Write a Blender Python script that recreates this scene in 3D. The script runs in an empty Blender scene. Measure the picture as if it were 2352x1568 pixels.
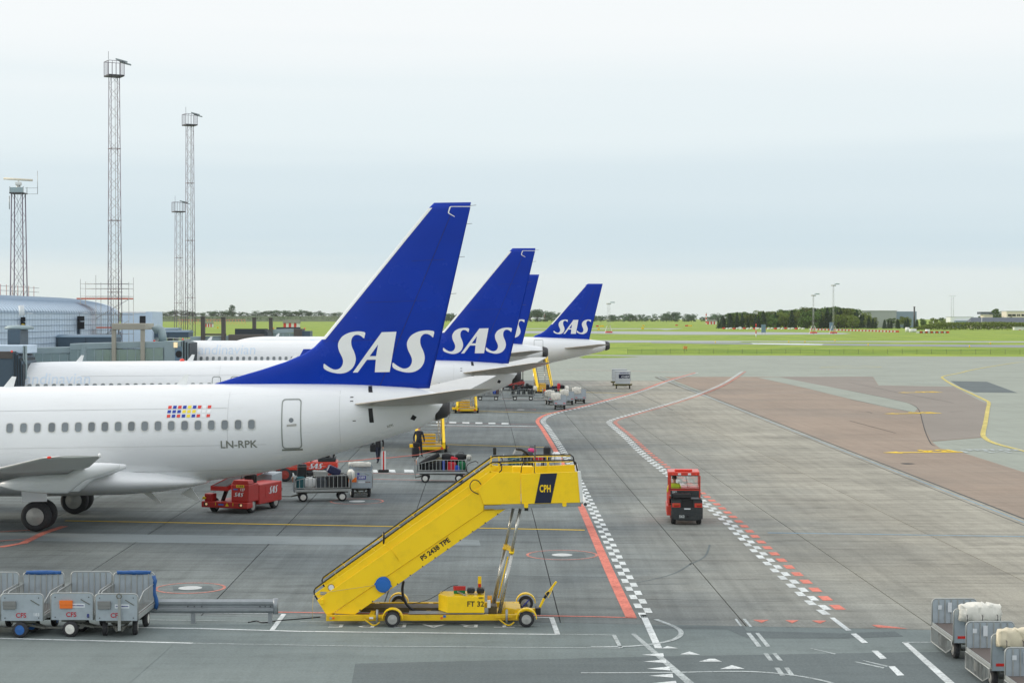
import bpy, bmesh, math, random
from mathutils import Vector, Matrix
random.seed(7)
R = math.radians
sc = bpy.context.scene
COL = sc.collection
# ------------------------------------------------------------------ camera
F, CX, CY, Y0, H = 4000.0, 1176.0, 784.0, 730.0, 7.97   # pixel units of a 2352 x 1568 picture
PITCH = math.atan((CY - Y0) / F)
cam = bpy.data.cameras.new('camera'); cam.sensor_width = 36.0; cam.lens = 36.0 * F / 2352.0
cam.clip_start = 0.5; cam.clip_end = 20000
camo = bpy.data.objects.new('camera', cam); COL.objects.link(camo)
camo.location = (0, 0, H); camo.rotation_euler = (R(90) - PITCH, 0, 0)
sc.camera = camo
# ------------------------------------------------------------------ world, sun, exposure
SUN_EL, SUN_AZ = R(20), R(-80)      # azimuth from +Y towards +X: low sun from the left
w = bpy.data.worlds.new('World'); sc.world = w; w.use_nodes = True
nt = w.node_tree; nt.nodes.clear(); N = nt.nodes.new; L = nt.links.new
sky = N('ShaderNodeTexSky'); sky.sky_type = 'NISHITA'; sky.sun_disc = False
sky.sun_elevation = SUN_EL; sky.sun_rotation = SUN_AZ; sky.air_density = 1.0; sky.dust_density = 2.0
tc = N('ShaderNodeTexCoord'); sep = N('ShaderNodeSeparateXYZ'); L(tc.outputs['Generated'], sep.inputs[0])
mp = N('ShaderNodeMapping'); mp.inputs['Scale'].default_value = (1.6, 1.6, 38); L(tc.outputs['Generated'], mp.inputs[0])
nz = N('ShaderNodeTexNoise'); nz.inputs['Scale'].default_value = 1.5; nz.inputs['Detail'].default_value = 5; nz.inputs['Roughness'].default_value = .45
L(mp.outputs[0], nz.inputs['Vector'])
ma = N('ShaderNodeMath'); ma.operation = 'MULTIPLY_ADD'; L(nz.outputs['Fac'], ma.inputs[0]); ma.inputs[1].default_value = .036
L(sep.outputs['Z'], ma.inputs[2])
mb_ = N('ShaderNodeMath'); mb_.operation = 'SUBTRACT'; L(ma.outputs[0], mb_.inputs[0]); mb_.inputs[1].default_value = .018
mr = N('ShaderNodeMapRange'); L(mb_.outputs[0], mr.inputs['Value']); mr.inputs['From Max'].default_value = .5
cr = N('ShaderNodeValToRGB'); e = cr.color_ramp.elements; cr.color_ramp.interpolation = 'EASE'
e[0].position = 0.0; e[0].color = (.74, .80, .79, 1)
e[1].position = 1.0; e[1].color = (1.12, 1.15, 1.18, 1)
for p, c in ((.045, (.75, .82, .83, 1)), (.085, (.635, .755, .82, 1)), (.14, (.69, .795, .85, 1)), (.22, (.80, .88, .91, 1)), (.34, (.92, .95, .96, 1)), (.55, (1.0, 1.02, 1.03, 1))):
    x = e.new(p); x.color = c
L(mr.outputs[0], cr.inputs[0])
sca = N('ShaderNodeVectorMath'); sca.operation = 'SCALE'; L(cr.outputs[0], sca.inputs[0]); sca.inputs['Scale'].default_value = 10.6
mx = N('ShaderNodeMix'); mx.data_type = 'RGBA'; mx.inputs['Factor'].default_value = .93
L(sky.outputs[0], mx.inputs['A']); L(sca.outputs[0], mx.inputs['B'])
bg = N('ShaderNodeBackground'); bg.inputs['Strength'].default_value = .1; L(mx.outputs['Result'], bg.inputs['Color'])
wo = N('ShaderNodeOutputWorld'); L(bg.outputs[0], wo.inputs['Surface'])
sun = bpy.data.lights.new('sun', 'SUN'); sun.energy = 1.9; sun.angle = R(10); sun.color = (1, .9, .76)
suno = bpy.data.objects.new('sun', sun); COL.objects.link(suno)
d = Vector((math.sin(SUN_AZ) * math.cos(SUN_EL), math.cos(SUN_AZ) * math.cos(SUN_EL), math.sin(SUN_EL)))
suno.rotation_euler = (-d).to_track_quat('-Z', 'Y').to_euler(); suno.location = (-30, 20, 60)
vs = sc.view_settings; vs.view_transform = 'Standard'; vs.look = 'None'; vs.gamma = 1; vs.exposure = 0.0; vs.use_curve_mapping = False
sc.cycles.use_denoising = True
sc.cycles.max_bounces = 6; sc.cycles.transparent_max_bounces = 8; sc.cycles.glossy_bounces = 3; sc.cycles.transmission_bounces = 4
sc.cycles.volume_bounces = 1
try: sc.cycles.volume_step_rate = 5
except Exception: pass
# ------------------------------------------------------------------ projection helpers (pixel of the photograph <-> place)
def ray(u, v):
    c, s = math.cos(PITCH), math.sin(PITCH)
    a, b = u - CX, CY - v
    return Vector((a, b * s + F * c, b * c - F * s))
def G(u, v, z=0.0):
    r = ray(u, v); t = (z - H) / r.z
    return Vector((r.x * t, r.y * t, z))
def W(u, v, D):
    r = ray(u, v); t = D / r.y
    return Vector((r.x * t, D, H + r.z * t))
def DEP(v, z=0.0): return G(CX, v, z).y
# ------------------------------------------------------------------ mesh helpers
class MB:
    def __init__(s): s.v = []; s.f = []; s.sm = []; s.mi = []; s.m = 0
    def add(s, vs, fs, smooth=False, M=None):
        o = len(s.v)
        for p in vs:
            p = Vector(p)
            s.v.append(M @ p if M else p)
        for f in fs: s.f.append([i + o for i in f]); s.sm.append(smooth); s.mi.append(s.m)
        return s
    def box(s, x0, x1, y0, y1, z0, z1, M=None):
        v = [(x, y, z) for x in (x0, x1) for y in (y0, y1) for z in (z0, z1)]
        return s.add(v, [(0, 1, 3, 2), (4, 6, 7, 5), (0, 4, 5, 1), (2, 3, 7, 6), (0, 2, 6, 4), (1, 5, 7, 3)], M=M)
    def cbox(s, c, sz, M=None):
        return s.box(c[0] - sz[0] / 2, c[0] + sz[0] / 2, c[1] - sz[1] / 2, c[1] + sz[1] / 2, c[2] - sz[2] / 2, c[2] + sz[2] / 2, M)
    def bar(s, a, b, w_, h=None, up=(0, 0, 1)):
        a, b = Vector(a), Vector(b); d_ = b - a; l = d_.length
        if l < 1e-6: return s
        h = h or w_; x = d_ / l; u = Vector(up)
        if abs(x.dot(u)) > .98: u = Vector((0, 1, 0))
        y = u.cross(x).normalized(); z = x.cross(y)
        M = Matrix((( x.x, y.x, z.x, a.x), (x.y, y.y, z.y, a.y), (x.z, y.z, z.z, a.z), (0, 0, 0, 1)))
        return s.box(0, l, -w_ / 2, w_ / 2, -h / 2, h / 2, M)
    def cyl(s, a, b, r, r2=None, n=12, caps=True, smooth=True):
        r2 = r if r2 is None else r2
        a, b = Vector(a), Vector(b); x = (b - a).normalized()
        u = Vector((0, 0, 1)) if abs(x.z) < .9 else Vector((0, 1, 0))
        y = u.cross(x).normalized(); z = x.cross(y)
        vs = []
        for p, q in ((a, r), (b, r2)):
            for i in range(n):
                t = 2 * math.pi * i / n; vs.append(p + (y * math.cos(t) + z * math.sin(t)) * q)
        s.add(vs, [(i, (i + 1) % n, n + (i + 1) % n, n + i) for i in range(n)], smooth)
        if caps:
            o = len(s.v) - 2 * n
            s.f.append([o + i for i in range(n)][::-1]); s.sm.append(False); s.mi.append(s.m)
            s.f.append([o + n + i for i in range(n)]); s.sm.append(False); s.mi.append(s.m)
        return s
    def tube(s, pts, r, n=6, closed=False):
        P = [Vector(p) for p in pts]; m = len(P); rings = []
        prev = None
        for i, p in enumerate(P):
            a = P[i - 1] if (i or closed) else p; b = P[(i + 1) % m] if (i < m - 1 or closed) else p
            t = (b - a).normalized()
            if prev is None:
                u = Vector((0, 0, 1)) if abs(t.z) < .9 else Vector((1, 0, 0)); y = u.cross(t).normalized()
            else:
                y = prev - t * prev.dot(t); y.normalize()
            prev = y; z = t.cross(y)
            rings.append([p + (y * math.cos(2 * math.pi * k / n) + z * math.sin(2 * math.pi * k / n)) * r for k in range(n)])
        if closed: rings.append(rings[0])
        return s.loft(rings, cap=not closed)
    def loft(s, rings, cap=True, smooth=True):
        n = len(rings[0]); o = len(s.v)
        for r_ in rings: s.v.extend(Vector(p) for p in r_)
        for k in range(len(rings) - 1):
            for i in range(n):
                j = (i + 1) % n
                s.f.append([o + k * n + i, o + k * n + j, o + (k + 1) * n + j, o + (k + 1) * n + i]); s.sm.append(smooth); s.mi.append(s.m)
        if cap:
            s.f.append([o + i for i in range(n)][::-1]); s.f.append([o + (len(rings) - 1) * n + i for i in range(n)])
            s.sm += [False, False]; s.mi += [s.m, s.m]
        return s
    def prism(s, poly, y0, y1):              # poly in (x,z) extruded along y
        n = len(poly); a = sum(poly[i][0] * poly[(i + 1) % n][1] - poly[(i + 1) % n][0] * poly[i][1] for i in range(n))
        if a < 0: poly = poly[::-1]
        v = [(p[0], y0, p[1]) for p in poly] + [(p[0], y1, p[1]) for p in poly]
        f = [list(range(n)), list(range(2 * n - 1, n - 1, -1))] + [[(i + 1) % n, i, n + i, n + (i + 1) % n] for i in range(n)]
        return s.add(v, f)
    def slab(s, poly, z0, z1):               # poly in (x,y) extruded along z
        n = len(poly); a = sum(poly[i][0] * poly[(i + 1) % n][1] - poly[(i + 1) % n][0] * poly[i][1] for i in range(n))
        if a < 0: poly = poly[::-1]
        v = [(p[0], p[1], z0) for p in poly] + [(p[0], p[1], z1) for p in poly]
        f = [list(range(n))[::-1], list(range(n, 2 * n))] + [[i, (i + 1) % n, n + (i + 1) % n, n + i] for i in range(n)]
        return s.add(v, f)
    def sheet(s, pts): return s.add(pts, [list(range(len(pts)))])
    def lathe(s, prof, c, ax='y', n=20, smooth=True):   # prof: (axial, radius)
        rings = []
        for a, r_ in prof:
            ring = []
            for i in range(n):
                t = 2 * math.pi * i / n; p, q = r_ * math.cos(t), r_ * math.sin(t)
                ring.append(Vector(c) + Vector({'y': (p, a, q), 'x': (a, p, q), 'z': (p, q, a)}[ax]))
            rings.append(ring)
        return s.loft(rings, True, smooth)
    def ball(s, c, rx, ry=None, rz=None, nu=12, nv=8):
        ry = ry or rx; rz = rz or rx; rings = []
        for j in range(nv + 1):
            t = math.pi * j / nv - math.pi / 2; k = max(math.cos(t), .02)
            rings.append([(c[0] + rx * k * math.cos(2 * math.pi * i / nu), c[1] + ry * k * math.sin(2 * math.pi * i / nu), c[2] + rz * math.sin(t)) for i in range(nu)])
        return s.loft(rings)
    def xf(s, M): s.v = [M @ p for p in s.v]; return s
    def mesh(s, name, mats):
        me = bpy.data.meshes.new(name); me.from_pydata([tuple(p) for p in s.v], [], s.f)
        for m in (mats if isinstance(mats, (list, tuple)) else [mats]): me.materials.append(m)
        me.polygons.foreach_set('use_smooth', s.sm); me.polygons.foreach_set('material_index', s.mi)
        me.update(); return me
    def build(s, name, mat, parent=None, bevel=0, loc=None, rz=None, fix=False):
        me = s.mesh(name, mat)
        if fix:
            b = bmesh.new(); b.from_mesh(me); bmesh.ops.recalc_face_normals(b, faces=b.faces); b.to_mesh(me); b.free()
        return put(name, me, parent, bevel, loc, rz)
def put(name, me, parent=None, bevel=0, loc=None, rz=None):
    o = bpy.data.objects.new(name, me); COL.objects.link(o)
    if parent: o.parent = parent
    if loc: o.location = loc
    if rz: o.rotation_euler = (0, 0, rz)
    if bevel:
        m = o.modifiers.new('b', 'BEVEL'); m.width = bevel; m.segments = 2; m.limit_method = 'ANGLE'; m.angle_limit = R(50)
    return o
def tag(o, label=None, cat=None, group=None, kind=None):
    if label: o['label'] = label
    if cat: o['category'] = cat
    if group: o['group'] = group
    if kind: o['kind'] = kind
    return o
def thing(name, label, cat, loc=(0, 0, 0), rz=0, group=None):
    o = bpy.data.objects.new(name, None); COL.objects.link(o); o.location = loc; o.rotation_euler = (0, 0, rz); o.empty_display_size = .2
    return tag(o, label, cat, group)
def copy_tree(o, parent=None):
    c = o.copy(); COL.objects.link(c); c.parent = parent
    for ch in list(o.children): copy_tree(ch, c)
    return c
BENCH = bpy.data.scenes.new('bench')
def evaluate(o):
    BENCH.collection.objects.link(o); vl = BENCH.view_layers[0]; vl.update()
    return bpy.data.meshes.new_from_object(o.evaluated_get(vl.depsgraph))
def text_mesh(s, size=1.0, shear=0, extrude=0, align='CENTER', bold=0, space=1.0):
    cu = bpy.data.curves.new('t', 'FONT'); cu.body = s; cu.size = size; cu.shear = shear; cu.extrude = extrude; cu.align_x = align; cu.align_y = 'CENTER'
    cu.offset = bold; cu.space_character = space; cu.resolution_u = 4
    o = bpy.data.objects.new('t', cu); me = evaluate(o)
    bpy.data.objects.remove(o); bpy.data.curves.remove(cu)
    return me
def outline_mesh(polys, cyc=True, smooth=False):
    cu = bpy.data.curves.new('t', 'CURVE'); cu.dimensions = '2D'; cu.fill_mode = 'BOTH'
    for P in polys:
        s_ = cu.splines.new('POLY'); s_.points.add(len(P) - 1); s_.use_cyclic_u = True
        for k, p in enumerate(P): s_.points[k].co = (p[0], p[1], 0, 1)
    o = bpy.data.objects.new('t', cu); me = evaluate(o)
    bpy.data.objects.remove(o); bpy.data.curves.remove(cu)
    return me
def smooth_poly(P, k=4):                    # closed Catmull-Rom
    n = len(P); out = []
    for i in range(n):
        p0, p1, p2, p3 = (Vector(P[(i + j - 1) % n]).to_2d() for j in range(4))
        for t in range(k):
            x = t / k
            out.append(.5 * ((2 * p1) + (p2 - p0) * x + (2 * p0 - 5 * p1 + 4 * p2 - p3) * x * x + (3 * p1 - p0 - 3 * p2 + p3) * x ** 3))
    return [tuple(q) for q in out]
def smooth_open(P, k=4):
    P = [Vector(p) for p in P]; out = []
    for i in range(len(P) - 1):
        p0 = P[max(i - 1, 0)]; p1 = P[i]; p2 = P[i + 1]; p3 = P[min(i + 2, len(P) - 1)]
        for t in range(k):
            x = t / k
            out.append(.5 * ((2 * p1) + (p2 - p0) * x + (2 * p0 - 5 * p1 + 4 * p2 - p3) * x * x + (3 * p1 - p0 - 3 * p2 + p3) * x ** 3))
    return out + [P[-1]]
def drape(me, fn, step=.12):
    """cut a flat mesh (x,y) on a grid and move each vertex to fn(x,y)"""
    b = bmesh.new(); b.from_mesh(me)
    xs = [v.co.x for v in b.verts]; ys = [v.co.y for v in b.verts]
    for ax, lo, hi in (((1, 0, 0), min(xs), max(xs)), ((0, 1, 0), min(ys), max(ys))):
        k = lo + step
        while k < hi:
            bmesh.ops.bisect_plane(b, geom=b.verts[:] + b.edges[:] + b.faces[:], plane_co=Vector(ax) * k, plane_no=ax); k += step
    for v in b.verts: v.co = fn(v.co.x, v.co.y)
    b.to_mesh(me); b.free(); return me
def letter(me, mat, parent, M=None, name='lettering', loc=None):
    me.materials.clear(); me.materials.append(mat)
    if M: me.transform(M)
    return put(name, me, parent)
FRONT = Matrix(((1, 0, 0, 0), (0, 0, -1, 0), (0, 1, 0, 0), (0, 0, 0, 1)))      # text facing -Y
def at(M, x, y, z): return Matrix.Translation((x, y, z)) @ M
# ------------------------------------------------------------------ materials
MATS = {}
def S(c):    # sRGB 0-255 -> linear
    return tuple(((x / 255) / 12.92 if x / 255 <= .04045 else ((x / 255 + .055) / 1.055) ** 2.4) for x in c) + (1,)
def mat(name, col, rough=.5, metal=0.0, var=.08, scale=3.0, bump=0, bscale=40, coat=0, spec=.5, dirt=0, dcol=(.12, .11, .1), trans=0, emit=0, stretch=(1, 1, 1), rnd=0, alpha=1, coord='Object'):
    if name in MATS: return MATS[name]
    m = bpy.data.materials.new(name); m.use_nodes = True; nt = m.node_tree; N = nt.nodes.new; L = nt.links.new
    p = nt.nodes['Principled BSDF']; col = tuple(col)[:3] + (1,)
    p.inputs['Base Color'].default_value = col; p.inputs['Roughness'].default_value = rough; p.inputs['Metallic'].default_value = metal
    p.inputs['Specular IOR Level'].default_value = spec
    if coat: p.inputs['Coat Weight'].default_value = coat; p.inputs['Coat Roughness'].default_value = .08
    if trans: p.inputs['Transmission Weight'].default_value = trans
    if alpha < 1: p.inputs['Alpha'].default_value = alpha
    if emit: p.inputs['Emission Color'].default_value = col; p.inputs['Emission Strength'].default_value = emit
    tc = N('ShaderNodeTexCoord'); mp = N('ShaderNodeMapping'); mp.inputs['Scale'].default_value = stretch; L(tc.outputs[coord], mp.inputs[0])
    if var or dirt or rnd:
        n1 = N('ShaderNodeTexNoise'); n1.inputs['Scale'].default_value = scale; n1.inputs['Detail'].default_value = 6; n1.inputs['Roughness'].default_value = .6
        L(mp.outputs[0], n1.inputs['Vector'])
        mr = N('ShaderNodeMapRange'); L(n1.outputs['Fac'], mr.inputs['Value']); mr.inputs['From Min'].default_value = .25; mr.inputs['From Max'].default_value = .75
        mr.inputs['To Min'].default_value = 1 - var; mr.inputs['To Max'].default_value = 1 + var
        mul = N('ShaderNodeVectorMath'); mul.operation = 'SCALE'; mul.inputs[0].default_value = col[:3]; L(mr.outputs[0], mul.inputs['Scale'])
        out = mul.outputs[0]
        if rnd:
            oi = N('ShaderNodeObjectInfo'); r2 = N('ShaderNodeMapRange'); L(oi.outputs['Random'], r2.inputs['Value']); r2.inputs['To Min'].default_value = 1 - rnd; r2.inputs['To Max'].default_value = 1 + rnd
            m2 = N('ShaderNodeVectorMath'); m2.operation = 'SCALE'; L(out, m2.inputs[0]); L(r2.outputs[0], m2.inputs['Scale']); out = m2.outputs[0]
        if dirt:
            n2 = N('ShaderNodeTexNoise'); n2.inputs['Scale'].default_value = scale * 2.3; n2.inputs['Detail'].default_value = 9; n2.inputs['Roughness'].default_value = .7
            L(mp.outputs[0], n2.inputs['Vector'])
            r3 = N('ShaderNodeMapRange'); L(n2.outputs['Fac'], r3.inputs['Value']); r3.inputs['From Min'].default_value = .5; r3.inputs['From Max'].default_value = .75; r3.inputs['To Max'].default_value = dirt
            mm = N('ShaderNodeMix'); mm.data_type = 'RGBA'; L(r3.outputs[0], mm.inputs['Factor']); L(out, mm.inputs['A']); mm.inputs['B'].default_value = tuple(dcol) + (1,)
            out = mm.outputs['Result']
        L(out, p.inputs['Base Color'])
        r4 = N('ShaderNodeMapRange'); L(n1.outputs['Fac'], r4.inputs['Value']); r4.inputs['To Min'].default_value = max(rough - .12, .02); r4.inputs['To Max'].default_value = min(rough + .12, 1); L(r4.outputs[0], p.inputs['Roughness'])
    if bump:
        n3 = N('ShaderNodeTexNoise'); n3.inputs['Scale'].default_value = bscale; n3.inputs['Detail'].default_value = 4; L(mp.outputs[0], n3.inputs['Vector'])
        bp = N('ShaderNodeBump'); bp.inputs['Strength'].default_value = bump; bp.inputs['Distance'].default_value = .02; L(n3.outputs['Fac'], bp.inputs['Height']); L(bp.outputs[0], p.inputs['Normal'])
    MATS[name] = m; return m
def pave(name, col, fine=.22, large=.18, stain=.35, streak=0, rnd=0, worn=None, scol=None, ang=0.0, grad=None):
    """pavement: fine grain, broad blotches, stains, drag streaks; alpha for worn paint"""
    if name in MATS: return MATS[name]
    m = bpy.data.materials.new(name); m.use_nodes = True; nt = m.node_tree; N = nt.nodes.new; L = nt.links.new
    p = nt.nodes['Principled BSDF']; p.inputs['Roughness'].default_value = .85; p.inputs['Specular IOR Level'].default_value = .25
    g = N('ShaderNodeNewGeometry'); P = g.outputs['Position']
    def noise(sc_, det, rg, st=(1, 1, 1), rot=0):
        mp = N('ShaderNodeMapping'); mp.inputs['Scale'].default_value = st; mp.inputs['Rotation'].default_value = (0, 0, rot); L(P, mp.inputs[0])
        n = N('ShaderNodeTexNoise'); n.inputs['Scale'].default_value = sc_; n.inputs['Detail'].default_value = det; n.inputs['Roughness'].default_value = rg; L(mp.outputs[0], n.inputs['Vector']); return n.outputs['Fac']
    def rng(x, a, b, c, d_):
        r = N('ShaderNodeMapRange'); L(x, r.inputs['Value']); r.inputs['From Min'].default_value = a; r.inputs['From Max'].default_value = b; r.inputs['To Min'].default_value = c; r.inputs['To Max'].default_value = d_; return r.outputs[0]
    def mulf(a, b):
        k = N('ShaderNodeMath'); k.operation = 'MULTIPLY'; L(a, k.inputs[0]); L(b, k.inputs[1]); return k.outputs[0]
    f = rng(noise(14, 8, .75), .25, .75, 1 - fine, 1 + fine)
    f = mulf(f, rng(noise(.11, 5, .6), .3, .7, 1 - large, 1 + large))
    f = mulf(f, rng(noise(.55, 6, .65, (1, 1.8, 1)), .52, .74, 1, 1 - stain))
    if streak:
        f = mulf(f, rng(noise(1.0, 6, .7, (.09, 1.5, 1), ang), .35, .7, 1 + streak * .4, 1 - streak))
        f = mulf(f, rng(noise(1.0, 5, .7, (2.2, .07, 1), .05), .4, .7, 1 + streak * .3, 1 - streak * .6))
    if rnd:
        oi = N('ShaderNodeObjectInfo'); f = mulf(f, rng(oi.outputs['Random'], 0, 1, 1 - rnd, 1 + rnd))
    mul = N('ShaderNodeVectorMath'); mul.operation = 'SCALE'; mul.inputs[0].default_value = tuple(col)[:3]; L(f, mul.inputs['Scale']); out = mul.outputs[0]
    if scol:
        mm = N('ShaderNodeMix'); mm.data_type = 'RGBA'; L(rng(noise(.06, 4, .55), .42, .6, 0, 1), mm.inputs['Factor']); L(out, mm.inputs['A'])
        m2 = N('ShaderNodeVectorMath'); m2.operation = 'SCALE'; m2.inputs[0].default_value = tuple(scol)[:3]; L(f, m2.inputs['Scale']); L(m2.outputs[0], mm.inputs['B']); out = mm.outputs['Result']
    if grad:       # traffic grime fades across the stands towards the taxiway side
        sx = N('ShaderNodeSeparateXYZ'); L(P, sx.inputs[0]); nn = noise(.16, 5, .65)
        k = N('ShaderNodeMath'); k.operation = 'MULTIPLY_ADD'; L(nn, k.inputs[0]); k.inputs[1].default_value = 9; L(sx.outputs['X'], k.inputs[2])
        mm = N('ShaderNodeMix'); mm.data_type = 'RGBA'; L(rng(k.outputs[0], grad[0] + 4.5, grad[1] + 4.5, 0, 1), mm.inputs['Factor']); L(out, mm.inputs['A'])
        m3 = N('ShaderNodeVectorMath'); m3.operation = 'SCALE'; m3.inputs[0].default_value = tuple(grad[2])[:3]; L(f, m3.inputs['Scale']); L(m3.outputs[0], mm.inputs['B']); out = mm.outputs['Result']
    L(out, p.inputs['Base Color'])
    if worn is not None:
        L(mulf(rng(noise(9, 8, .8), .36, .5, 1 - worn, 1), rng(noise(.9, 4, .6), .3, .6, 1 - worn * .7, 1)), p.inputs['Alpha'])
    bp = N('ShaderNodeBump'); bp.inputs['Strength'].default_value = .35; bp.inputs['Distance'].default_value = .01; L(noise(30, 3, .6), bp.inputs['Height']); L(bp.outputs[0], p.inputs['Normal'])
    MATS[name] = m; return m
# ================================================================== GROUND
def zc(x0, y0, k):          # converter: enlarged-view pixel -> picture pixel
    return lambda p: (x0 + p[0] / k, y0 + p[1] / k)
Z8 = zc(1435.5, 1004.9, 2.566); Z7 = zc(0, 1263.3, 3.4133); Z6 = zc(689.1, 1004.9, 3.4133); Z8b = zc(1378.1, 832.6, 6.827); Z6b = zc(1952.3, 832.6, 5.885)
Z6c = zc(1062.3, 803.9, 6.827); Z5 = zc(402, 890, 3.4133); ZF = zc(1320.7, 602.9, 2.2806)
grass_m = pave('grass', S((144, 162, 54)), fine=.3, large=.2, stain=.3, streak=.2, scol=S((118, 144, 44)))
apron_m = pave('asphalt_far', S((150, 156, 146)), fine=.12, large=.08, stain=.14, streak=.1)
conc_m = pave('concrete', S((116, 123, 122)), fine=.34, large=.18, stain=.34, streak=.26, rnd=.06, scol=S((101, 109, 111)), ang=.1, grad=(2, 15, S((156, 153, 141))))
concw_m = conc_m
asph_m = pave('asphalt_near', S((119, 129, 128)), fine=.26, large=.1, stain=.2, streak=.12, scol=S((109, 120, 120)))
dark_m = pave('asphalt_dark', S((98, 107, 108)), fine=.3, large=.1, stain=.18, streak=.1)
red_m = pave('asphalt_red', S((150, 135, 121)), fine=.15, large=.1, stain=.12, streak=.14, scol=S((143, 131, 119)))
purp_m = pave('asphalt_violet', S((138, 131, 123)), fine=.14, large=.07, stain=.1, streak=.06)
seal_m = pave('joint_seal', S((70, 72, 72)), fine=.2, large=.1, stain=.2)
white_p = pave('paint_white', S((222, 228, 228)), fine=.06, large=.04, stain=.12, worn=.5)
whitew_p = pave('paint_white_worn', S((188, 196, 196)), fine=.08, large=.05, stain=.15, worn=.75)
red_p = pave('paint_red', S((222, 132, 116)), fine=.1, large=.06, stain=.2, worn=.4)
redw_p = pave('paint_red_worn', S((206, 136, 122)), fine=.1, large=.06, stain=.2, worn=.75)
yel_p = pave('paint_yellow', S((244, 206, 60)), fine=.06, large=.04, stain=.08, worn=.15)
yelw_p = pave('paint_yellow_worn', S((214, 198, 118)), fine=.06, large=.04, stain=.12, worn=.6)
blue_p = pave('paint_blue', S((136, 172, 196)), fine=.06, large=.04, stain=.12, worn=.5)

# grass plain to the horizon, rising gently far away
mb = MB(); rows = [-300, 15, 60, 150, 300, 450, 700, 1000, 1400, 1800, 2300, 2800, 3500, 4500, 6000]
cols = [-.9, -.5, -.3, -.15, 0, .15, .3, .5, .9]
def rise(y): t = min(max((y - 1300) / 1500, 0), 1); return 3.2 * t * t * (3 - 2 * t)
for y in rows:
    for c in cols: mb.v.append(Vector((c * (y + 400), y, -.12 + rise(y))))
n = len(cols)
for j in range(len(rows) - 1):
    for i in range(n - 1): mb.f.append([j * n + i, j * n + i + 1, (j + 1) * n + i + 1, (j + 1) * n + i]); mb.sm.append(True); mb.mi.append(0)
ground = tag(mb.build('ground', grass_m), kind='structure')
# asphalt apron under everything
apron = tag(MB().sheet([(-260, 12, -.05), (330, 12, -.05), (330, 352, -.05), (120, 358, -.05), (20, 378, -.05), (-260, 392, -.05)]).build('apron', apron_m), kind='structure')
def poly(name, pts, m, z, par=apron):
    P = [G(*p) for p in pts]
    a = sum(P[i].x * P[(i + 1) % len(P)].y - P[(i + 1) % len(P)].x * P[i].y for i in range(len(P)))
    if a < 0: P = P[::-1]
    return MB().sheet([(p.x, p.y, z) for p in P]).build(name, m, par)
poly('red_asphalt', [(1525, 864.5), (2005, 864), (2018, 884), (2190, 887), (2250, 918), (2266, 924), (2255, 1003), (2140, 1012), (2160, 1028), (2210, 1037), (2352, 1082), (2600, 1170), (2600, 1310), (2352, 1207), (1940, 1042), (1700, 949), (1606, 911), (1574, 904), (1614, 898)], red_m, -.04)
poly('asphalt_patch', [(1790, 864.5), (2004, 864.5), (2017, 884.5), (2189, 887.5), (2249, 918.5), (2265, 924), (2254, 1002), (2140, 1011), (2125, 985), (2115, 950), (2108, 936), (2085, 924), (2030, 912), (1955, 897), (1850, 877)], purp_m, -.035)
poly('asphalt_patch', [(1790, 865), (1850, 877), (1955, 897), (2030, 912), (2085, 924), (2108, 936), (2100, 946), (2040, 935), (1960, 917), (1850, 890), (1740, 866)], apron_m, -.031)
poly('asphalt_patch', [(2183, 874), (2267, 875.6), (2337, 901), (2238, 899.7), (2207, 888.7)], dark_m, -.04)
# concrete stands: single slabs near, one sheet beyond
U1 = Vector((1, -.11, 0)); U2 = Vector((-.0165, 1, 0)); O = Vector((1.27, 45.5, 0)); PX, PY, JW = 4.8, 4.1, .034
def slab_mesh(name, wx, m):
    q = [U1 * JW / 2 + U2 * JW / 2, U1 * (wx - JW / 2) + U2 * JW / 2, U1 * (wx - JW / 2) + U2 * (PY - JW / 2), U1 * JW / 2 + U2 * (PY - JW / 2)]
    return MB().slab([(p.x, p.y) for p in q], -.03, 0).mesh(name, m)
sm = slab_mesh('slab', PX, conc_m); sme = slab_mesh('slab_e', 3.9, concw_m); smw = slab_mesh('slab_w', PX, concw_m)
NR = 26
for j in range(NR):
    for i in range(-12, 4):
        p = O + U1 * (PX * i) + U2 * (PY * j)
        if p.x + 6 < -.294 * p.y - 2: continue
        if j < 4 and p.x > .294 * p.y + 3: continue
        if i == 3:
            q = [p + U1 * JW / 2 + U2 * JW / 2, Vector((19.6, p.y - .11 * (19.6 - p.x) + JW, 0)), Vector((19.6, p.y + PY - .11 * (19.6 - p.x) - JW / 2, 0)), p + U1 * JW / 2 + U2 * (PY - JW / 2)]
            MB().slab([(a.x - p.x, a.y - p.y) for a in q], -.03, 0).build('concrete_slab', conc_m, apron, loc=(p.x, p.y, 0)); continue
        put('concrete_slab', sm, apron, loc=(p.x, p.y, 0))
pe = O + U2 * (PY * NR)
a0 = pe + U1 * (-14 * PX); a1 = pe + U1 * PX; a2 = Vector((19.6, pe.y - .11 * (19.6 - pe.x), 0))
MB().sheet([(a0.x, a0.y, 0), (a1.x, a1.y, 0), (a1.x - 1.2, 223, 0), (-85, 232, 0)]).build('concrete_bay', conc_m, apron)
MB().sheet([(a1.x, a1.y, 0), (a2.x, a2.y, 0), (19.2, 221, 0), (a1.x - 1.2, 223, 0)]).build('concrete_bay', concw_m, apron)
for i in range(-6, 4):
    p = pe + U1 * (PX * i)
    MB().sheet([(p.x - .03, p.y, .003), (p.x + .03, p.y, .003), (p.x - 1.2 + .03, 221, .003), (p.x - 1.2 - .03, 221, .003)]).build('joint_strip', seal_m, apron)
MB().sheet([(-75, 44, -.028), (19.6, 42, -.028), (19.6, pe.y + 2, -.028), (-75, pe.y + 10, -.028)]).build('joint_bed', seal_m, apron)
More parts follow.
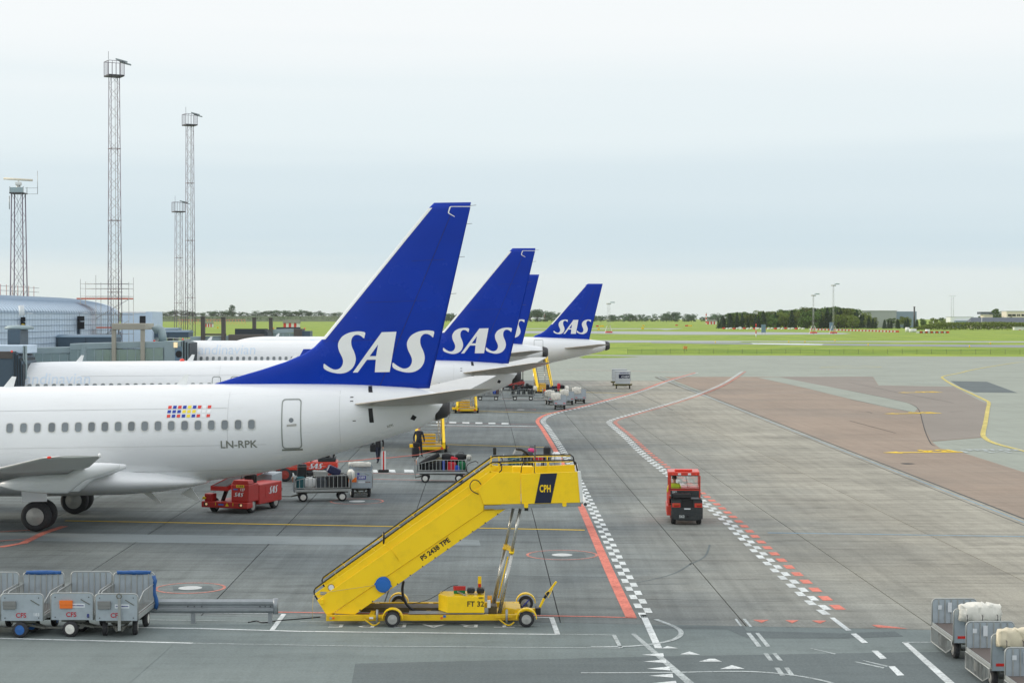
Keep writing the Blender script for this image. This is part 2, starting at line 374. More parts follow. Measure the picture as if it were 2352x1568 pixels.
# drain along the concrete edge
for x0, x1, m, z in ((19.62, 20.3, conc_m, .001), (20.3, 20.42, seal_m, .001), (19.98, 20.05, blue_p, .005), (19.68, 19.73, seal_m, .004)):
    MB().sheet([(x0, 52, z), (x1, 52, z), (x1 - .3, 236, z), (x0 - .3, 236, z)]).build('drain_strip', m, apron)
# asphalt lane in front
e0 = O + U1 * (-14 * PX); e1 = O + U1 * 20
MB().sheet([(-34, 14, 0), (24, 14, 0), (e1.x, e1.y - .01, 0), (-34, 45.5 + .11 * 35.3 - .01, 0)]).build('asphalt_lane', asph_m, apron)
poly('asphalt_patch', [Z8(p) for p in [(152, 1106), (700, 1112), (715, 1137), (1290, 1152), (1590, 1140), (1640, 1170), (1290, 1180), (720, 1180), (600, 1128), (160, 1122)]], dark_m, .004)
poly('asphalt_patch', [Z8(p) for p in [(640, 1280), (1700, 1262), (2000, 1262), (2352, 1262), (2352, 1500), (-1620, 1500), (-1590, 1330), (100, 1290)]], dark_m, .004)
poly('asphalt_patch', [Z7(p) for p in [(0, 640), (1110, 612), (1380, 708), (1300, 790), (1010, 1045), (800, 1200), (0, 1200)]], pave('asphalt_mid', S((116, 126, 125)), fine=.2, large=.08, stain=.15, streak=.08), .0045)
poly('asphalt_patch', [(-40, 1222), (1040, 1236), (1100, 1240), (1104, 1252), (690, 1250), (-40, 1240)], pave('repair_strip', S((128, 137, 139)), fine=.14, large=.08, stain=.2), .004)
# ------------------------------------------------------------------ paint
def band(pts, wd, z, mbx, off=0.0, smooth=3):
    """strip of ground width wd along ground points"""
    P = smooth_open(pts, smooth) if smooth else [Vector(p) for p in pts]
    Lp, Rp = [], []
    for i, p in enumerate(P):
        t = (P[min(i + 1, len(P) - 1)] - P[max(i - 1, 0)]); t.z = 0; t.normalize(); nrm = Vector((t.y, -t.x, 0))
        Lp.append(p + nrm * (off - wd / 2)); Rp.append(p + nrm * (off + wd / 2))
    for i in range(len(P) - 1):
        q = [Lp[i], Rp[i], Rp[i + 1], Lp[i + 1]]
        mbx.add([(a.x, a.y, z) for a in q], [(0, 1, 2, 3)])
def resample(P, step):
    out = [P[0].copy()]; acc = 0
    for i in range(len(P) - 1):
        a, b = P[i], P[i + 1]; l = (b - a).length; t = step - acc
        while t <= l: out.append(a + (b - a) * (t / l)); t += step
        acc = (acc + l) % step
    return out
def dashes(P, step, wd, off, z, mbx, par):
    Q = resample(P, step)
    for i in range(len(Q) - 1):
        if i % 2 != par: continue
        t = (Q[i + 1] - Q[i]); t.z = 0; t.normalize(); nrm = Vector((t.y, -t.x, 0))
        q = [Q[i] + nrm * (off - wd / 2), Q[i] + nrm * (off + wd / 2), Q[i + 1] + nrm * (off + wd / 2), Q[i + 1] + nrm * (off - wd / 2)]
        mbx.add([(a.x, a.y, z) for a in q], [(0, 1, 2, 3)])
ZP = .009
# left edge of the vehicle road: solid red with a white chequer
p1 = [G(*q) for q in [(1450, 1418), (1400, 1312), (1337, 1168), (1283, 1048), (1246, 985), (1235, 970), (1238, 961), (1255, 952), (1290, 943), (1340, 932), (1460, 900), (1530, 875), (1597, 856)]]
m1 = MB(); band(p1, .29, ZP, m1, 0, 4); m1.build('lane_line', red_p, apron)
P1 = smooth_open(p1, 8); m2 = MB()
dashes(P1, .76, .2, .34, ZP, m2, 0); dashes(P1, .76, .2, .54, ZP, m2, 1)
tag(m2.build('chequer_line', white_p, apron), kind='stuff')
# right edge: white chequer with red dashes
p2 = [G(*q) for q in [(1908, 1411), (1868, 1382), (1825, 1344), (1778, 1301), (1708, 1235), (1654, 1184), (1529, 1085), (1474, 1040), (1437, 1004), (1422, 991), (1404, 976), (1399, 969.5), (1406, 964), (1429, 957), (1480.6, 942.5), (1539, 926), (1598, 907), (1641.7, 889.7), (1671, 875), (1704.7, 853)]]
P2 = smooth_open(p2, 6); m3, m4 = MB(), MB()
dashes(P2, .78, .22, -.11, ZP, m3, 0); dashes(P2, .78, .22, .11, ZP, m3, 1); dashes(P2, .78, .29, .47, ZP, m4, 1)
tag(m3.build('chequer_line', white_p, apron), kind='stuff'); tag(m4.build('dash_line', red_p, apron), kind='stuff')
for q in ([(1205, 1060), (1235, 1060), (1335, 1135), (1303, 1137)], [(1330, 1155), (1362, 1153), (1433, 1208), (1398, 1210)], [(1453, 1255), (1490, 1255), (1543, 1300), (1505, 1303)], [(1553, 1347), (1590, 1346), (1647, 1400), (1605, 1402)],
          [(88, 1042), (126, 1042), (220, 1242), (176, 1240)], [(1632, 1205), (1665, 1205), (1960, 1460), (1905, 1460)]):
    poly('white_line', [Z8(p) for p in q], white_p, ZP)
for q in ([(645, 1067), (660, 1067), (690, 1110), (678, 1112)], [(692, 1067), (712, 1067), (750, 1115), (735, 1115)], [(715, 1150), (740, 1150), (805, 1230), (778, 1232)], [(768, 1150), (790, 1150), (858, 1230), (832, 1232)], [(815, 1270), (842, 1270), (873, 1313), (848, 1313)],
          [(868, 1270), (893, 1270), (930, 1313), (905, 1313)], [(880, 1355), (910, 1355), (945, 1402), (915, 1402)], [(938, 1355), (965, 1355), (1000, 1402), (972, 1402)], [(35, 1155), (62, 1155), (420, 1455), (365, 1455)], [(1640, 1203), (1850, 1203), (1850, 1207), (1640, 1208)],
          [(1350, 1320), (1362, 1319), (1530, 1353), (1522, 1359)], [(1400, 1313), (1410, 1313), (1555, 1345), (1540, 1349)], [(1090, 1242), (1100, 1240), (1245, 1273), (1235, 1276)]):
    poly('faded_line', [Z8(p) for p in q], whitew_p, ZP)
for q in ([(215, 1242), (250, 1228), (315, 1242)], [(325, 1277), (380, 1260), (445, 1280)], [(435, 1320), (495, 1303), (530, 1303), (572, 1320)], [(560, 1364), (630, 1341), (705, 1362)], [(97, 1280), (225, 1270), (230, 1290)], [(110, 1320), (240, 1307), (245, 1328)], [(130, 1362), (260, 1349), (268, 1372)], [(140, 1404), (280, 1391), (285, 1414)], [(160, 1448), (300, 1433), (305, 1452)]):
    poly('yield_triangle', [Z8(p) for p in q], white_p, ZP + .003)
for q in ([(755, 1073), (848, 1073), (805, 1090)], [(945, 1075), (1025, 1075), (985, 1093)], [(1100, 1077), (1190, 1077), (1150, 1095)], [(1455, 1103), (1490, 1103), (1600, 1115), (1665, 1126), (1490, 1118)]):
    poly('red_triangle', [Z8(p) for p in q], red_p, ZP)
def line(name, pts, wd, m, z=ZP, sm_=3, conv=None):
    k = MB(); band([G(*(conv(p) if conv else p)) for p in pts], wd, z, k, 0, sm_); return k.build(name, m, apron)
line('faded_line', [(180, 1070), (260, 1100), (322, 1132), (325, 1165), (270, 1195), (150, 1218), (0, 1230), (-200, 1232)], .13, whitew_p, ZP + .002, 4, Z8)
line('faded_line', [(-260, 1386), (0, 1386), (300, 1383), (700, 1378), (950, 1395), (1150, 1428), (1260, 1460)], .1, whitew_p, ZP + .004, 4, Z8)
line('blue_line', [(840, 560), (1600, 571), (2352, 582), (2700, 587)], .15, blue_p, ZP, 0, Z8)
line('yellow_line', [(150, 1195.5), (700, 1205), (1343, 1217)], .2, yel_p)
line('yellow_line', [(1028, 1020.5), (1253, 1027)], .2, yel_p)
line('yellow_line', [(1092, 944), (1281, 948.5)], .22, yel_p)
line('yellow_line', [(1296, 899.5), (1452, 903.5)], .26, yel_p)
line('red_line', [(850, 1086.5), (1315, 1096)], .09, red_p); line('red_line', [(850, 1100), (1320, 1110)], .09, red_p)
line('red_line', [(1010, 971.5), (1240, 975)], .09, red_p); line('red_line', [(1010, 977.5), (1240, 982)], .09, red_p)
line('red_line', [(1150, 916), (1400, 920)], .09, red_p); line('red_line', [(1190, 877), (1520, 881)], .1, red_p); line('red_line', [(1190, 881.5), (1510, 886)], .1, red_p)
line('red_line', [(330, 1401), (690, 1406), (1275, 1414), (1462, 1418.5)], .11, red_p)
line('red_line', [(0, 1256), (53, 1247), (100, 1224), (148, 1208)], .3, red_p, ZP, 0)
line('red_line', [(0, 1242), (66, 1237)], .12, red_p); line('red_line', [(0, 1221), (70, 1217)], .12, red_p); line('red_line', [(18, 1321), (45, 1320)], .1, red_p)
for r in ([(173, 1438.5), (460, 1443), (690, 1449.5), (1280, 1456.5)], [(0, 1465.5), (220, 1471), (442, 1476.6)]): line('white_line', r, .11, white_p, ZP, 0)
for r in ([(442, 1476.8), (800, 1483), (1425, 1488)], [(338, 1406), (655, 1409.5)], [(338, 1423), (630, 1427)], [(690, 1412), (740, 1412.5)], [(690, 1427), (1240, 1437)], [(1290, 1456), (1410, 1458)]): line('faded_line', r, .06, whitew_p, ZP, 0)
line('white_line', [(652, 1410), (624, 1448)], .13, white_p, ZP + .002, 0); line('white_line', [(1230, 1417.5), (1272, 1418)], .09, white_p, ZP, 0); line('white_line', [(1267, 1418.5), (1281, 1457)], .13, white_p, ZP + .002, 0)
line('faded_line', [(1410, 1458), (1426, 1488)], .1, whitew_p, ZP + .002, 0)
for a, b in ((841, 868), (888, 909), (928, 951), (1100, 1120)): poly('crossing_block', [(a, 1078), (b - 2, 1078.6), (b, 1085), (a + 1, 1084.4)], white_p, ZP + .002)
for k in range(6): poly('crossing_block', [(1002 + 30 * k, 968 + .6 * k), (1018 + 30 * k, 968.2 + .6 * k), (1018 + 30 * k, 971.2 + .6 * k), (1002 + 30 * k, 971 + .6 * k)], white_p, ZP + .002)
k = MB(); band([G(*q) for q in [(990, 976), (1233, 979)]], .8, ZP - .002, k, 0, 0); k.build('faded_line', whitew_p, apron)
def ring(u, v, ru, name='hydrant_ring'):
    c = G(u, v); r = ru * c.y / F; q = [(c.x + r * math.cos(t * math.pi / 20), c.y + r * math.sin(t * math.pi / 20), 0) for t in range(41)]
    k = MB(); band([Vector(p) for p in q], .09, ZP, k, 0, 0); k.build(name, redw_p, apron)
    MB().slab([(c.x + .35 * math.cos(t * math.pi / 8), c.y + .35 * math.sin(t * math.pi / 8)) for t in range(16)], 0, .012).build('pit_lid', mat('lid_metal', S((196, 200, 198)), .5, .3, .2, 6), apron)
    poly('pit_cover', [(u - ru * .52, v - 5), (u + ru * .62, v - 5), (u + ru * .7, v + 5), (u - ru * .5, v + 5)], dark_m, ZP - .002)
ring(1291, 1274, 80); ring(437, 1350, 78); ring(1196, 940.5, 34); ring(820, 1151, 60)
# stand numbers and arrows far right
def arrow(x0, x1, y, yel, lab, conv=Z6b):
    a = G(*conv((x0, y))); b = G(*conv((x1, y - (x1 - x0) * .011))); t = (b - a).normalized(); nrm = Vector((-t.y, t.x, 0)); l = (b - a).length
    P = [a, a + t * l * .22 + nrm * .7, a + t * l * .22 + nrm * .24, b + nrm * .24, b - nrm * .24, a + t * l * .22 - nrm * .24, a + t * l * .22 - nrm * .55]
    MB().sheet([(p.x, p.y, ZP - .03) for p in P[::-1]]).build('direction_arrow', yel, apron)
    me = text_mesh(lab, l * .42, bold=.02, space=1.1); c = b - t * l * .24 + nrm * l * .22
    ang = math.atan2(t.y, t.x) + math.pi
    letter(me, yel, apron, Matrix.Translation((c.x, c.y, ZP - .03)) @ Matrix.Rotation(ang, 4, 'Z') @ Matrix.Diagonal((1.0, 1.15, 1, 1)), 'stand_number')
arrow(440, 1520, 1210, yel_p, 'B4'); arrow(455, 1230, 686, yel_p, 'B5'); arrow(640, 1245, 402, yel_p, 'B6')
line('taxi_line', [(2352, -12), (2230, 0), (1900, 50), (1615, 103), (1500, 133), (1320, 168), (1250, 188), (1262, 215), (1400, 300), (1700, 440), (1850, 512), (1878, 545), (1862, 620), (1832, 800), (1798, 950), (1825, 1010), (1905, 1060), (2050, 1108), (2352, 1185), (2700, 1280)], .34, yelw_p, ZP - .034, 4, Z6b)
for q in ([(-420, 62), (-100, 45), (150, 42), (430, 58)], [(-420, 66), (0, 70), (430, 60)]): line('taxi_line', q, .25, yelw_p, ZP - .036, 4, Z6b)
line('yellow_line', [(2300, 1208), (2352, 1203), (2420, 1200)], .2, yelw_p, ZP - .03, 0); line('yellow_line', [(2312, 1200), (2352, 1206)], .2, yelw_p, ZP - .028, 0)
for q in ([(1500, 1165), (2400, 1162)], [(1560, 1182), (2400, 1180)]): line('faded_line', q, .2, whitew_p, ZP - .03, 0, Z6b)
for k in range(7): line('faded_line', [(1590 + 105 * k, 1166), (1640 + 105 * k, 1182)], .25, whitew_p, ZP - .028, 0, Z6b)
letter(text_mesh('M 1', 2.2), whitew_p, apron, Matrix.Translation(G(*Z6b((1800, 1195))) + Vector((0, 0, ZP - .03))) @ Matrix.Rotation(math.pi, 4, 'Z'), 'stand_number')
for q in ([(0, 222), (500, 240), (900, 262), (1350, 272)], [(900, 268), (1350, 302)]): line('faded_line', q, .2, whitew_p, ZP - .03, 0, Z6b)
for q in ([(0, 105), (1500, 130), (2352, 150)], ): line('faded_line', q, .22, whitew_p, ZP - .04, 0, Z8b)
line('faded_line', [(1900, 852.5), (2352, 858), (2700, 862)], .2, whitew_p, ZP - .04, 0)
line('red_line', [(1300, 849), (1600, 855)], .25, red_p, ZP, 0); line('faded_line', [(1210, 848), (1720, 853)], .22, whitew_p, ZP - .002, 0)
for q in ([(-20, 262), (420, 350), (620, 395), (980, 460), (1400, 540)], [(-20, 370), (400, 455), (700, 520), (860, 570), (940, 650), (980, 790), (1020, 930), (1090, 1080), (1150, 1115)], [(0, 490), (300, 550), (600, 610), (880, 672)], [(0, 780), (300, 860), (620, 945)], [(80, 657), (220, 655), (300, 680)], [(1340, 662), (1540, 652)]):
    line('crack_line', q, .06, seal_m, ZP - .036, 4, Z6b)
for q in ([(380, 745), (470, 700), (500, 630)], [(60, 855), (180, 830), (300, 795), (390, 740)], [(60, 862), (380, 860)]): line('tyre_mark', q, .07, dark_m, .004, 4, Z8)
letter(text_mesh('TRAPPE', .7, space=1.7), white_p, apron, Matrix.Translation(G(968, 1437) + Vector((0, 0, ZP + .004))) @ Matrix.Rotation(math.pi, 4, 'Z') @ Matrix.Diagonal((1.35, .9, 1, 1)), 'ground_lettering')
poly('manhole', smooth_poly([Z6b(p) for p in [(680, 1352), (770, 1346), (880, 1356), (770, 1364)]]), seal_m, -.034)
# far taxiways lying in the grass
def far(name, pts, m, z, conv=ZF):
    P = [G(*(conv(p) if conv else p)) for p in pts]; P = [(p.x, p.y, z) for p in P]
    a = sum(P[i][0] * P[(i + 1) % len(P)][1] - P[(i + 1) % len(P)][0] * P[i][1] for i in range(len(P)))
    return tag(MB().sheet(P[::-1] if a < 0 else P).build(name, m), kind='structure')
tw_m = pave('taxiway', S((160, 165, 163)), fine=.1, large=.08, stain=.12); twd_m = pave('taxiway_dark', S((138, 143, 144)), fine=.1, large=.08, stain=.12)
far('taxiway', [(-1200, 400), (180, 405), (1000, 409), (2600, 411), (2600, 417), (1300, 415), (880, 413), (860, 416), (180, 418), (-1200, 414)], tw_m, -.09)
far('taxiway', [(400, 414), (900, 419), (1600, 425), (2600, 432), (2600, 446), (1900, 438), (1400, 433), (900, 427), (400, 420)], twd_m, -.085)
far('painted_bar', [(918, 420), (1200, 423), (1303, 426), (1290, 430), (1150, 429), (935, 425)], white_p, -.075)
far('taxiway', [(-1200, 352), (80, 358), (640, 361), (1100, 364), (1400, 367), (1450, 370), (1400, 374), (1000, 377), (500, 377), (80, 371), (-1200, 368)], tw_m, -.09)
far('taxiway', [(-1200, 343), (90, 342), (500, 340), (640, 335), (640, 338), (480, 352), (420, 350), (90, 347), (-1200, 349)], tw_m, -.085)
far('grass_strip', [(100, 349), (400, 347), (470, 350), (360, 355), (120, 356)], grass_m, -.08)
far('taxiway', [(-1200, 322), (700, 326), (700, 328), (-1200, 324)], tw_m, -.09)
far('grass_strip', [(1330, 820), (1345, 816), (1470, 818.5), (1420, 821), (1340, 822)], grass_m, -.03, None)
# ================================================================== AIRLINERS
skin_m = mat('aircraft_white', S((230, 233, 235)), .3, 0, .03, .6, coat=.3, dirt=.12, stretch=(.25, 1.6, 1.6), dcol=(.5, .48, .44))
blue_m = mat('fin_blue', S((0, 52, 168)), .25, 0, .1, .4, coat=.06, spec=.22, bump=.1, bscale=.6)
white_m = mat('gloss_white', S((240, 242, 242)), .35, 0, .02, 1)
metal_m = mat('bare_metal', S((178, 172, 162)), .38, .55, .1, 1.2, dirt=.15, dcol=(.2, .18, .15))
wing_m = mat('wing_grey', S((196, 198, 196)), .4, .2, .06, .8, dirt=.2, dcol=(.3, .28, .25))
dkgrey_m = mat('dark_grey', S((70, 70, 72)), .5, .2, .1, 3)
black_m = mat('black_rubber', S((38, 38, 40)), .75, 0, .15, 8)
blk_m = mat('black_paint', S((24, 25, 28)), .45, 0, .1, 5)
glass_m = mat('window_glass', S((112, 121, 126)), .12, 0, .12, 3, spec=.7, rnd=.22)
frame_m = mat('window_frame', S((198, 200, 196)), .35, .3, .03)
dline_m = mat('door_line', S((142, 148, 144)), .5, 0, .05)
reg_m = mat('registration_grey', S((122, 126, 118)), .5, 0, .05)
title_m = mat('title_silver', S((206, 220, 234)), .3, .1, .03, 1)
tyre_m = mat('tyre', S((46, 47, 50)), .8, 0, .2, 12, dirt=.4, dcol=(.16, .15, .14))
hub_m = mat('hub_grey', S((172, 172, 168)), .5, .3, .1, 6, dirt=.3)
redlamp_m = mat('red_lamp', S((214, 60, 44)), .3, 0, .05, emit=.25)
flag_r = mat('flag_red', S((224, 68, 58)), .4, 0, .03); flag_b = mat('flag_blue', S((26, 62, 168)), .4, 0, .03); flag_y = mat('flag_yellow', S((246, 222, 60)), .4, 0, .03); flag_w = mat('flag_white', S((244, 246, 248)), .35, 0, .02)
Z3 = zc(459.4, 402, 2.7307)
# airline lettering traced as outlines (zoomed-pixel units, y down)
S_OUT = [(1054, 986), (1030, 979), (1000, 978), (955, 985), (912, 1007), (888, 1040), (883, 1068), (890, 1100), (904, 1130), (913, 1158), (909, 1185), (892, 1207), (865, 1215), (838, 1207), (812, 1190), (795, 1177), (790, 1188), (793, 1207), (815, 1222), (850, 1234), (890, 1240), (930, 1234), (965, 1213), (986, 1182), (993, 1145), (985, 1108), (971, 1075), (966, 1045), (972, 1018), (990, 1001), (1012, 1000), (1032, 1010), (1046, 1022), (1051, 1008)]
A_OUT = [(972, 1235), (1158, 985), (1250, 983), (1203, 1235), (1110, 1235), (1118, 1156), (1063, 1156), (1003, 1235)]
A_HOLE = [(1080, 1134), (1120, 1134), (1134, 1062)]
S_OUT = smooth_poly(S_OUT, 3)
def logo(sx=1.0):
    out = []
    out.append([(p[0], -p[1]) for p in S_OUT]); out.append([(p[0], -p[1]) for p in A_OUT]); out.append([(p[0], -p[1]) for p in A_HOLE]); out.append([(p[0] + 431, -p[1] - 0) for p in S_OUT])
    cx, cy = 1136, -1109
    return [[((p[0] - cx) / 262.0, (p[1] - cy) / 262.0) for p in P] for P in out]     # unit letter height, centred
def sas(mat_, parent, h, M, sx=1.0):
    me = outline_mesh(logo()); return letter(me, mat_, parent, M @ Matrix.Diagonal((h * sx, h, h, 1)))
def interp(t, tab):
    if t <= tab[0][0]: return tab[0][1:]
    for a, b in zip(tab, tab[1:]):
        if t <= b[0]:
            k = (t - a[0]) / (b[0] - a[0]); return tuple(p + (q - p) * k for p, q in zip(a[1:], b[1:]))
    return tab[-1][1:]
def fus_tab(tab, k=6):
    P = [Vector(r + (0,) * (4 - len(r))) for r in tab]; P = smooth_open(P, k); return [tuple(p) for p in P]
class Plane:
    def __init__(s, label, loc, pitch, tab, name='airliner'):
        s.root = thing(name, label, 'airplane', loc); s.root.rotation_euler = (0, pitch, 0)
        s.tab = fus_tab(tab)                       # x, ztop, zbot, halfwidth
        n = 40; rings = []
        for x, zt, zb, hw in s.tab:
            zc_, h = (zt + zb) / 2, (zt - zb) / 2
            rings.append([(x, hw * math.sin(2 * math.pi * i / n), zc_ + h * math.cos(2 * math.pi * i / n)) for i in range(n)])
        MB().loft(rings).build('fuselage', skin_m, s.root, fix=True)
    def side(s, x, z, off=.006):
        zt, zb, hw = interp(x, s.tab); zc_, h = (zt + zb) / 2, (zt - zb) / 2
        k = max(1 - ((z - zc_) / h) ** 2, 0.0)
        nrm = Vector((0, -math.sqrt(k) / hw, (z - zc_) / h / h)); nrm.normalize()
        return Vector((x, -hw * math.sqrt(k), z)) + nrm * off
    def patch(s, name, polys, m, off=.006, parent=None, step=.12):
        me = outline_mesh(polys); drape(me, lambda x, z: s.side(x, z, off), step); return letter(me, m, parent or s.root, None, name)
    def text(s, body, x, z, size, m, align='LEFT', off=.006, bold=0, shear=0, name='lettering', sx=1, rot=0):
        me = text_mesh(body, size, shear, 0, align, bold); me.transform(Matrix.Rotation(rot, 4, 'Z') @ Matrix.Diagonal((sx, 1, 1, 1)))
        drape(me, lambda a, b: s.side(x + a, z + b, off), .1); return letter(me, m, s.root, None, name)
    def title(s, x0, x1, z):
        a = text_mesh('candinavian', 1.0, align='RIGHT'); wd = max(v.co.x for v in a.vertices) - min(v.co.x for v in a.vertices); bpy.data.meshes.remove(a)
        k = (x1 - x0) / wd; s.text('Scandinavian', x1, z, k, title_m, 'RIGHT')
    def window(s, x, z, w=.25, h=.36, dz=0):
        key = (round(w, 3), round(h, 3))
        if key not in WIN:
            def rr(w, h, r):
                P = []
                for cx, cy, a in ((w / 2 - r, h / 2 - r, 0), (-w / 2 + r, h / 2 - r, 90), (-w / 2 + r, -h / 2 + r, 180), (w / 2 - r, -h / 2 + r, 270)):
                    for k in range(4): t = R(a + 30 * k); P.append((cx + r * math.cos(t), cy + r * math.sin(t)))
                return P
            fo, fi = rr(w + .05, h + .05, w * .42), rr(w, h, w * .38)
            m1 = MB(); n = len(fo)
            m1.add([(p[0], -.016, p[1]) for p in fo] + [(p[0], -.018, p[1]) for p in fi] + [(p[0], .0, p[1]) for p in fo], [[i, (i + 1) % n, n + (i + 1) % n, n + i] for i in range(n)] + [[(i + 1) % n, i, 2 * n + i, 2 * n + (i + 1) % n] for i in range(n)])
            m2 = MB().add([(p[0], -.010, p[1]) for p in fi], [list(range(n))])
            WIN[key] = (m1.mesh('frame', frame_m), m2.mesh('pane', glass_m))
        p = s.side(x, z, 0); q = s.side(x, z, 1) - p
        o = put('window', WIN[key][1], s.root, loc=p); o.rotation_euler = (math.atan2(q.z, -q.y) * -1, 0, 0)
        put('frame', WIN[key][0], o)
        return o
    def door(s, x0, x1, z0, z1, lw=.045, m=dline_m, win=True):
        def rr(x0, x1, z0, z1, r):
            P = []
            for cx, cy, a in ((x1 - r, z1 - r, 0), (x0 + r, z1 - r, 90), (x0 + r, z0 + r, 180), (x1 - r, z0 + r, 270)):
                for k in range(5): t = R(a + 22.5 * k); P.append((cx + r * math.cos(t), cy + r * math.sin(t)))
            return P
        d_ = s.patch('door', [rr(x0, x1, z0, z1, .14), rr(x0 + lw, x1 - lw, z0 + lw, z1 - lw, .11)], m, .008, None, .2)
        if win:
            xc, zc_ = (x0 + x1) / 2, z0 + (z1 - z0) * .58
            s.patch('door_window', [[(xc + .09 * math.cos(t * .5), zc_ + .09 * math.sin(t * .5)) for t in range(13)]], glass_m, .012, d_, .3)
            s.patch('handle', [[(xc - .17, zc_ - .24), (xc + .2, zc_ - .22), (xc + .2, zc_ - .14), (xc - .17, zc_ - .17)]], hub_m, .014, d_, .3)
            s.patch('sill', [[(x0 - .01, z0 - .07), (x1 + .01, z0 - .07), (x1 + .01, z0 - .005), (x0 - .01, z0 - .005)]], reg_m, .012, d_, .3)
        return d_
WIN = {}
def airfoil_ring(le, te, th, y, z, vertical=False, n=10):
    """closed section ring; vertical: thickness along y, else along z"""
    up, lo = [], []
    c = te - le
    for i in range(n + 1):
        x = (1 - math.cos(math.pi * i / n)) / 2
        t = th * 2.6 * (.2969 * math.sqrt(x) - .126 * x - .3516 * x * x + .2843 * x ** 3 - .1015 * x ** 4) * 1.92
        up.append((le + c * x, t)); lo.append((le + c * x, -t))
    P = up + lo[-2:0:-1]
    return [(p[0], p[1], z) if vertical else (p[0], y, z + p[1]) for p in P]
def fin_half(x, le, te, th):
    k = min(max((x - le) / (te - le), 0.0), 1.0)
    return th * 2.6 * (.2969 * math.sqrt(k) - .126 * k - .3516 * k * k + .2843 * k ** 3 - .1015 * k ** 4) * 1.92
def make_fin(pl, LEtab, TEtab, thtab, z0, z1, hinge=.7, le_strip=True, strip_from=None, nz=26):
    """fin between z0 and z1; LE/TE tables as (z, x); separate rudder"""
    zs = [z0 + (z1 - z0) * i / nz for i in range(nz + 1)]
    fin, rud, strip = [], [], []
    for z in zs:
        le, te, th = interp(z, LEtab)[0], interp(z, TEtab)[0], interp(z, thtab)[0]
        fin.append(airfoil_ring(le, te, th, 0, z, True))
    f = MB().loft(fin).build('fin', blue_m, pl.root, fix=True)
    def surf(x, z, off=.006):
        le, te, th = interp(z, LEtab)[0], interp(z, TEtab)[0], interp(z, thtab)[0]
        return Vector((x, -fin_half(x, le, te, th) - off, z))
    # rudder hinge and panel lines, leading edge strip
    P = []
    h0, h1 = z0 + .02, z1 - (z1 - z0) * .06
    xh = lambda z: interp(z, LEtab)[0] * (1 - hinge) + interp(z, TEtab)[0] * hinge if False else interp(z, TEtab)[0] - interp(z, RUD)[0]
    RUD = [(z0, 2.0), (z1, .62)]
    zz = [h0 + (h1 - h0) * i / 12 for i in range(13)]
    me = outline_mesh([[(xh(z) - .012, z) for z in zz] + [(xh(z) + .012, z) for z in zz[::-1]]]); drape(me, lambda a, b: surf(a, b, .004), .5)
    letter(me, mat('panel_line', S((10, 18, 96)), .5, 0, 0), f, None, 'rudder_gap')
    if le_strip:
        zz = [strip_from + (z1 - .2 - strip_from) * i / 24 for i in range(25)]
        me = outline_mesh([[(interp(z, LEtab)[0] + .002, z) for z in zz] + [(interp(z, LEtab)[0] + .15, z) for z in zz[::-1]]]); drape(me, lambda a, b: surf(a, b, .012), .08)
        letter(me, white_m, f, None, 'leading_edge')
    return f, surf
def wing_surface(pl, name, secs, m, flip=False):
    """secs: (y, le, te, z, th)"""
    rings = [airfoil_ring(a[1], a[2], a[4], a[0], a[3]) for a in secs]
    return MB().loft(rings).build(name, m, pl.root, fix=True)
def aircraft_wheel(par, x, y, z, r, w):
    t = MB().lathe([(-w / 2, r * .62), (-w / 2, r * .82), (-w * .38, r * .96), (-w * .15, r), (w * .15, r), (w * .38, r * .96), (w / 2, r * .82), (w / 2, r * .62)], (x, y, z), 'y', 28).build('wheel', tyre_m, par)
    for sy in (-1, 1):
        MB().lathe([(sy * w * .49, r * .6), (sy * w * .53, r * .57), (sy * w * .52, r * .34), (sy * w * .60, r * .28), (sy * w * .62, r * .01)], (x, y, z), 'y', 24).build('rim', hub_m, t, fix=True)
    return t
def gear(pl, x, y, ztop, r=.56, w=.42):
    g = MB().cyl((x, y, r), (x + .05, y, ztop), .11).cyl((x, y - .45, r), (x, y + .45, r), .1).cyl((x + .05, y, ztop * .6), (x + .6, y * .8, ztop), .06).cyl((x - .05, y, ztop * .5), (x - .35, y, ztop * .8), .04).build('landing_gear', metal_m, pl.root)
    MB().box(x - .5, x + .45, y - .6, y - .56, r + .55, ztop).build('gear_door', skin_m, pl.root, bevel=.02)
    for s_ in (-1, 1): aircraft_wheel(pl.root, x, y + s_ * .43, r, r, w)
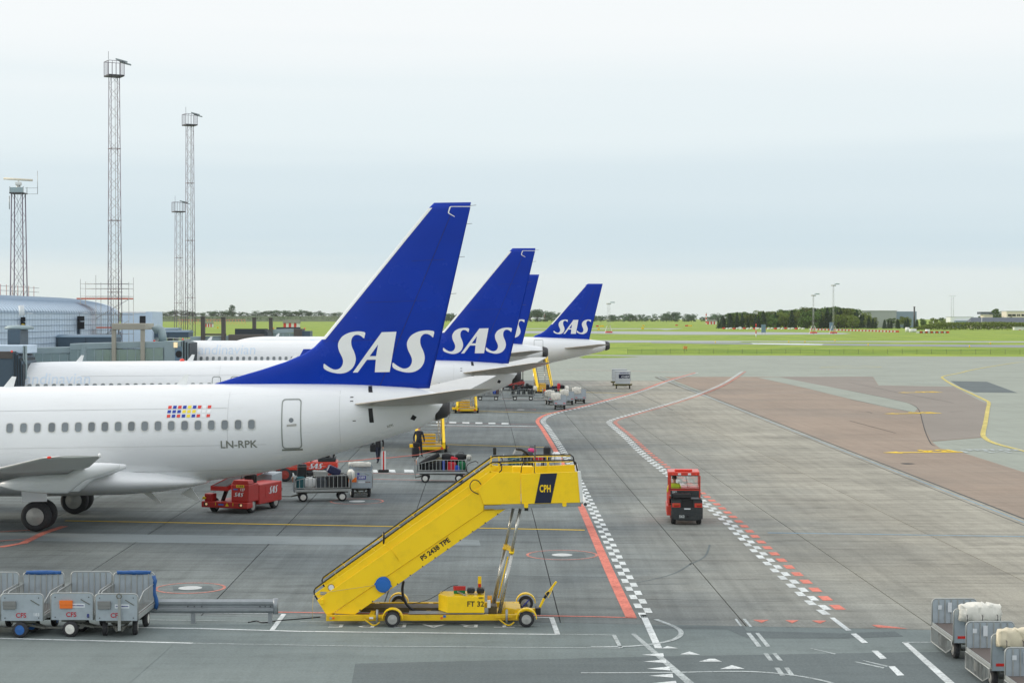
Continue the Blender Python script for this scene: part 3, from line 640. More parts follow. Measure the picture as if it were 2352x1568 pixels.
def build_737(label, X, Y, ext, pitch, first):
    """ext: extra fuselage length ahead of the wing and behind; local x=0 at main gear, +x to the tail"""
    T = 0.0
    tab = [(-17.0 - ext, 3.05, 2.75, .12), (-16.6 - ext, 3.6, 2.3, .7), (-15.6 - ext, 4.25, 1.85, 1.25), (-14.0 - ext, 4.95, 1.5, 1.68), (-12.0 - ext, 5.27, 1.32, 1.86), (-9.5, 5.3, 1.28, 1.88), (-3, 5.3, 1.28, 1.88), (3.5, 5.3, 1.30, 1.88), (5.2, 5.3, 1.42, 1.86), (7.71, 5.28, 1.72, 1.72), (9.47, 5.26, 2.09, 1.52), (11.58, 5.2, 2.67, 1.2), (13.1, 5.1, 3.1, .92), (14.2, 5.0, 3.45, .68), (15.0, 4.78, 3.86, .4), (15.25, 4.62, 4.02, .3)]
    pl = Plane(label, (X, Y, 0), -pitch, tab)
    lx = lambda u: (u - 1176) / 58.48 + 17.8
    lz = lambda u, v: 7.97 - (v - 730) / 58.48 - .0142 * lx(u)
    C = lambda p: (lambda q: (lx(q[0]), lz(q[0], q[1])))(Z3(p))
    le = [C(p) for p in [(100, 1307), (330, 1240), (500, 1190), (640, 1135), (720, 1090), (785, 1025), (1000, 765), (1300, 401), (1465, 203), (1478, 184), (1500, 173), (1560, 168)]]
    te = [C(p) for p in [(1452, 1335), (1725, 200), (1728, 170)]]
    zt = te[-1][1]
    LE = sorted((p[1], p[0]) for p in le); TE = sorted((p[1], p[0]) for p in te)
    z0 = 5.0
    LE = [(z0, LE[0][1] - .4)] + LE
    f, surf = make_fin(pl, LE, TE, [(z0, .17), (6.5, .3), (zt, .08)], z0, zt - .01, strip_from=C((785, 1030))[1])
    c0 = C((1136, 1109)); me = outline_mesh(logo()); hh = 262 / 2.7307 / 58.48
    drape(me, lambda a, b: surf(c0[0] + a * hh, c0[1] + b * hh, .014), .1); letter(me, white_m, f, None, 'lettering')
    me = outline_mesh([[C(p) for p in [(1728, 196), (1600, 197), (1592, 202), (1582, 236), (1586, 243), (1625, 265), (1625, 260), (1592, 240), (1590, 235), (1600, 205), (1605, 201), (1728, 201)]]]); drape(me, lambda a, b: surf(a, b, .012), .2); letter(me, white_m, f, None, 'rudder_line')
    for s_ in (-1, 1):
        wing_surface(pl, 'stabilizer', [(s_ * .55, 11.35, 15.2, 4.42, .17), (s_ * 1.1, 11.8, 15.3, 4.47, .16), (s_ * 4, 13.95, 16.25, 4.83, .1), (s_ * 6.9, 16.0, 17.15, 5.2, .06), (s_ * 7.15, 16.5, 17.2, 5.23, .02)], metal_m if s_ < 0 else wing_m)
        W_ = [(s_ * 1.2, -4.6, 2.6, 1.95, .5), (s_ * 2.6, -3.6, 2.5, 2.1, .42), (s_ * 6, -1.9, 2.3, 2.45, .27), (s_ * 11, .9, 3.9, 3.0, .18), (s_ * 16.6, 3.85, 5.6, 3.75, .1), (s_ * 17.1, 4.5, 5.7, 3.82, .06)]
        dx = 0 if first else -2.0
        W_ = [(a, b + dx, c + dx, d_, e_) for a, b, c, d_, e_ in W_]
        wg = wing_surface(pl, 'wing', W_, wing_m)
        if first and s_ < 0:
            MB().ball((4.2, -17.08, 3.80), .07, .04, .04).build('nav_light', redlamp_m, wg); MB().cyl((5.66, -17.06, 3.84), (5.72, -17.06, 3.84), .06).build('tail_light', white_m, wg)
        if not first:
            rings = []
            for k in range(6):
                t = k / 5; x0 = 4.3 + dx + 1.5 * t; rings.append([(p[0], s_ * (17.0 + .75 * t) + p[1] * .8, p[2]) for p in airfoil_ring(x0, x0 + 1.3 - .75 * t, .06, 0, 3.85 + 2.45 * t, True)])
            MB().loft(rings).build('winglet', blue_m, pl.root, fix=True)
        for yk, xe, ln in ((8.6, 4.35, 4.2), (5.6, 3.9, 4.0)):
            rings = [(interp(k / 6, [(0, 0), (.5, .9), (1, 1)])[0], r_) for k, r_ in enumerate((.02, .2, .27, .28, .22, .13, .03))]
            MB().loft([[(xe - ln + ln * k / 7, s_ * yk + .8 * r_ * math.cos(t * math.pi / 6), (2.35 if yk > 7 else 2.1) - .1 + 1.25 * r_ * math.sin(t * math.pi / 6) + (.08 * k if k > 4 else .06 * (4 - k) * 0)) for t in range(12)] for k, r_ in enumerate((.03, .17, .24, .27, .27, .24, .17, .06))]).build('flap_fairing', skin_m, pl.root, fix=True)
        gear(pl, 0.0, s_ * 2.86, 2.0)
        n_ = MB().lathe([(-3.6, .95), (-3.4, 1.05), (-2.6, 1.08), (-1.0, .98), (.2, .72), (.2, .5)], (-3.9, s_ * 4.83, 1.75), 'x', 24).build('engine', skin_m, pl.root, fix=True)
        n2 = MB().cyl((-13.0 - ext, s_ * .22, .34), (-13.0 - ext, s_ * .22 + s_ * .18, .34), .34, n=18).build('nose_wheel', tyre_m, pl.root)
    MB().cyl((-13.0 - ext, 0, .34), (-12.9 - ext, 0, 1.6), .08).build('nose_gear', metal_m, pl.root)
    # belly fairing
    bel = []
    for x, zt_, zb, hw in ((-6, 1.7, 1.3, .8), (-4.5, 2.1, 1.08, 1.9), (-1, 2.2, 1.0, 2.05), (2.6, 2.25, 1.02, 2.02), (4.2, 2.1, 1.12, 1.8), (5.4, 1.8, 1.3, 1.3), (5.9, 1.6, 1.42, .5)):
        zc_, h = (zt_ + zb) / 2, (zt_ - zb) / 2; bel.append([(x, hw * math.sin(t * math.pi / 12), zc_ + h * math.cos(t * math.pi / 12)) for t in range(24)])
    MB().loft(bel).build('belly_fairing', skin_m, pl.root, fix=True)
    MB().loft([[(x, .45 * k * math.sin(t * math.pi / 8), z + h * math.cos(t * math.pi / 8)) for t in range(16)] for x, k, z, h in ((14.85, .9, 4.2, .48), (15.3, .75, 4.28, .42), (15.42, .5, 4.3, .3))]).build('exhaust_cone', dkgrey_m, pl.root, fix=True)
    for x0, x1, za, zb in ((12.25, 12.4, 4.9, 5.15 - .02), (12.3, 12.46, 3.75, 4.3)):
        pl.patch('slot', [[(x0, zb), (x1, zb), (x1 + .05, za), (x0 + .04, za)]], blk_m, .01)
    pl.patch('slot', [[(14.0, 4.02), (14.15, 3.92), (14.05, 3.78), (13.9, 3.85)]], blk_m, .01)
    for x, z in ((11.6, 4.75), (11.6, 4.6), (11.7, 3.85)): pl.patch('sensor', [[(x, z), (x + .12, z), (x + .12, z - .03), (x, z - .03)]], blk_m, .01)
    for x, z, m in ((9.5 + ext * .0, 2.6, dline_m),): pass
    zw = 3.78
    xs = [7.87 - .508 * k for k in range(16)] + [7.87 - .508 * 15 - .02 - .53 * k for k in range(1, 4)]
    for x in xs: pl.window(x, zw)
    xx = xs[-1] - .59
    while xx > -12.5 - ext: pl.window(xx, zw); xx -= .508
    pl.door(8.99, 9.75, 2.80, 4.72)
    for x in ((2.2, .6) if first else (-3.55, -2.4)):
        if not first: pl.door(x - .28, x + .28, 3.3, 4.35, win=False)
    # seams
    seam = mat('seam_line', S((196, 199, 199)), .5, 0, 0)
    for z, xa, xb in ((4.42, -12, 6.9), (3.0, -8, 8.4), (2.0, -4, 10.5)):
        me = outline_mesh([[(xa, z - .008), (xb, z - .008), (xb, z + .008), (xa, z + .008)]]); drape(me, lambda a, b: pl.side(a, b, .004), .4); letter(me, seam, pl.root, None, 'panel_seam')
    for x in (6.95, 11.2, -3.4):
        me = outline_mesh([[(x - .007, 2.9), (x + .007, 2.9), (x + .007, 5.0), (x - .007, 5.0)]]); drape(me, lambda a, b: pl.side(a, b, .004), .2); letter(me, seam, pl.root, None, 'panel_seam')
    for t in (.02, .12, .3, .5):
        z = zt - (zt - 5.1) * t; x = interp(z, TE)[0]; MB().cyl((x - .02, 0, z), (x + .22, 0, z + .02), .008, n=4).build('static_wick', dkgrey_m, f)
    for z, xa, xb in ((6.9, 10.5, 13.6), (8.4, 12.2, 14.6), (10.0, 14.0, 15.3)):
        me = outline_mesh([[(xa, z - .006), (xb, z + .05 - .006), (xb, z + .05 + .006), (xa, z + .006)]]); drape(me, lambda a, b: surf(a, b, .004), .5); letter(me, mat('panel_line', S((10, 18, 96)), .5, 0, 0), f, None, 'panel_seam')
    # antennas on the roof
    for x in ((-1.9, 4.9) if first else (-12.5, -5.5, 1.0)):
        MB().prism([(x - .22, 5.27), (x + .18, 5.27), (x + .3, 5.68), (x + .14, 5.7)], -.03, .03).build('antenna', white_m, pl.root)
    for x in (0.3,): MB().prism([(x + 4.6 - .1, 1.0), (x + 4.9, 1.25), (x + 5.25, .72), (x + 5.1, .7)], -.04, .04).build('belly_antenna', wing_m, pl.root)
    MB().prism([(3.25, 1.1), (3.6, 1.1), (4.0, .68), (3.85, .66)], -.04, .04).build('belly_antenna', wing_m, pl.root)
    MB().ball((-6.0, 0, 5.32), .16, .16, .12).build('beacon', redlamp_m, pl.root)
    if first:
        pl.text('LN-RPK', lx(500) + .42, 7.97 - (1022 - 730) / 60.15 - .1, .40, reg_m, bold=.006, sx=1.04)
        pl.text('RPK', 13.0, 3.55, .15, reg_m, rot=.35)
        rows_ = ('RBRBYBRWR', 'BBBYYYWWW', 'RBRBYBRWR'); mm = dict(R=flag_r, B=flag_b, Y=flag_y, W=flag_w)
        zf = zc(0, 832.6, 3.4133)
        for r_ in range(3):
            for c_ in range(9):
                zx, zy = 1326 + 38.7 * c_ - 2.5 * r_, 340 + 33.5 * r_ - c_ * .4
                Q = [zf((zx + (6 if k in (0, 1) else 0) - 2, zy) if False else (zx + dx, zy + dy)) for k, (dx, dy) in enumerate(((2, 0), (29, -1), (27, 22), (0, 23)))]
                pl.patch('flag_square', [[((q[0] - 1176) / 59.9 + 17.8, 7.97 - (q[1] - 730) / 59.9 - .0142 * ((q[0] - 1176) / 59.9 + 17.8)) for q in Q]], mm[rows_[r_][c_]], .008, None, .25)
    else:
        pl.title(-15.84, -11.35, 4.24)
    return pl
PLANE1 = build_737('white airliner nearest the camera, blue tail fin, registration LN-RPK on its side', -17.8, 68.4, 0, .0142, True)
PLANE2 = build_737('second white airliner from the front, its blue fin right behind the nearest tail', (1232 - 1176) / 36.4 - 16.35, 110, 2.9, .006, False)
def build_A320(label, X, Y, length, z_off):
    """local x=0 at the tail tip, nose towards -x"""
    k = 1 / (5.3195 * 20.6)
    C = lambda p: ((p[0] - 1088) * k, 7.97 - ((648.9 + p[1] / 5.3195) - 730) / 20.6)
    top, bot = 5.9, 1.76
    tab = [(-length, 3.4, 3.1, .12), (-length + .5, 4.1, 2.4, .85), (-length + 1.6, 4.75, 2.0, 1.4), (-length + 3.2, 5.5, 1.82, 1.8), (-length + 5.5, 5.88, 1.76, 1.96), (-length + 9, 5.9, 1.76, 1.975), (-20, 5.9, 1.76, 1.975), (-13.5, 5.9, 1.78, 1.975), (-10.5, 5.88, 2.1, 1.9), (-7.5, 5.82, 2.75, 1.66), (-5, 5.72, 3.3, 1.3), (-2.5, 5.6, 3.85, .9), (-1.0, 5.42, 4.2, .6), (-.3, 5.25, 4.48, .42), (0, 5.1, 4.6, .3)]
    pl = Plane(label, (X, Y, z_off), 0, tab)
    le = [C(p) for p in [(160, 655), (250, 622), (310, 585), (375, 515), (580, 278), (782, 48), (800, 25), (830, 14), (860, 13)]]
    te = [C(p) for p in [(845, 692), (1010, 13)]]
    LE = sorted((p[1], p[0]) for p in le); TE = sorted((p[1], p[0]) for p in te); z0 = 5.55; LE = [(z0, LE[0][1] - .3)] + LE; zt = te[-1][1]
    f, surf = make_fin(pl, LE, TE, [(z0, .16), (6.6, .3), (zt, .09)], z0, zt - .01, strip_from=C((385, 510))[1])
    c0 = C((637, 540)); hh = 178 * k; me = outline_mesh(logo()); drape(me, lambda a, b: surf(c0[0] + a * hh * .97, c0[1] + b * hh, .02), .12); letter(me, white_m, f, None, 'lettering')
    for s_ in (-1, 1):
        wing_surface(pl, 'stabilizer', [(s_ * .5, -5.6, -1.9, 4.55, .2), (s_ * 1.2, -5.1, -1.75, 4.62, .19), (s_ * 3.6, -3.4, -1.15, 4.85, .12), (s_ * 6.1, -1.65, -.35, 5.1, .06), (s_ * 6.25, -1.4, -.35, 5.12, .02)], metal_m if s_ < 0 else wing_m)
        b = -length * .5 + 1.5
        wing_surface(pl, 'wing', [(s_ * 1.2, b - 5.5, b + 2.3, 2.2, .5), (s_ * 6.3, b - 2.6, b + 2.2, 2.7, .27), (s_ * 16.9, b + 2.9, b + 4.5, 3.9, .1)], wing_m)
        gear(pl, b + .3, s_ * 3.8, 2.4)
        MB().lathe([(-3.6, 1.0), (-3.4, 1.12), (-2.4, 1.15), (-.8, 1.0), (.3, .7), (.3, .4)], (b - 3.5, s_ * 5.75, 1.9), 'x', 24).build('engine', skin_m, pl.root, fix=True)
        MB().cyl((-length + 5.0, s_ * .2, .38), (-length + 5.0, s_ * .42, .38), .38, n=18).build('nose_wheel', tyre_m, pl.root)
    MB().cyl((-length + 5.0, 0, .38), (-length + 5.1, 0, 2.0), .09).build('nose_gear', metal_m, pl.root)
    MB().loft([[(x, r_ * math.cos(t * math.pi / 8), z + r_ * 1.15 * math.sin(t * math.pi / 8)) for t in range(16)] for x, r_, z in ((-.42, .48, 4.86), (-.02, .36, 4.86), (.08, .24, 4.86))]).build('exhaust_cone', dkgrey_m, pl.root, fix=True)
    xx = -length + 6.6; i = 0
    while xx < -10.2:
        pl.window(xx, 4.35, .24, .34); xx += .533
    pl.door(C((168, 0))[0], C((280, 0))[0], 3.9, 5.55, .04, win=False)
    for x in (-19.6, -18.3): pl.door(x - .27, x + .27, 3.9, 5.0, .05, win=False)
    for x in (-length + 7.5, -length + 22): MB().prism([(x - .22, 5.86), (x + .18, 5.86), (x + .3, 6.25), (x + .14, 6.27)], -.03, .03).build('antenna', white_m, pl.root)
    MB().ball((-16.5, 0, 5.9), .2, .2, .14).build('beacon', redlamp_m, pl.root)
    xe = -25.67 if length < 40 else -27.0; pl.title(xe - 5.53, xe, 5.1)
    return pl
PLANE3 = build_A320('third white airliner, mostly hidden, a sliver of its blue fin behind the second tail', (1257 - 1176) / 25.8, 155, 37.6, .05)
PLANE4 = build_A320('farthest parked white airliner, whole blue fin with white letters in view over the grass', (1398.9 - 1176) / 20.6, 194, 44.5, 0)
# ================================================================== AIR STAIRS
yel_m = mat('stairs_yellow', S((255, 212, 0)), .45, 0, .05, 1.2, dirt=.2, dcol=(.42, .27, .02), coat=.1)
yel2_m = mat('chassis_yellow', S((226, 186, 12)), .45, 0, .08, 2, dirt=.3, dcol=(.12, .09, .04))
navy_m = mat('navy_panel', S((16, 26, 58)), .4, 0, .05, 2)
steel_m = mat('galvanised', S((150, 156, 160)), .45, .5, .12, 4, dirt=.25, dcol=(.14, .13, .12))
chrome_m = mat('lift_column', S((188, 188, 182)), .28, .75, .08, 3, dirt=.2)
bluereel_m = mat('reel_blue', S((32, 104, 184)), .4, 0, .08, 3)
wht_m = mat('white_plastic', S((222, 224, 222)), .5, 0, .05, 4)
red_m2 = mat('signal_red', S((206, 44, 36)), .45, 0, .06, 4)
org_m = mat('orange_lens', S((236, 110, 30)), .35, 0, .05)
grn_m = mat('broom_green', S((20, 120, 70)), .6, 0, .1)
yhub_m = mat('hub_yellow', S((220, 186, 30)), .5, 0, .1, 5, dirt=.3)
whub_m = mat('hub_white', S((224, 224, 216)), .5, 0, .06, 6, dirt=.3)
bhub_m = mat('hub_blue', S((40, 100, 170)), .5, 0, .06, 6, dirt=.3)
rhub_m = mat('hub_red', S((150, 52, 40)), .55, 0, .06, 6, dirt=.4)
def wheel(par, x, y, z, r, w, ang=0.0, hub=hub_m, name='wheel'):
    M = Matrix.Translation((x, y, z)) @ Matrix.Rotation(ang, 4, 'Z')
    t = MB().lathe([(-w / 2, r * .6), (-w / 2, r * .86), (-w * .34, r * .98), (-w * .1, r), (w * .1, r), (w * .34, r * .98), (w / 2, r * .86), (w / 2, r * .6)], (0, 0, 0), 'y', 24).xf(M).build(name, tyre_m, par)
    for sy in (-1, 1):
        k = MB().lathe([(sy * w * .505, r * .62), (sy * w * .52, r * .58), (sy * w * .51, r * .5), (sy * w * .515, r * .28), (sy * w * .56, r * .2), (sy * w * .56, .002)], (0, 0, 0), 'y', 20)
        k.xf(M).build('rim', hub, t, fix=True)
    return t
def big_stairs():
    D0 = 45.15; WD = 2.05
    root = thing('passenger_stairs', 'big yellow mobile passenger stairs in the foreground, navy CPH panel, FT 32', 'passenger stairs', (W(1000, 1440, 45.9).x, 45.9, 0))
    off = -root.location
    def Q(zx, zy, D=D0): p = Z6((zx, zy)); q = W(p[0], p[1], D); return (q.x, q.z)
    def B(m, name, mt, bevel=0, par=None): 
        o = m.build(name, mt, par or root, bevel, fix=True)
        if par is None: o.location = off
        return o
    PQ = lambda pts, D=D0: [Q(a, b, D) for a, b in pts]
    for k, y in enumerate((D0, D0 + WD)):
        s_ = 1 if k == 0 else -1
        sp = B(MB().prism(PQ([(133, 1272), (205, 1222), (1392, 398), (1440, 520), (1440, 570), (255, 1375), (205, 1385)]), y, y + s_ * .05), 'side_panel', yel_m, .008)
        B(MB().prism(PQ([(258, 1377), (1437, 574), (1610, 560), (430, 1385)]), y + s_ * .03, y + s_ * .12), 'stringer', yel_m, .008)
        B(MB().prism(PQ([(112, 1225), (1490, 262), (1556, 272), (1405, 397), (205, 1226), (140, 1262)]), y + s_ * .06, y + s_ * .09), 'balustrade_panel', yel_m, .006)
        B(MB().prism(PQ([(1395, 400), (1550, 272), (1730, 270), (1730, 517), (1440, 522)]), y - s_ * .03, y - s_ * .005), 'platform_side', yel_m, .006)
        fp = B(MB().prism(PQ([(1732, 282), (2175, 263), (2195, 505), (1737, 517)]), y - s_ * .07, y - s_ * .035), 'platform_front', yel_m, .006)
        B(MB().prism(PQ([(2178, 260), (2200, 262), (2220, 500), (2195, 505)]), y - s_ * .10, y + s_ * .04), 'bumper', wht_m, .01)
        if k == 0:
            pn = B(MB().prism(PQ([(1885, 280), (2016, 275), (1966, 508), (1838, 511)]), y - .078, y - .071), 'livery_panel', navy_m)
            q = Q(1922, 398); me = text_mesh('CPH', .19, bold=.006, space=1.04); me.transform(Matrix.Diagonal((.78, 1.35, 1, 1)))
            letter(me, yel_m, pn, at(FRONT, q[0], y - .081, q[1]))
            a, b = Q(965, 940), Q(1155, 808); ang = math.atan2(b[1] - a[1], b[0] - a[0])
            letter(text_mesh('PS 2438 TPE', .175, bold=.005), blk_m, root, Matrix.Translation(off) @ at(FRONT, (a[0] + b[0]) / 2, y + .022, (a[1] + b[1]) / 2) @ Matrix.Rotation(ang, 4, 'Z'))
            for t in range(12):
                u, v = 470 + 1080 * t / 11, 1350 - 752 * t / 11; c = Q(u, v)
                B(MB().cyl((c[0], y + .03, c[1]), (c[0], y + .01, c[1]), .018, n=6), 'bolt', dkgrey_m)
        else:
            pass
        # hand rails
        dz = 0; yy = y + s_ * .075
        rail = PQ([(135, 1272), (112, 1235), (107, 1205), (118, 1180), (300, 1050), (1480, 208), (1510, 192)]) + PQ([(1560, 190), (1840, 183), (2138, 178), (2162, 196), (2176, 262)])
        B(MB().tube([(p[0], yy, p[1]) for p in rail], .019, 8), 'handrail', blk_m)
        B(MB().tube([(p[0], yy, p[1] - .036) for p in rail[3:-2]], .014, 6), 'rail_core', yel_m)
        for u, v, u2, v2 in ((270, 1062, 300, 1095), (555, 862, 590, 892), (838, 665, 872, 692), (1118, 468, 1160, 498), (1340, 305, 1375, 340)):
            a, b = Q(u, v), Q(u2, v2); B(MB().bar((a[0], yy, a[1]), (b[0], yy, b[1]), .03, .018), 'rail_post', yel_m)
        for u in (1490, 1555, 1845, 1950): a, b = Q(u, 190), Q(u + 2, 275); B(MB().bar((a[0], yy, a[1]), (b[0], yy, b[1]), .03), 'rail_post', yel_m)
        loop = PQ([(1560, 192), (1572, 168), (1530, 160), (1515, 190)]); 
        loop = PQ([(1505, 190), (1562, 192), (1582, 215), (1580, 255), (1562, 272)]); B(MB().tube([(p[0], yy - s_ * .03, p[1]) for p in loop], .017, 6), 'rail_loop', blk_m)
        loop = PQ([(1732, 275), (1738, 225), (1755, 192), (1800, 182)]); B(MB().tube([(p[0], yy - s_ * .05, p[1]) for p in loop], .014, 6), 'rail_loop', blk_m)
    # floor, under rail, far inner parapet, pipe
    a, b = Q(1440, 500), Q(2195, 508)
    B(MB().box(a[0], b[0], D0, D0 + WD, b[1] - .03, b[1] + .03), 'platform_floor', steel_m)
    for y in (D0 - .06, D0 + WD - .04): B(MB().prism(PQ([(1445, 530), (2205, 508), (2205, 535), (1445, 558)]), y, y + .1), 'slide_rail', steel_m, .008)
    q = Q(2232, 512); B(MB().cyl((q[0], D0 - .28, q[1]), (q[0], D0 + WD + .25, q[1]), .055, n=16).box(q[0] - .16, q[0], D0 + .1, D0 + .25, q[1] - .03, q[1] + .03), 'front_pipe', wht_m)
    q = Q(2237, 518, D0 - .28); B(MB().cyl((q[0], D0 - .283, Q(2232, 512)[1]), (q[0], D0 - .286, Q(2232, 512)[1]), .042, n=16), 'pipe_end', dkgrey_m)
    for u, v in ((1772, 530), (2072, 520)): q = Q(u, v); B(MB().prism([(q[0] - .055, q[1] + .05), (q[0] + .055, q[1] + .05), (q[0] + .055, q[1] - .03), (q[0] + .03, q[1] - .055), (q[0] - .03, q[1] - .055), (q[0] - .055, q[1] - .03)], D0 - .09, D0 - .065), 'clamp_plate', yel_m)
    q = Q(1775, 560); B(MB().box(q[0] - .05, q[0] + .05, D0 + .1, D0 + .2, q[1] - .05, q[1] + .05), 'bracket', blk_m)
    # treads
    a, b = Q(230, 1290), Q(1440, 470)
    for k in range(17):
        t = k / 16; x, z = a[0] + (b[0] - a[0]) * t, a[1] + (b[1] - a[1]) * t
        B(MB().box(x - .14, x + .14, D0 + .1, D0 + WD - .1, z - .02, z + .02), 'tread', steel_m)
    # console on the platform
    q0, q1 = Q(1665, 232), Q(1735, 275); B(MB().box(q0[0], q1[0] + .3, D0 + .55, D0 + .85, q1[1] - .2, q0[1] - .02), 'console', yel_m, .02)
    st = [(Q(1690, 100)), Q(1740, 108), Q(1775, 130), Q(1790, 155)]
    B(MB().tube([(p[0], D0 + .6, p[1]) for p in st], .035, 8), 'mirror_arm', blk_m)
    q = Q(1520, 150); B(MB().cbox((q[0], D0 + WD - .1, q[1]), (.09, .05, .2)), 'floodlight', blk_m, .015)
    q = Q(1845, 150); B(MB().cyl((q[0], D0 + .9, q[1] - .5), (q[0], D0 + .9, q[1] + .25), .02), 'lamp_post', dkgrey_m)
    for u in (1470, 1497): q0, q1 = Q(u, 285), Q(u, 335); B(MB().cyl((q0[0], D0 + .14, q1[1]), (q0[0], D0 + .14, q0[1]), .05), 'canister', wht_m)
    hose = [Q(u, v) for u, v in [(1305, 340), (1290, 365), (1300, 385), (1335, 350), (1370, 318), (1420, 368)]]
    B(MB().tube(smooth_open([(p[0], D0 - .05, p[1]) for p in [Q(u, v) for u, v in [(1420, 365), (1395, 335), (1360, 330), (1333, 365), (1345, 410), (1400, 440)]]], 4), .014, 6), 'cable', blk_m)
    B(MB().tube(smooth_open([(p[0], D0 + WD, p[1]) for p in [Q(u, v) for u, v in [(1385, 250), (1360, 235), (1300, 260), (1290, 310), (1310, 330)]]], 4), .012, 6), 'cable', blk_m)
    # mirror, reel, plates
    q = Q(655, 782); B(MB().lathe([(-.012, .0), (-.012, .16), (.012, .17), (.03, .12), (.03, .0)], (0, 0, 0), 'x', 16).xf(Matrix.Translation((q[0], D0 - .02, q[1])) @ Matrix.Diagonal((1, .5, 1, 1))), 'mirror', blk_m)
    B(MB().lathe([(-.005, .0), (-.005, .13), (.004, .13), (.004, .0)], (0, 0, 0), 'x', 16).xf(Matrix.Translation((q[0] - .016, D0 - .02, q[1] - .02)) @ Matrix.Diagonal((1, .5, 1, 1))), 'mirror_back', yel_m)
    B(MB().tube([(p[0], D0 - .02, p[1]) for p in PQ([(655, 840), (690, 855), (722, 880), (775, 962)])], .009, 6), 'mirror_bracket', yel_m)
    q = Q(652, 1148); rl = B(MB().lathe([(0, .205), (-.04, .205), (-.042, .17), (-.065, .168), (-.067, .11), (-.08, .108), (-.08, .002)], (q[0], D0 + .0, q[1]), 'y', 28, False).prism([(q[0] - .24, q[1]), (q[0] - .15, q[1] + .13), (q[0], q[1] - .05)], D0 - .04, D0 - .005).prism([(q[0] + .24, q[1] - .06), (q[0] + .05, q[1] + .22), (q[0], q[1] - .05)], D0 - .04, D0 - .005), 'hose_reel', bluereel_m)
    q = Q(243, 1174); B(MB().cyl((q[0], D0 + .03, q[1]), (q[0], D0 + .05, q[1]), .072, n=20), 'sign_plate', wht_m); B(MB().cyl((q[0], D0 + .038, q[1]), (q[0], D0 + .05, q[1]), .085, n=20), 'sign_ring', mat('sign_brown', S((120, 70, 40)), .5))
    q = Q(176, 1280); B(MB().cbox((q[0], D0 - .03, q[1]), (.08, .05, .13)), 'switch_box', yel_m, .01)
    q = Q(182, 1220); B(MB().cbox((q[0], D0 + .045, q[1]), (.16, .03, .08)), 'rating_plate', steel_m)
    B(MB().tube([(p[0], D0 - .03, p[1]) for p in PQ([(105, 1235), (100, 1320), (98, 1425)])], .006, 5), 'rope', mat('rope', S((196, 178, 120)), .8))
    B(MB().tube([(p[0], D0 - .06, p[1]) for p in PQ([(108, 1232), (250, 1200), (450, 1172), (585, 1152)])], .006, 5), 'rope', mat('rope', S((196, 178, 120)), .8))
    # lift columns
    for (u0, v0, u1, v1), D in (((1565, 1372, 1727, 555), 45.3), ((1518, 1300, 1672, 552), 46.5)):
        a, b = Q(u0, v0, D), Q(u1, v1, D); A, Bv = Vector((a[0], D, a[1])), Vector((b[0], D, b[1])); m_ = A.lerp(Bv, .58)
        B(MB().cyl(A, m_, .052, n=16), 'lift_cylinder', chrome_m); B(MB().cyl(m_, Bv, .04, n=16), 'lift_rod', chrome_m)
        B(MB().cyl(m_ - (Bv - A).normalized() * .03, m_ + (Bv - A).normalized() * .03, .066, n=16), 'collar', yel_m)
    a, b = Q(1610, 850, 46.4), Q(1665, 880, 45.3); B(MB().bar((a[0], 46.5, a[1]), (b[0], 45.3, b[1]), .1, .1), 'cross_tie', yel_m)
    a, b = Q(1555, 1255, 46), Q(1630, 930, 46); B(MB().tube([(a[0], 46, a[1]), (b[0], 46, b[1])], .02), 'guide_rod', yel_m)
    # hose loop
    B(MB().tube(smooth_open([(p[0], 45.7, p[1]) for p in [Q(u, v, 45.7) for u, v in [(812, 1122), (802, 1190), (815, 1260), (850, 1320), (905, 1352), (1000, 1362), (1105, 1360)]]], 5), .035, 8), 'hose', blk_m)
    B(MB().tube(smooth_open([(p[0], 45.0, p[1]) for p in [Q(u, v, 45) for u, v in [(880, 1300), (1000, 1270), (1100, 1215), (1180, 1165), (1240, 1155)]]], 4), .008, 5), 'cable', blk_m)
    # chassis
    for y, s_ in ((45.05, 1), (47.15, -1)):
        B(MB().prism(PQ([(205, 1390), (1720, 1385), (1720, 1430), (205, 1436)], 45.05), y, y + s_ * .12), 'chassis_beam', yel2_m, .008)
    for u in (230, 560, 1000, 1400, 1700): q = Q(u, 1400, 45.05); B(MB().box(q[0] - .06, q[0] + .06, 45.15, 47.1, q[1] - .05, q[1] + .05), 'cross_beam', yel2_m)
    q0, q1 = Q(480, 1345, 46), Q(1110, 1310, 46); B(MB().box(q0[0], q1[0], 45.7, 46.35, q0[1] - .02, q1[1] - .02), 'slide_bed', mat('greasy_steel', S((84, 74, 50)), .5, .4, .2, 3))
    q0, q1 = Q(850, 1378, 45.1), Q(1440, 1370, 45.1); B(MB().box(q0[0], q1[0], 45.06, 45.5, q0[1], q0[1] + .012), 'step_plate', steel_m)
    for (u, v), y in (((728, 1430), 44.98), ((1775, 1420), 44.98), ((728, 1430), 47.25), ((1775, 1420), 47.25)):
        x = Q(u, v, 44.98)[0]; y_ = y - .11 if y < 46 else y + .11
        wheel(root, x + off.x, y_ + off.y, .205, .205, .17, 0, hub_m)
        P = [(x + .25 * math.cos(t * math.pi / 10), .215 + .25 * math.sin(t * math.pi / 10)) for t in range(0, 11)]; P2_ = [(x + .27 * math.cos(t * math.pi / 10), .225 + .27 * math.sin(t * math.pi / 10)) for t in range(10, -1, -1)]
        B(MB().prism(P + P2_, y_ - .1, y_ + .1), 'mudguard', yel_m)
        B(MB().cyl((x, 45.2, .2), (x, 47.2, .2), .05), 'axle', dkgrey_m)
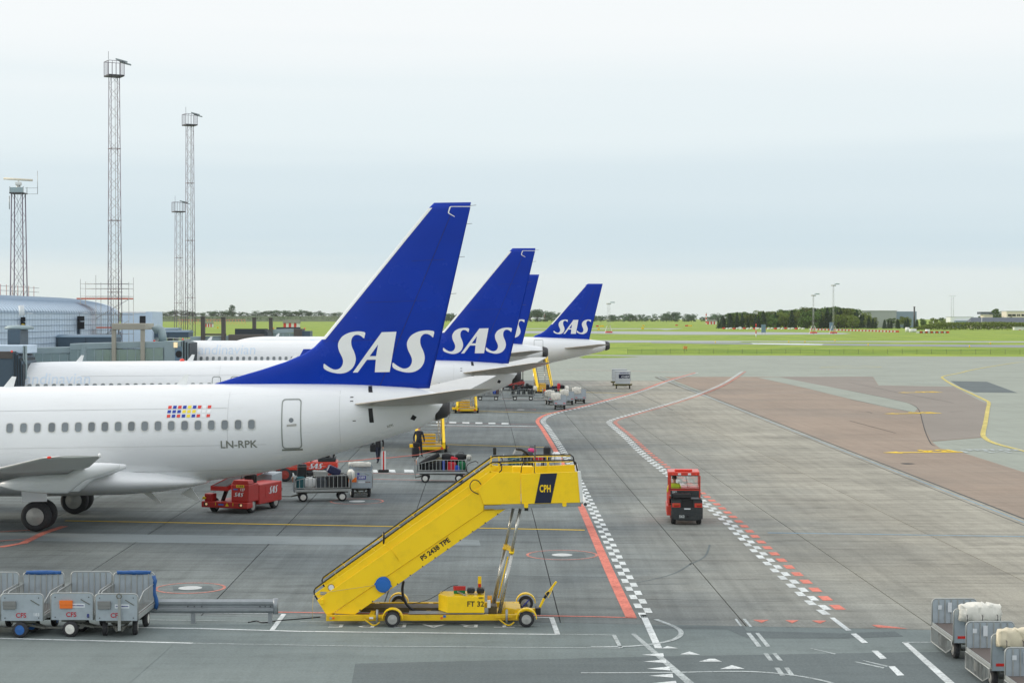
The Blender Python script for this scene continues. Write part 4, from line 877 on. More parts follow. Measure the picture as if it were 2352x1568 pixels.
    for u in (605, 1620): q = Q(u, 1400, 44.95); B(MB().cyl((q[0], 44.95, .08), (q[0], 44.95, q[1] + .18), .03), 'jack', steel_m); B(MB().bar((q[0] - .3, 44.98, q[1] - .01), (q[0] + .15, 44.98, q[1] + .01), .05, .07), 'outrigger', yel2_m)
    for u, v, m_ in ((262, 1412, org_m), (1110, 1412, org_m), (1625, 1415, org_m), (240, 1413, hub_m)): q = Q(u, v, 45.04); B(MB().cyl((q[0], 45.05, q[1]), (q[0], 45.035, q[1]), .033, n=14), 'reflector', m_)
    q = Q(1133, 1398, 45.04); B(MB().cbox((q[0], 45.045, q[1]), (.07, .012, .06)), 'info_sign', bluereel_m)
    q = Q(560, 1408, 45.0); B(MB().cbox((q[0], 44.94, q[1]), (.1, .01, .05)), 'warning_label', wht_m)
    for u in (570, 1625): q = Q(u, 1445, 44.9); B(MB().tube(smooth_open([(q[0] - .22 + .1 * k, 44.93, q[1] + (.07, .0, -.07, -.075, -.0)[k]) for k in range(5)], 3), .02, 6), 'chain_loop', yel2_m)
    # engine box
    x0, x1 = Q(1155, 1300, 45.1)[0], Q(1445, 1300, 45.1)[0]; z0, z1 = Q(1155, 1372, 45.1)[1], Q(1155, 1243, 45.1)[1]
    eb = B(MB().slab([(x0, 45.1), (x1, 45.1), (x1, 46.0), (x0 - .2, 46.0), (x0 - .25, 45.55)], z0, z1), 'engine_cover', yel_m, .012)
    letter(text_mesh('FT 32', .19, bold=.004), blk_m, eb, at(FRONT, Q(1376, 1303, 45.1)[0], 45.094, Q(1376, 1303, 45.1)[1]))
    q = Q(1378, 1190, 45.5)
    for dx in (-.14, .14): B(MB().cbox((q[0] + dx * .9, 45.5, z1 + .1), (.2, .3, .13)), 'seat_cushion', blk_m, .035)
    B(MB().cbox((Q(1418, 1246, 45.1)[0], 45.085, z1 - .03), (.12, .02, .02)), 'cover_handle', blk_m)
    q = Q(1250, 1160, 45.6); B(MB().cbox((q[0], 45.6, z1 + .05), (.3, .09, .09)), 'broom_head', grn_m); B(MB().cbox((q[0], 45.6, z1 + .14), (.32, .1, .1)), 'broom_bristles', mat('bristle_red', S((196, 60, 60)), .9, 0, .4, 60, bump=1, bscale=90))
    B(MB().bar((q[0] - .05, 45.55, z1 + .06), (q[0] + .17, 45.15, z1 + .02), .03), 'broom_stick', steel_m)
    q = Q(1408, 1135, 45.8); B(MB().bar((q[0], 45.8, z1), (q[0], 45.8, z1 + .42), .09, .05), 'lamp_post', yel_m); B(MB().cbox((q[0], 45.75, z1 + .18), (.07, .05, .1)), 'tail_lamp', red_m2)
    q = Q(1475, 1265, 45.3); B(MB().cyl((q[0] - .02, 45.3, q[1]), (q[0] + .1, 45.3, q[1]), .1, n=18), 'hydraulic_tank', mat('tank_orange', S((214, 150, 30)), .5)); B(MB().cbox((q[0] + .02, 45.2, q[1] - .1), (.09, .1, .2)), 'pump', wht_m, .01)
    q = Q(1510, 1345, 45.4); B(MB().cbox((q[0], 45.5, q[1]), (.22, .5, .22)), 'lift_base', mat('greasy_steel', S((84, 74, 50)), .5, .4, .2, 3), .02)
    q = Q(1640, 1330, 45.9); B(MB().prism([(q[0] - .35, .2), (q[0] + .25, .2), (q[0] + .3, .35), (q[0] - .1, .42)], 45.4, 46.4), 'rear_frame', yel2_m, .02)
    q = Q(680, 1300, 46.8); P = [(q[0] + .26 * math.cos(t * math.pi / 10), .2 + .26 * math.sin(t * math.pi / 10)) for t in range(0, 11)]
    a, b = Q(1735, 1335, 45.5), Q(1795, 1268, 45.5); B(MB().cyl((a[0], 45.5, a[1]), (b[0], 45.5, b[1]), .02), 'brake_lever', mat('lever_blue', S((40, 50, 130)), .5))
    # tow bar
    a, m1_, m2_, b = Q(1855, 1375, 45.5), Q(1915, 1255, 45.5), Q(1950, 1205, 45.5), Q(2010, 1125, 45.5)
    B(MB().bar((a[0], 45.5, a[1]), (m1_[0], 45.5, m1_[1]), .09, .06), 'tow_bar', yel_m, .01); B(MB().bar((m1_[0], 45.5, m1_[1]), (m2_[0], 45.5, m2_[1]), .092, .062), 'tow_bar_stripe', blk_m); B(MB().bar((m2_[0], 45.5, m2_[1]), (b[0], 45.5, b[1]), .07, .05), 'tow_bar_tip', yel_m, .01)
    q = Q(1865, 1350, 45.5); B(MB().cbox((q[0], 45.5, q[1]), (.14, .4, .18)), 'hitch', blk_m, .02); B(MB().bar((Q(1700, 1360, 45.5)[0], 45.5, .33), (q[0], 45.5, .33), .1), 'hitch_beam', yel2_m)
    B(MB().tube([(m1_[0] + .1, 45.4, m1_[1] + .2), (m1_[0] + .02, 45.35, m1_[1] + .15), (m1_[0] + .1, 45.35, m1_[1] + .03), (m2_[0] + .1, 45.4, m2_[1] + .1)], .01, 5), 'tow_handle', yel_m)
    return root
big_stairs()
def small_stairs(label, X, Y, rz, rise, run=4.6, wd=1.35):
    """passenger stairs seen from the foot: local -y is the foot, climbing to +y"""
    r = thing('passenger_stairs', label, 'passenger stairs', (X, Y, 0), rz, 'passenger stairs at the parked airliners')
    sl = rise / run
    for s_ in (-1, 1):
        x = s_ * wd / 2
        k = MB().add([(x, -.2, .25), (x, -.2, .62), (x, run, rise + .75), (x, run + 1.2, rise + .75), (x, run + 1.2, rise - .1), (x, run, rise - .25)] + [(x + s_ * .2, a, b) for a, b in ((-.2, .25), (-.2, .62), (run, rise + .75), (run + 1.2, rise + .75), (run + 1.2, rise - .1), (run, rise - .25))], [(0, 1, 2, 3, 4, 5), (11, 10, 9, 8, 7, 6)] + [(i, (i + 1) % 6, 6 + (i + 1) % 6, 6 + i) for i in range(6)])
        k.build('side_panel', yel_m, r, fix=True)
        MB().tube([(x, -.25, .5), (x, -.3, 1.0), (x, 0, 1.25), (x, run, rise + 1.2), (x, run + 1.2, rise + 1.2), (x, run + 1.2, rise + .7)], .03, 6).build('handrail', blk_m, r)
        MB().cyl((x * .9, run * .75, .3), (x * .9, run + .4, rise - .1), .06).build('lift_column', chrome_m, r)
        for y in (.4, 3.4): wheel(r, s_ * (wd / 2 + .25), y, .22, .22, .18, R(90), yhub_m)
    for k in range(14):
        t = (k + .5) / 14; MB().box(-wd / 2, wd / 2, run * t - .15, run * t + .1, .3 + (rise - .3) * t - .02, .3 + (rise - .3) * t + .03).build('tread', steel_m, r)
    MB().box(-wd / 2 + .01, wd / 2 - .01, run, run + 1.2, rise - .1, rise).build('platform', steel_m, r)
    MB().box(-wd / 2 - .12, wd / 2 + .12, -.1, run, .18, .36).build('chassis', yel2_m, r, .02)
    MB().box(-wd / 2 + .05, wd / 2 - .3, 2.2, 3.2, .36, .95).build('engine_cover', yel_m, r, .04)
    MB().box(-wd / 2 - .55, -wd / 2 - .1, .2, .6, .3, .48).build('outrigger', yel_m, r)
    MB().cyl((wd / 2 + .45, .6, 1.3), (wd / 2 + .45, .62, 1.32), .01).build('bolt', dkgrey_m, r)
    for s_ in (-1, 1): MB().prism([(s_ * wd / 2 - .1, .22), (s_ * wd / 2 + .1, .22), (s_ * wd / 2, .4)], -.23, -.21).build('warning_triangle', red_m2, r)
    return r
d_ = DEP(1040); small_stairs('yellow stairs seen from their foot beyond the nearest tail, beside the man in suit', (988 - 1176) * d_ / F, d_ + .2, R(4), 2.7)
d_ = DEP(949); small_stairs('short view of yellow stairs under the second tail, before the luggage carts', (1072 - 1176) * d_ / F, d_ + .2, R(4), 2.9)
d_ = DEP(903); small_stairs('tall narrow yellow stairs at the rear door of the farthest airliner', (1252 - 1176) * d_ / F, d_ + .2, R(6), 3.5, 5.6)
# ================================================================== CARTS, TRACTORS, LUGGAGE, PEOPLE
galv_m = mat('cart_panel', S((172, 183, 190)), .5, .35, .1, 2.5, dirt=.28, dcol=(.2, .2, .2), rnd=.06)
frame2_m = mat('cart_frame', S((168, 172, 170)), .45, .4, .1, 5, dirt=.3, dcol=(.18, .17, .16))
under_m = mat('cart_underframe', S((112, 114, 108)), .6, .3, .15, 4, dirt=.5, dcol=(.09, .08, .07))
floor_m = mat('cart_floor', S((92, 84, 80)), .7, 0, .12, 3, dirt=.3)
tarpw_m = mat('tarp_white', S((226, 224, 214)), .55, 0, .06, 3, dirt=.2, dcol=(.45, .42, .36))
tarpb_m = mat('tarp_blue', S((36, 88, 150)), .5, 0, .1, 4)
orp_m = mat('orange_pouch', S((238, 120, 40)), .5, 0, .06, 4); gryp_m = mat('grey_pouch', S((128, 130, 128)), .6, 0, .08, 4)
sign_m = mat('sign_white', S((214, 220, 224)), .5, 0, .05, 6); cfs_m = mat('stencil_red', S((178, 40, 56)), .6, 0, .1, 20); navytxt_m = mat('text_navy', S((30, 40, 130)), .5)
def rrect(x0, x1, z0, z1, r, k=4, bot=True):
    P = []
    for cx, cy, a in ((x1 - r, z1 - r, 0), (x0 + r, z1 - r, 90)):
        for t in range(k + 1): q = R(a + 90 * t / k); P.append((cx + r * math.cos(q), cy + r * math.sin(q)))
    return P + [(x0, z0), (x1, z0)]
def tarp(par_thing_loc, x0, x1, y, z, m, label, rz, seed, drop=.2, grp='folded tarps on the luggage carts'):
    """a folded tarp bundled over the top edge of a cart end"""
    rnd = random.Random(seed); n = 14; rings = []
    for i in range(n + 1):
        t = i / n; x = x0 + (x1 - x0) * t; k = .55 + .45 * math.sin(math.pi * min(max(t * 1.0, .08), .92)) ** .35
        ring = []
        for j in range(14):
            a = 2 * math.pi * j / 14; ry = (.04 + .38 * drop) * k * (1 + rnd.uniform(-.2, .16)); rzz = drop * k * (1 + rnd.uniform(-.16, .14))
            ring.append((x + rnd.uniform(-.03, .03), y + ry * math.copysign(abs(math.cos(a)) ** .6, math.cos(a)), z - drop * .35 + rzz * .75 * math.copysign(abs(math.sin(a)) ** .6, math.sin(a))))
        rings.append(ring)
    o = MB().loft(rings, True, True).build('folded_tarp', m, None, fix=True); o.location = par_thing_loc; o.rotation_euler = (0, 0, rz)
    for p in o.data.polygons: p.use_smooth = (p.index % 5 != 0)
    return tag(o, label, 'tarp', grp)
def panel(par, name, y, z0, z1, wd, ribs=0, rside=1, m=galv_m):
    p = MB().prism(rrect(-wd / 2, wd / 2, z0, z1, .1), y - .012, y + .012).build(name, m, par)
    P = rrect(-wd / 2, wd / 2, z0, z1, .1); MB().tube([(a, y, b) for a, b in [P[-1]] + P[:-1]], .02, 6).build('edge_tube', frame2_m, p)
    for k in range(ribs):
        x = -wd / 2 + wd * (k + 1) / (ribs + 1); MB().box(x - .012, x + .012, y + rside * .012, y + rside * .035, z0 + .02, z1 - .02).build('rib', frame2_m, p)
    return p
def gate(par, x, y0, y1, zb, zt0, zt1, down=False, n=13):
    g = MB().tube([(x, y0, zb), (x, y0, zt0), (x, y0 + (y1 - y0) * .35, zt1), (x, y1, zt1), (x, y1, zb)], .016, 6, True).build('side_gate', frame2_m, par)
    for k in range(1, n):
        t = k / n; y = y0 + (y1 - y0) * t; zt = zt0 + (zt1 - zt0) * min(t / .35, 1)
        MB().box(x - .008, x + .008, y - .012, y + .012, zb, zt).build('slat', frame2_m, g)
    return g
def cart(label, X, Y, rz=0.0, L_=2.05, wd=1.04, zf=1.1, zr=1.32, ribs_r=6, ribs_f=0, gates=(1, 1), steer=0.0, bar='front', hub=whub_m, group='luggage carts', wheelr=.2, rz_gate_down=0, red_ref=False, m=galv_m):
    r = thing('luggage_cart', label, 'luggage cart', (X, Y, 0), rz, group); h = L_ / 2
    MB().box(-wd / 2, wd / 2, -h, h, .47, .53).build('deck', floor_m, r)
    for s_ in (-1, 1): MB().box(s_ * (wd / 2 + .012) - .012, s_ * (wd / 2 + .012) + .012, -h, h, .44, .55).build('deck_edge', frame2_m, r)
    panel(r, 'front_panel', -h - .012, .43, zf, wd + .04, ribs_f, 1, m); panel(r, 'rear_panel', h + .012, .43, zr, wd + .04, ribs_r, -1, m)
    for s_, g in ((-1, gates[0]), (1, gates[1])):
        if g == 1: gate(r, s_ * (wd / 2 + .01), -h + .04, h - .04, .6, zf - .25, min(zr, zf) - .05)
        if g == -1:  # folded down
            x = s_ * (wd / 2 + .05); gt = MB().tube([(x, -h + .05, .46), (x, h - .05, .46), (x, h - .05, .28), (x, h * .45, .09), (x, -h + .05, .09)], .014, 6, True).build('side_gate', frame2_m, r)
            for k in range(1, 17):
                y = -h + .05 + (L_ - .1) * k / 17; zb = .09 if y < h * .45 else .09 + .19 * (y - h * .45) / (h * .55 - .05)
                MB().box(x - .008, x + .008, y - .011, y + .011, zb, .46).build('slat', frame2_m, gt)
    MB().box(-.3, .3, -h + .1, h - .1, .36, .44).build('underframe', under_m, r)
    yf, yr = -h + .38, h - .38
    for s_ in (-1, 1): wheel(r, s_ * (wd / 2 - .12), yr, wheelr, wheelr, .13, R(90), hub)
    MB().cyl((-wd / 2 + .15, yr, wheelr), (wd / 2 - .15, yr, wheelr), .03).build('axle', under_m, r)
    c, sn = math.cos(steer), math.sin(steer)
    tp = lambda a, b: (c * a - sn * b, yf + sn * a + c * b)
    for s_ in (-1, 1):
        p = tp(s_ * (wd / 2 - .14), 0); wheel(r, p[0], p[1], wheelr, wheelr, .13, R(90) + steer, hub)
    a, b = tp(-wd / 2 + .15, 0), tp(wd / 2 - .15, 0); MB().cyl((a[0], a[1], wheelr), (b[0], b[1], wheelr), .03).build('axle', under_m, r)
    for s_ in (-1, 1): a, b = tp(s_ * .22, .1), tp(s_ * .06, -.5); MB().bar((a[0], a[1], .34), (b[0], b[1], .2), .05).build('turntable_arm', under_m, r)
    MB().cyl((0, yf, .3), (0, yf, .38), .2).build('turntable', under_m, r)
    a = tp(0, -.5)
    if bar == 'up': MB().bar((a[0], a[1], .2), (a[0] + .01, a[1] - .03, 1.0), .07, .05).build('drawbar', frame2_m, r); MB().tube([(a[0] + .06 * math.cos(t * math.pi / 6), a[1] - .03, 1.06 + .06 * math.sin(t * math.pi / 6)) for t in range(12)], .018, 6, True).build('tow_eye', under_m, r)
    elif bar == 'front': b = tp(0, -1.25); MB().bar((a[0], a[1], .2), (b[0], b[1], .22), .06, .04).build('drawbar', under_m, r)
    for s_ in (-1, 1):
        MB().bar((s_ * .3, yr, .4), (s_ * .3, yr - .02, .2), .06, .1).build('spring', under_m, r)
        if red_ref: MB().cbox((s_ * (wd / 2 - .17), h + .028, .56), (.2, .008, .06)).build('reflector', red_m2, r)
    return r
def local(r, p): return r.matrix_basis @ Vector(p) if False else Matrix.Translation(r.location) @ Matrix.Rotation(r.rotation_euler[2], 4, 'Z') @ Vector(p)
def front_text(r, body, size, x, z, y, m, name='lettering', rot=0): return letter(text_mesh(body, size, bold=.004), m, r, at(FRONT, x, y, z) @ Matrix.Rotation(rot, 4, 'Z'), name)
def pouch(r, x, z, m, y, w_=.34, h_=.2): MB().cbox((x, y - .025, z), (w_, .05, h_)).build('document_pouch', m, r, .012); MB().cbox((x, y - .055, z + .05), (w_ * 1.02, .012, h_ * .55)).build('pouch_flap', m, r, .004)
# --- CFS carts, lower left
ids = [(-9.86, 'cart with raised drawbar, rightmost of the grey CFS carts at lower left', 'up', .18, whub_m, gryp_m), (-11.0, 'grey CFS cart with an orange pouch, second from the guard rail', 'front', 1.45, whub_m, orp_m), (-12.22, 'grey CFS cart with blue wheel hub and grey pouch, third from the guard rail', 'front', 1.45, bhub_m, gryp_m), (-13.4, 'grey cart cut off by the left picture edge, last in the CFS row', 'front', 1.4, whub_m, gryp_m)]
for k, (x, lab, br, st, hb, pm) in enumerate(ids):
    r = cart(lab, x, 44.35 + (.12 if k == 1 else 0), 0, 2.0, 1.02, 1.1, 1.34, 6, 0, (1, 1), st, br, hb, 'grey CFS luggage carts')
    yy = -1.0 - .026
    pouch(r, -.3 if k != 1 else -.14, .82, pm, yy, .32, .2)
    front_text(r, 'CFS', .16, -.02, .56, yy - .004, cfs_m)
    if k in (0, 1): MB().cbox((.14, yy - .003, .79), (.36, .006, .1)).build('company_sign', sign_m, r); front_text(r, 'Copenhagen Flight Services', .028, .14, .79, yy - .008, navytxt_m)
    if k == 2: front_text(r, '183', .11, .36, .58, yy - .004, sign_m)
    if k == 1: front_text(r, '8', .13, .4, .53, yy - .004, navytxt_m)
    MB().bar((.22, yy - .012, .95), (.44, yy - .012, .82), .018).build('latch', under_m, r)
    for bx in (-.42, .42): 
        for bz in (.5, 1.0): MB().cyl((bx, yy, bz), (bx, yy - .012, bz), .014, n=8).build('bolt', dkgrey_m, r)
    if k in (0, 2): tarp(local(r, (0, 1.02, 1.34)), -.45, .45, 0, .02, tarpb_m, 'blue tarp folded over the back of the ' + ('rightmost' if k == 0 else 'third') + ' CFS cart', 0, 3 + k, .07)
r_t = MB(); n = 8; rings = []
for i in range(7):
    z = 1.25 - .14 * i; rings.append([(.52 + .05 * math.cos(t) + .03 * math.sin(i * 1.7) + .012 * i, .06 * math.sin(t), z + .03 * math.sin(t * 2 + i)) for t in [2 * math.pi * j / n for j in range(n)]])
o = r_t.loft(rings).build('hanging_tarp', tarpb_m, None, fix=True); o.location = (-9.86, 45.3, 0); tag(o, 'loose blue tarp end hanging beside the rightmost CFS cart', 'tarp', 'folded tarps on the luggage carts')
# --- carts lower right
for k, (y, lab) in enumerate(((41.4, 'farthest of the three grey carts at lower right, bright white tarp on top'), (38.2, 'middle of the three grey carts at lower right, cream tarp on top'), (35.1, 'nearest of the three grey carts at lower right, half outside the picture'))):
    r = cart(lab, 10.8, y, R(180), 2.05, 1.04, 1.12, 1.22, 0, 6, (0, -1), 0, 'front', hub_m, 'grey carts parked at lower right', red_ref=True)
    p0 = r.children
    for s_ in (-1,): MB().cbox((.36, -1.0 + .01, .92), (.09, .006, .1)).build('sticker', sign_m, r); MB().cbox((.12, -1.0 + .01, .92), (.1, .006, .24)).build('sticker', sign_m, r)
    MB().cbox((.38, 1.065, 1.1), (.08, .008, .05)).build('reflector', red_m2, r)
    if k < 2:
        tarp(local(r, (0, 1.15, 1.2)), -.44, .5, 0, .06, tarpw_m if k == 0 else mat('tarp_cream', S((216, 206, 180)), .6, 0, .1, 3, dirt=.3, dcol=(.4, .34, .24)), ('bright white' if k == 0 else 'cream coloured') + ' tarp rolled over the end of the ' + ('farthest' if k == 0 else 'middle') + ' lower right cart', 0, 11 + k, .3)
        for xx in (-.3, .05, .4): MB().tube([(-xx, 1.1, .88), (-xx, 1.33, .9), (-xx, 1.34, 1.12), (-xx, 1.1, 1.14)], .01, 5).build('tarp_hoop', dkgrey_m, r)
# --- luggage
bagmats = {}
def bmat(c, k='hard'):
    key = (c, k)
    if key not in bagmats: bagmats[key] = mat('bag_%s_%s' % (k, '_'.join(map(str, c))), S(c), .4 if k == 'hard' else .8, 0, .12, 9, bump=0 if k == 'hard' else .3, bscale=60)
    return bagmats[key]
BN = {(30, 31, 34): 'black', (28, 34, 74): 'navy', (60, 66, 72): 'grey', (150, 152, 148): 'silver grey', (30, 92, 98): 'teal', (200, 30, 48): 'red', (30, 80, 190): 'blue', (30, 110, 70): 'green', (216, 218, 216): 'white', (236, 96, 40): 'orange', (120, 110, 84): 'khaki', (88, 34, 50): 'burgundy', (220, 70, 130): 'pink', (170, 176, 60): 'yellow green'}
def bag(where, col, p, sz, kind='hard', rz=0.0, ry=0.0, grp='bags'):
    sx, sy, s_z = sz; nm = 'suitcase' if kind == 'hard' else 'duffel_bag'
    r = thing(nm, '%s %s %s' % (BN[col], nm.replace('_', ' '), where), nm.replace('_', ' '), p, rz, grp); r.rotation_euler = (0, ry, rz)
    m = bmat(col, kind)
    if kind == 'hard':
        o = MB().box(-sx / 2, sx / 2, -sy / 2, sy / 2, 0, s_z).build('shell', m, r, min(sx, sy, s_z) * .2)
        for t in (.28, .72): MB().box(-sx / 2 - .004, sx / 2 + .004, -sy / 2 + sy * t - .012, -sy / 2 + sy * t + .012, .05, s_z - .05).build('ridge', m, r)
        MB().tube([(-.08, 0, s_z), (-.07, 0, s_z + .035), (.07, 0, s_z + .035), (.08, 0, s_z)], .01, 5).build('handle', blk_m, r)
    else:
        rings = []; n = 12
        for i in range(9):
            t = i / 8; k = math.sin(math.pi * min(max(t, .06), .94)) ** .3
            rings.append([(-sx / 2 + sx * t, sy / 2 * k * math.copysign(abs(math.cos(a)) ** .7, math.cos(a)), s_z / 2 + s_z / 2 * k * math.copysign(abs(math.sin(a)) ** .7, math.sin(a)) + .012 * math.sin(5 * t + a)) for a in [2 * math.pi * j / n for j in range(n)]])
        MB().loft(rings).build('body', m, r, fix=True)
        MB().tube([(-.14, 0, s_z), (-.1, 0, s_z + .06), (.1, 0, s_z + .06), (.14, 0, s_z)], .012, 5).build('handle', blk_m, r)
    return r
BK, NV, GY, SG, TL, RD, BL, GN, WH, OR, KH, BU, PK, YG = BN.keys()
def load(r, where, items, grp):
    """items: (col, kind, along, across, up, sx, sy, sz, rz, ry) in the frame of the cart; along = picture left to right"""
    M = Matrix.Translation(r.location) @ Matrix.Rotation(r.rotation_euler[2], 4, 'Z'); base = r.rotation_euler[2]
    for col, kind, a, c, up, sx, sy, s_z, rz, ry in items:
        p = M @ Vector((c, a, .54 + up)); bag((('left end' if a < -.45 else 'middle' if a < .4 else 'right end') + (' top ' if up > .25 else ' bottom ')) + where, col, p, (sx, sy, s_z), kind, base + R(90) + rz, ry, grp)
RZ = R(-90)      # front to picture left: local -y -> world -x ; local +x -> world -y (near side)
d_ = DEP(1108); rF = cart('luggage cart heaped with black and coloured bags, its drawbar raised, left of the yellow platform', (1015 - 1176) * d_ / F, d_ + .5, RZ, 2.4, 1.05, 1.15, 1.25, 0, 0, (1, 1), 0, 'up', whub_m)
w_ = 'on the cart left of the yellow platform'
load(rF, w_, [(BK, 'soft', -.75, .1, 0, .7, .5, .42, 0, 0), (KH, 'soft', -.35, .05, .35, .7, .45, .36, 0, 0), (BK, 'soft', -.55, .25, .42, 1.1, .36, .3, .1, -.5), (BK, 'hard', -.1, .15, 0, .62, .45, .5, 0, 0), (BL, 'hard', .08, .38, .02, .1, .2, .5, 0, 0), (BK, 'soft', .25, .05, .45, .6, .45, .4, 0, .1), (RD, 'hard', .45, .32, 0, .42, .3, .45, 0, .06), (BL, 'hard', .75, .34, 0, .3, .28, .3, 0, 0), (GN, 'soft', .95, .3, 0, .4, .4, .5, 0, 0), (BK, 'hard', .6, -.2, 0, 1.0, .4, .5, 0, 0), (BK, 'soft', .9, -.05, .5, .55, .5, .34, 0, 0), (RD, 'soft', .55, .2, .5, .34, .3, .2, .4, .2)], 'bags on the cart left of the yellow platform')
tarp(local(rF, (.1, 1.3, 1.24)), -.35, .35, 0, .0, mat('tarp_striped', S((176, 176, 168)), .7, 0, .3, 14), 'grey folded cover on the end of the cart left of the yellow platform', R(90), 21, .2)
pouch(rF, 0, .95, orp_m, -1.22, .2, .2)
rG = cart('luggage cart with mixed bags half hidden behind the yellow stairs platform', (1215 - 1176) * 86.5 / F, 86.5, RZ, 2.5, 1.05, 1.15, 1.25, 0, 0, (1, 1), 0, 'front', whub_m)
w_ = 'on the cart behind the yellow platform'
load(rG, w_, [(TL, 'hard', -.75, .3, 0, .6, .35, .55, 0, 0), (SG, 'hard', -.6, .2, .55, .5, .3, .42, .1, .5), (GY, 'soft', -.15, .15, .45, .7, .4, .4, 0, 0), (PK, 'soft', .15, 0, .72, .4, .3, .25, 0, 0), (BK, 'hard', -.05, .1, 0, .6, .45, .5, 0, 0), (RD, 'soft', .45, .3, .3, .5, .3, .3, .2, 0), (BK, 'hard', .9, .1, .3, .36, .4, .75, 0, 0), (WH, 'soft', .4, .35, .05, .4, .3, .3, 0, 0), (NV, 'hard', .5, 0, 0, .5, .5, .6, 0, 0)], 'bags on the cart behind the yellow platform')
tarp(local(rG, (.1, 1.35, 1.1)), -.3, .3, 0, .0, white_m, 'shiny white cover hanging over the cart end behind the yellow platform', R(90), 22, .55)
d_ = DEP(1152); rE = cart('luggage cart with suitcases in tow behind the red belt loader', (736 - 1176) * d_ / F, d_ + .55, RZ + R(10), 2.45, 1.05, 1.18, 1.22, 0, 0, (1, 1), 0, 'front', whub_m)
w_ = 'on the cart behind the red belt loader'
load(rE, w_, [(BK, 'hard', -.9, .05, .4, .4, .28, .68, 0, .05), (TL, 'hard', -.95, .3, 0, .36, .3, .55, 0, 0), (WH, 'soft', -.55, .3, .0, .5, .32, .55, 0, 0), (BK, 'soft', -.35, 0, .45, .6, .4, .3, 0, 0), (SG, 'hard', -.1, .1, .5, .62, .45, .28, .1, .05), (GY, 'hard', 0, .25, 0, .55, .4, .48, 0, 0), (BK, 'hard', .35, .25, 0, .5, .4, .55, 0, 0), (NV, 'hard', .42, .1, .6, .6, .36, .36, .1, .45), (BK, 'hard', .8, .2, 0, .45, .4, .6, 0, 0), (BK, 'hard', .9, -.15, 0, .5, .3, .6, 0, 0)], 'bags on the cart behind the red belt loader')
tarp(local(rE, (.1, 1.26, 1.2)), -.35, .4, 0, .02, tarpw_m, 'white canvas roll on the end of the cart behind the red belt loader', R(90) + R(8), 23, .28)
pouch(rE, .1, .95, mat('brown_box', S((176, 130, 100)), .6, 0, .1), -1.25, .12, .24)
d_ = DEP(1143); r3 = cart('grey cart numbered 3389 with an orange pouch on its end panel', (823 - 1176) * d_ / F, d_ + 1.1, R(4), 2.1, 1.02, 1.15, 1.32, 6, 0, (1, 1), .15, 'none', whub_m)
MB().cbox((.06, -1.078, .9), (.38, .006, .16)).build('number_plate', mat('plate_violet', S((62, 56, 150)), .5), r3); front_text(r3, '3389', .15, .06, .9, -1.083, sign_m); pouch(r3, -.34, .8, orp_m, -1.074, .36, .2)
MB().cbox((.06, -1.078, .7), (.3, .006, .08)).build('sticker', sign_m, r3); MB().cbox((-.08, -1.078, 1.06), (.1, .006, .09)).build('sticker', mat('plate_violet', S((62, 56, 150)), .5), r3); MB().bar((.2, -1.09, 1.08), (.38, -1.09, 1.0), .015).build('latch', under_m, r3)
for bx in (.26, .34, .42): MB().cyl((bx, -1.075, .7), (bx, -1.084, .7), .028, n=8).build('sticker', mat('sticker_brown', S((120, 70, 50)), .6), r3)
tarp(local(r3, (-.05, 1.07, 1.32)), -.5, .5, 0, .04, tarpw_m, 'white sheet lying over the tall back of cart 3389', R(-3), 24, .16)
# far row by the third and fourth airliner
d_ = DEP(919.6); w2 = ('left', 'middle', 'right')
for k, (u, cols) in enumerate(((1121, [BK, BL, GY, BU, SG, NV, BL, BU]), (1201, [BK, BK, GY, BK, BK, BK, BK, BK]), (1274, [OR, BK, BK, NV, BK, RD, YG, BK]))):
    r = cart('%s of three small loaded luggage carts in a line under the far tails' % ('leftmost', 'middle one', 'rightmost')[k], (u - 1176) * d_ / F, d_ + .5, RZ, 2.3, 1.05, 1.15, 1.2, 0, 0, (1, 1), 0, 'front', whub_m)
    its = [(cols[i], 'hard' if i % 3 else 'soft', -.95 + .26 * i, .25 - .2 * (i % 2), 0 if i % 2 == 0 or i > 5 else .35, .3, .4, .55 + .1 * (i % 3), 0, .05 * (i % 3)) for i in range(8)] + [(BK, 'soft', .2, 0, .55, .6, .45, .32, 0, 0), (BK, 'soft', .7, 0, .6, .5, .4, .36, .3, 0)]
    if k == 0: its = its[:8]
    load(r, 'on the %s far cart' % w2[k], its, 'bags on the far carts')
    tarp(local(r, (.1, 1.2, 1.2)), -.4, .4, 0, .05, tarpw_m, 'white cover on the end of the %s far cart' % w2[k], R(90), 30 + k, .35)
for u, v, lab, sd, hh in ((1286.5, 940.8, 'small grey cart seen end on, nearest in the far cluster', 41, 1.3), (1305, 930, 'small grey cart right behind the nearest one of the far cluster, white cover slumped', 42, 1.25), (1332.5, 926.5, 'small grey cart standing apart right of the far cluster', 43, 1.35), (1268, 930, 'small grey cart left behind the nearest one of the far cluster', 44, 1.2)):
    d_ = DEP(v); r = cart(lab, (u - 1176) * d_ / F, d_ + 1, R(180) if sd != 44 else R(190), 2.0, 1.06, 1.15, hh, 0, 6, (1, 1), 0, 'none', hub_m, 'small grey carts of the far cluster', red_ref=True)
    tarp(local(r, (.25 if sd != 43 else .2, .9, hh)), -.5, .3, 0, .0, tarpw_m, 'white cover heaped on the ' + lab.split(',')[0].replace('small grey ', ''), 0, sd, .45)
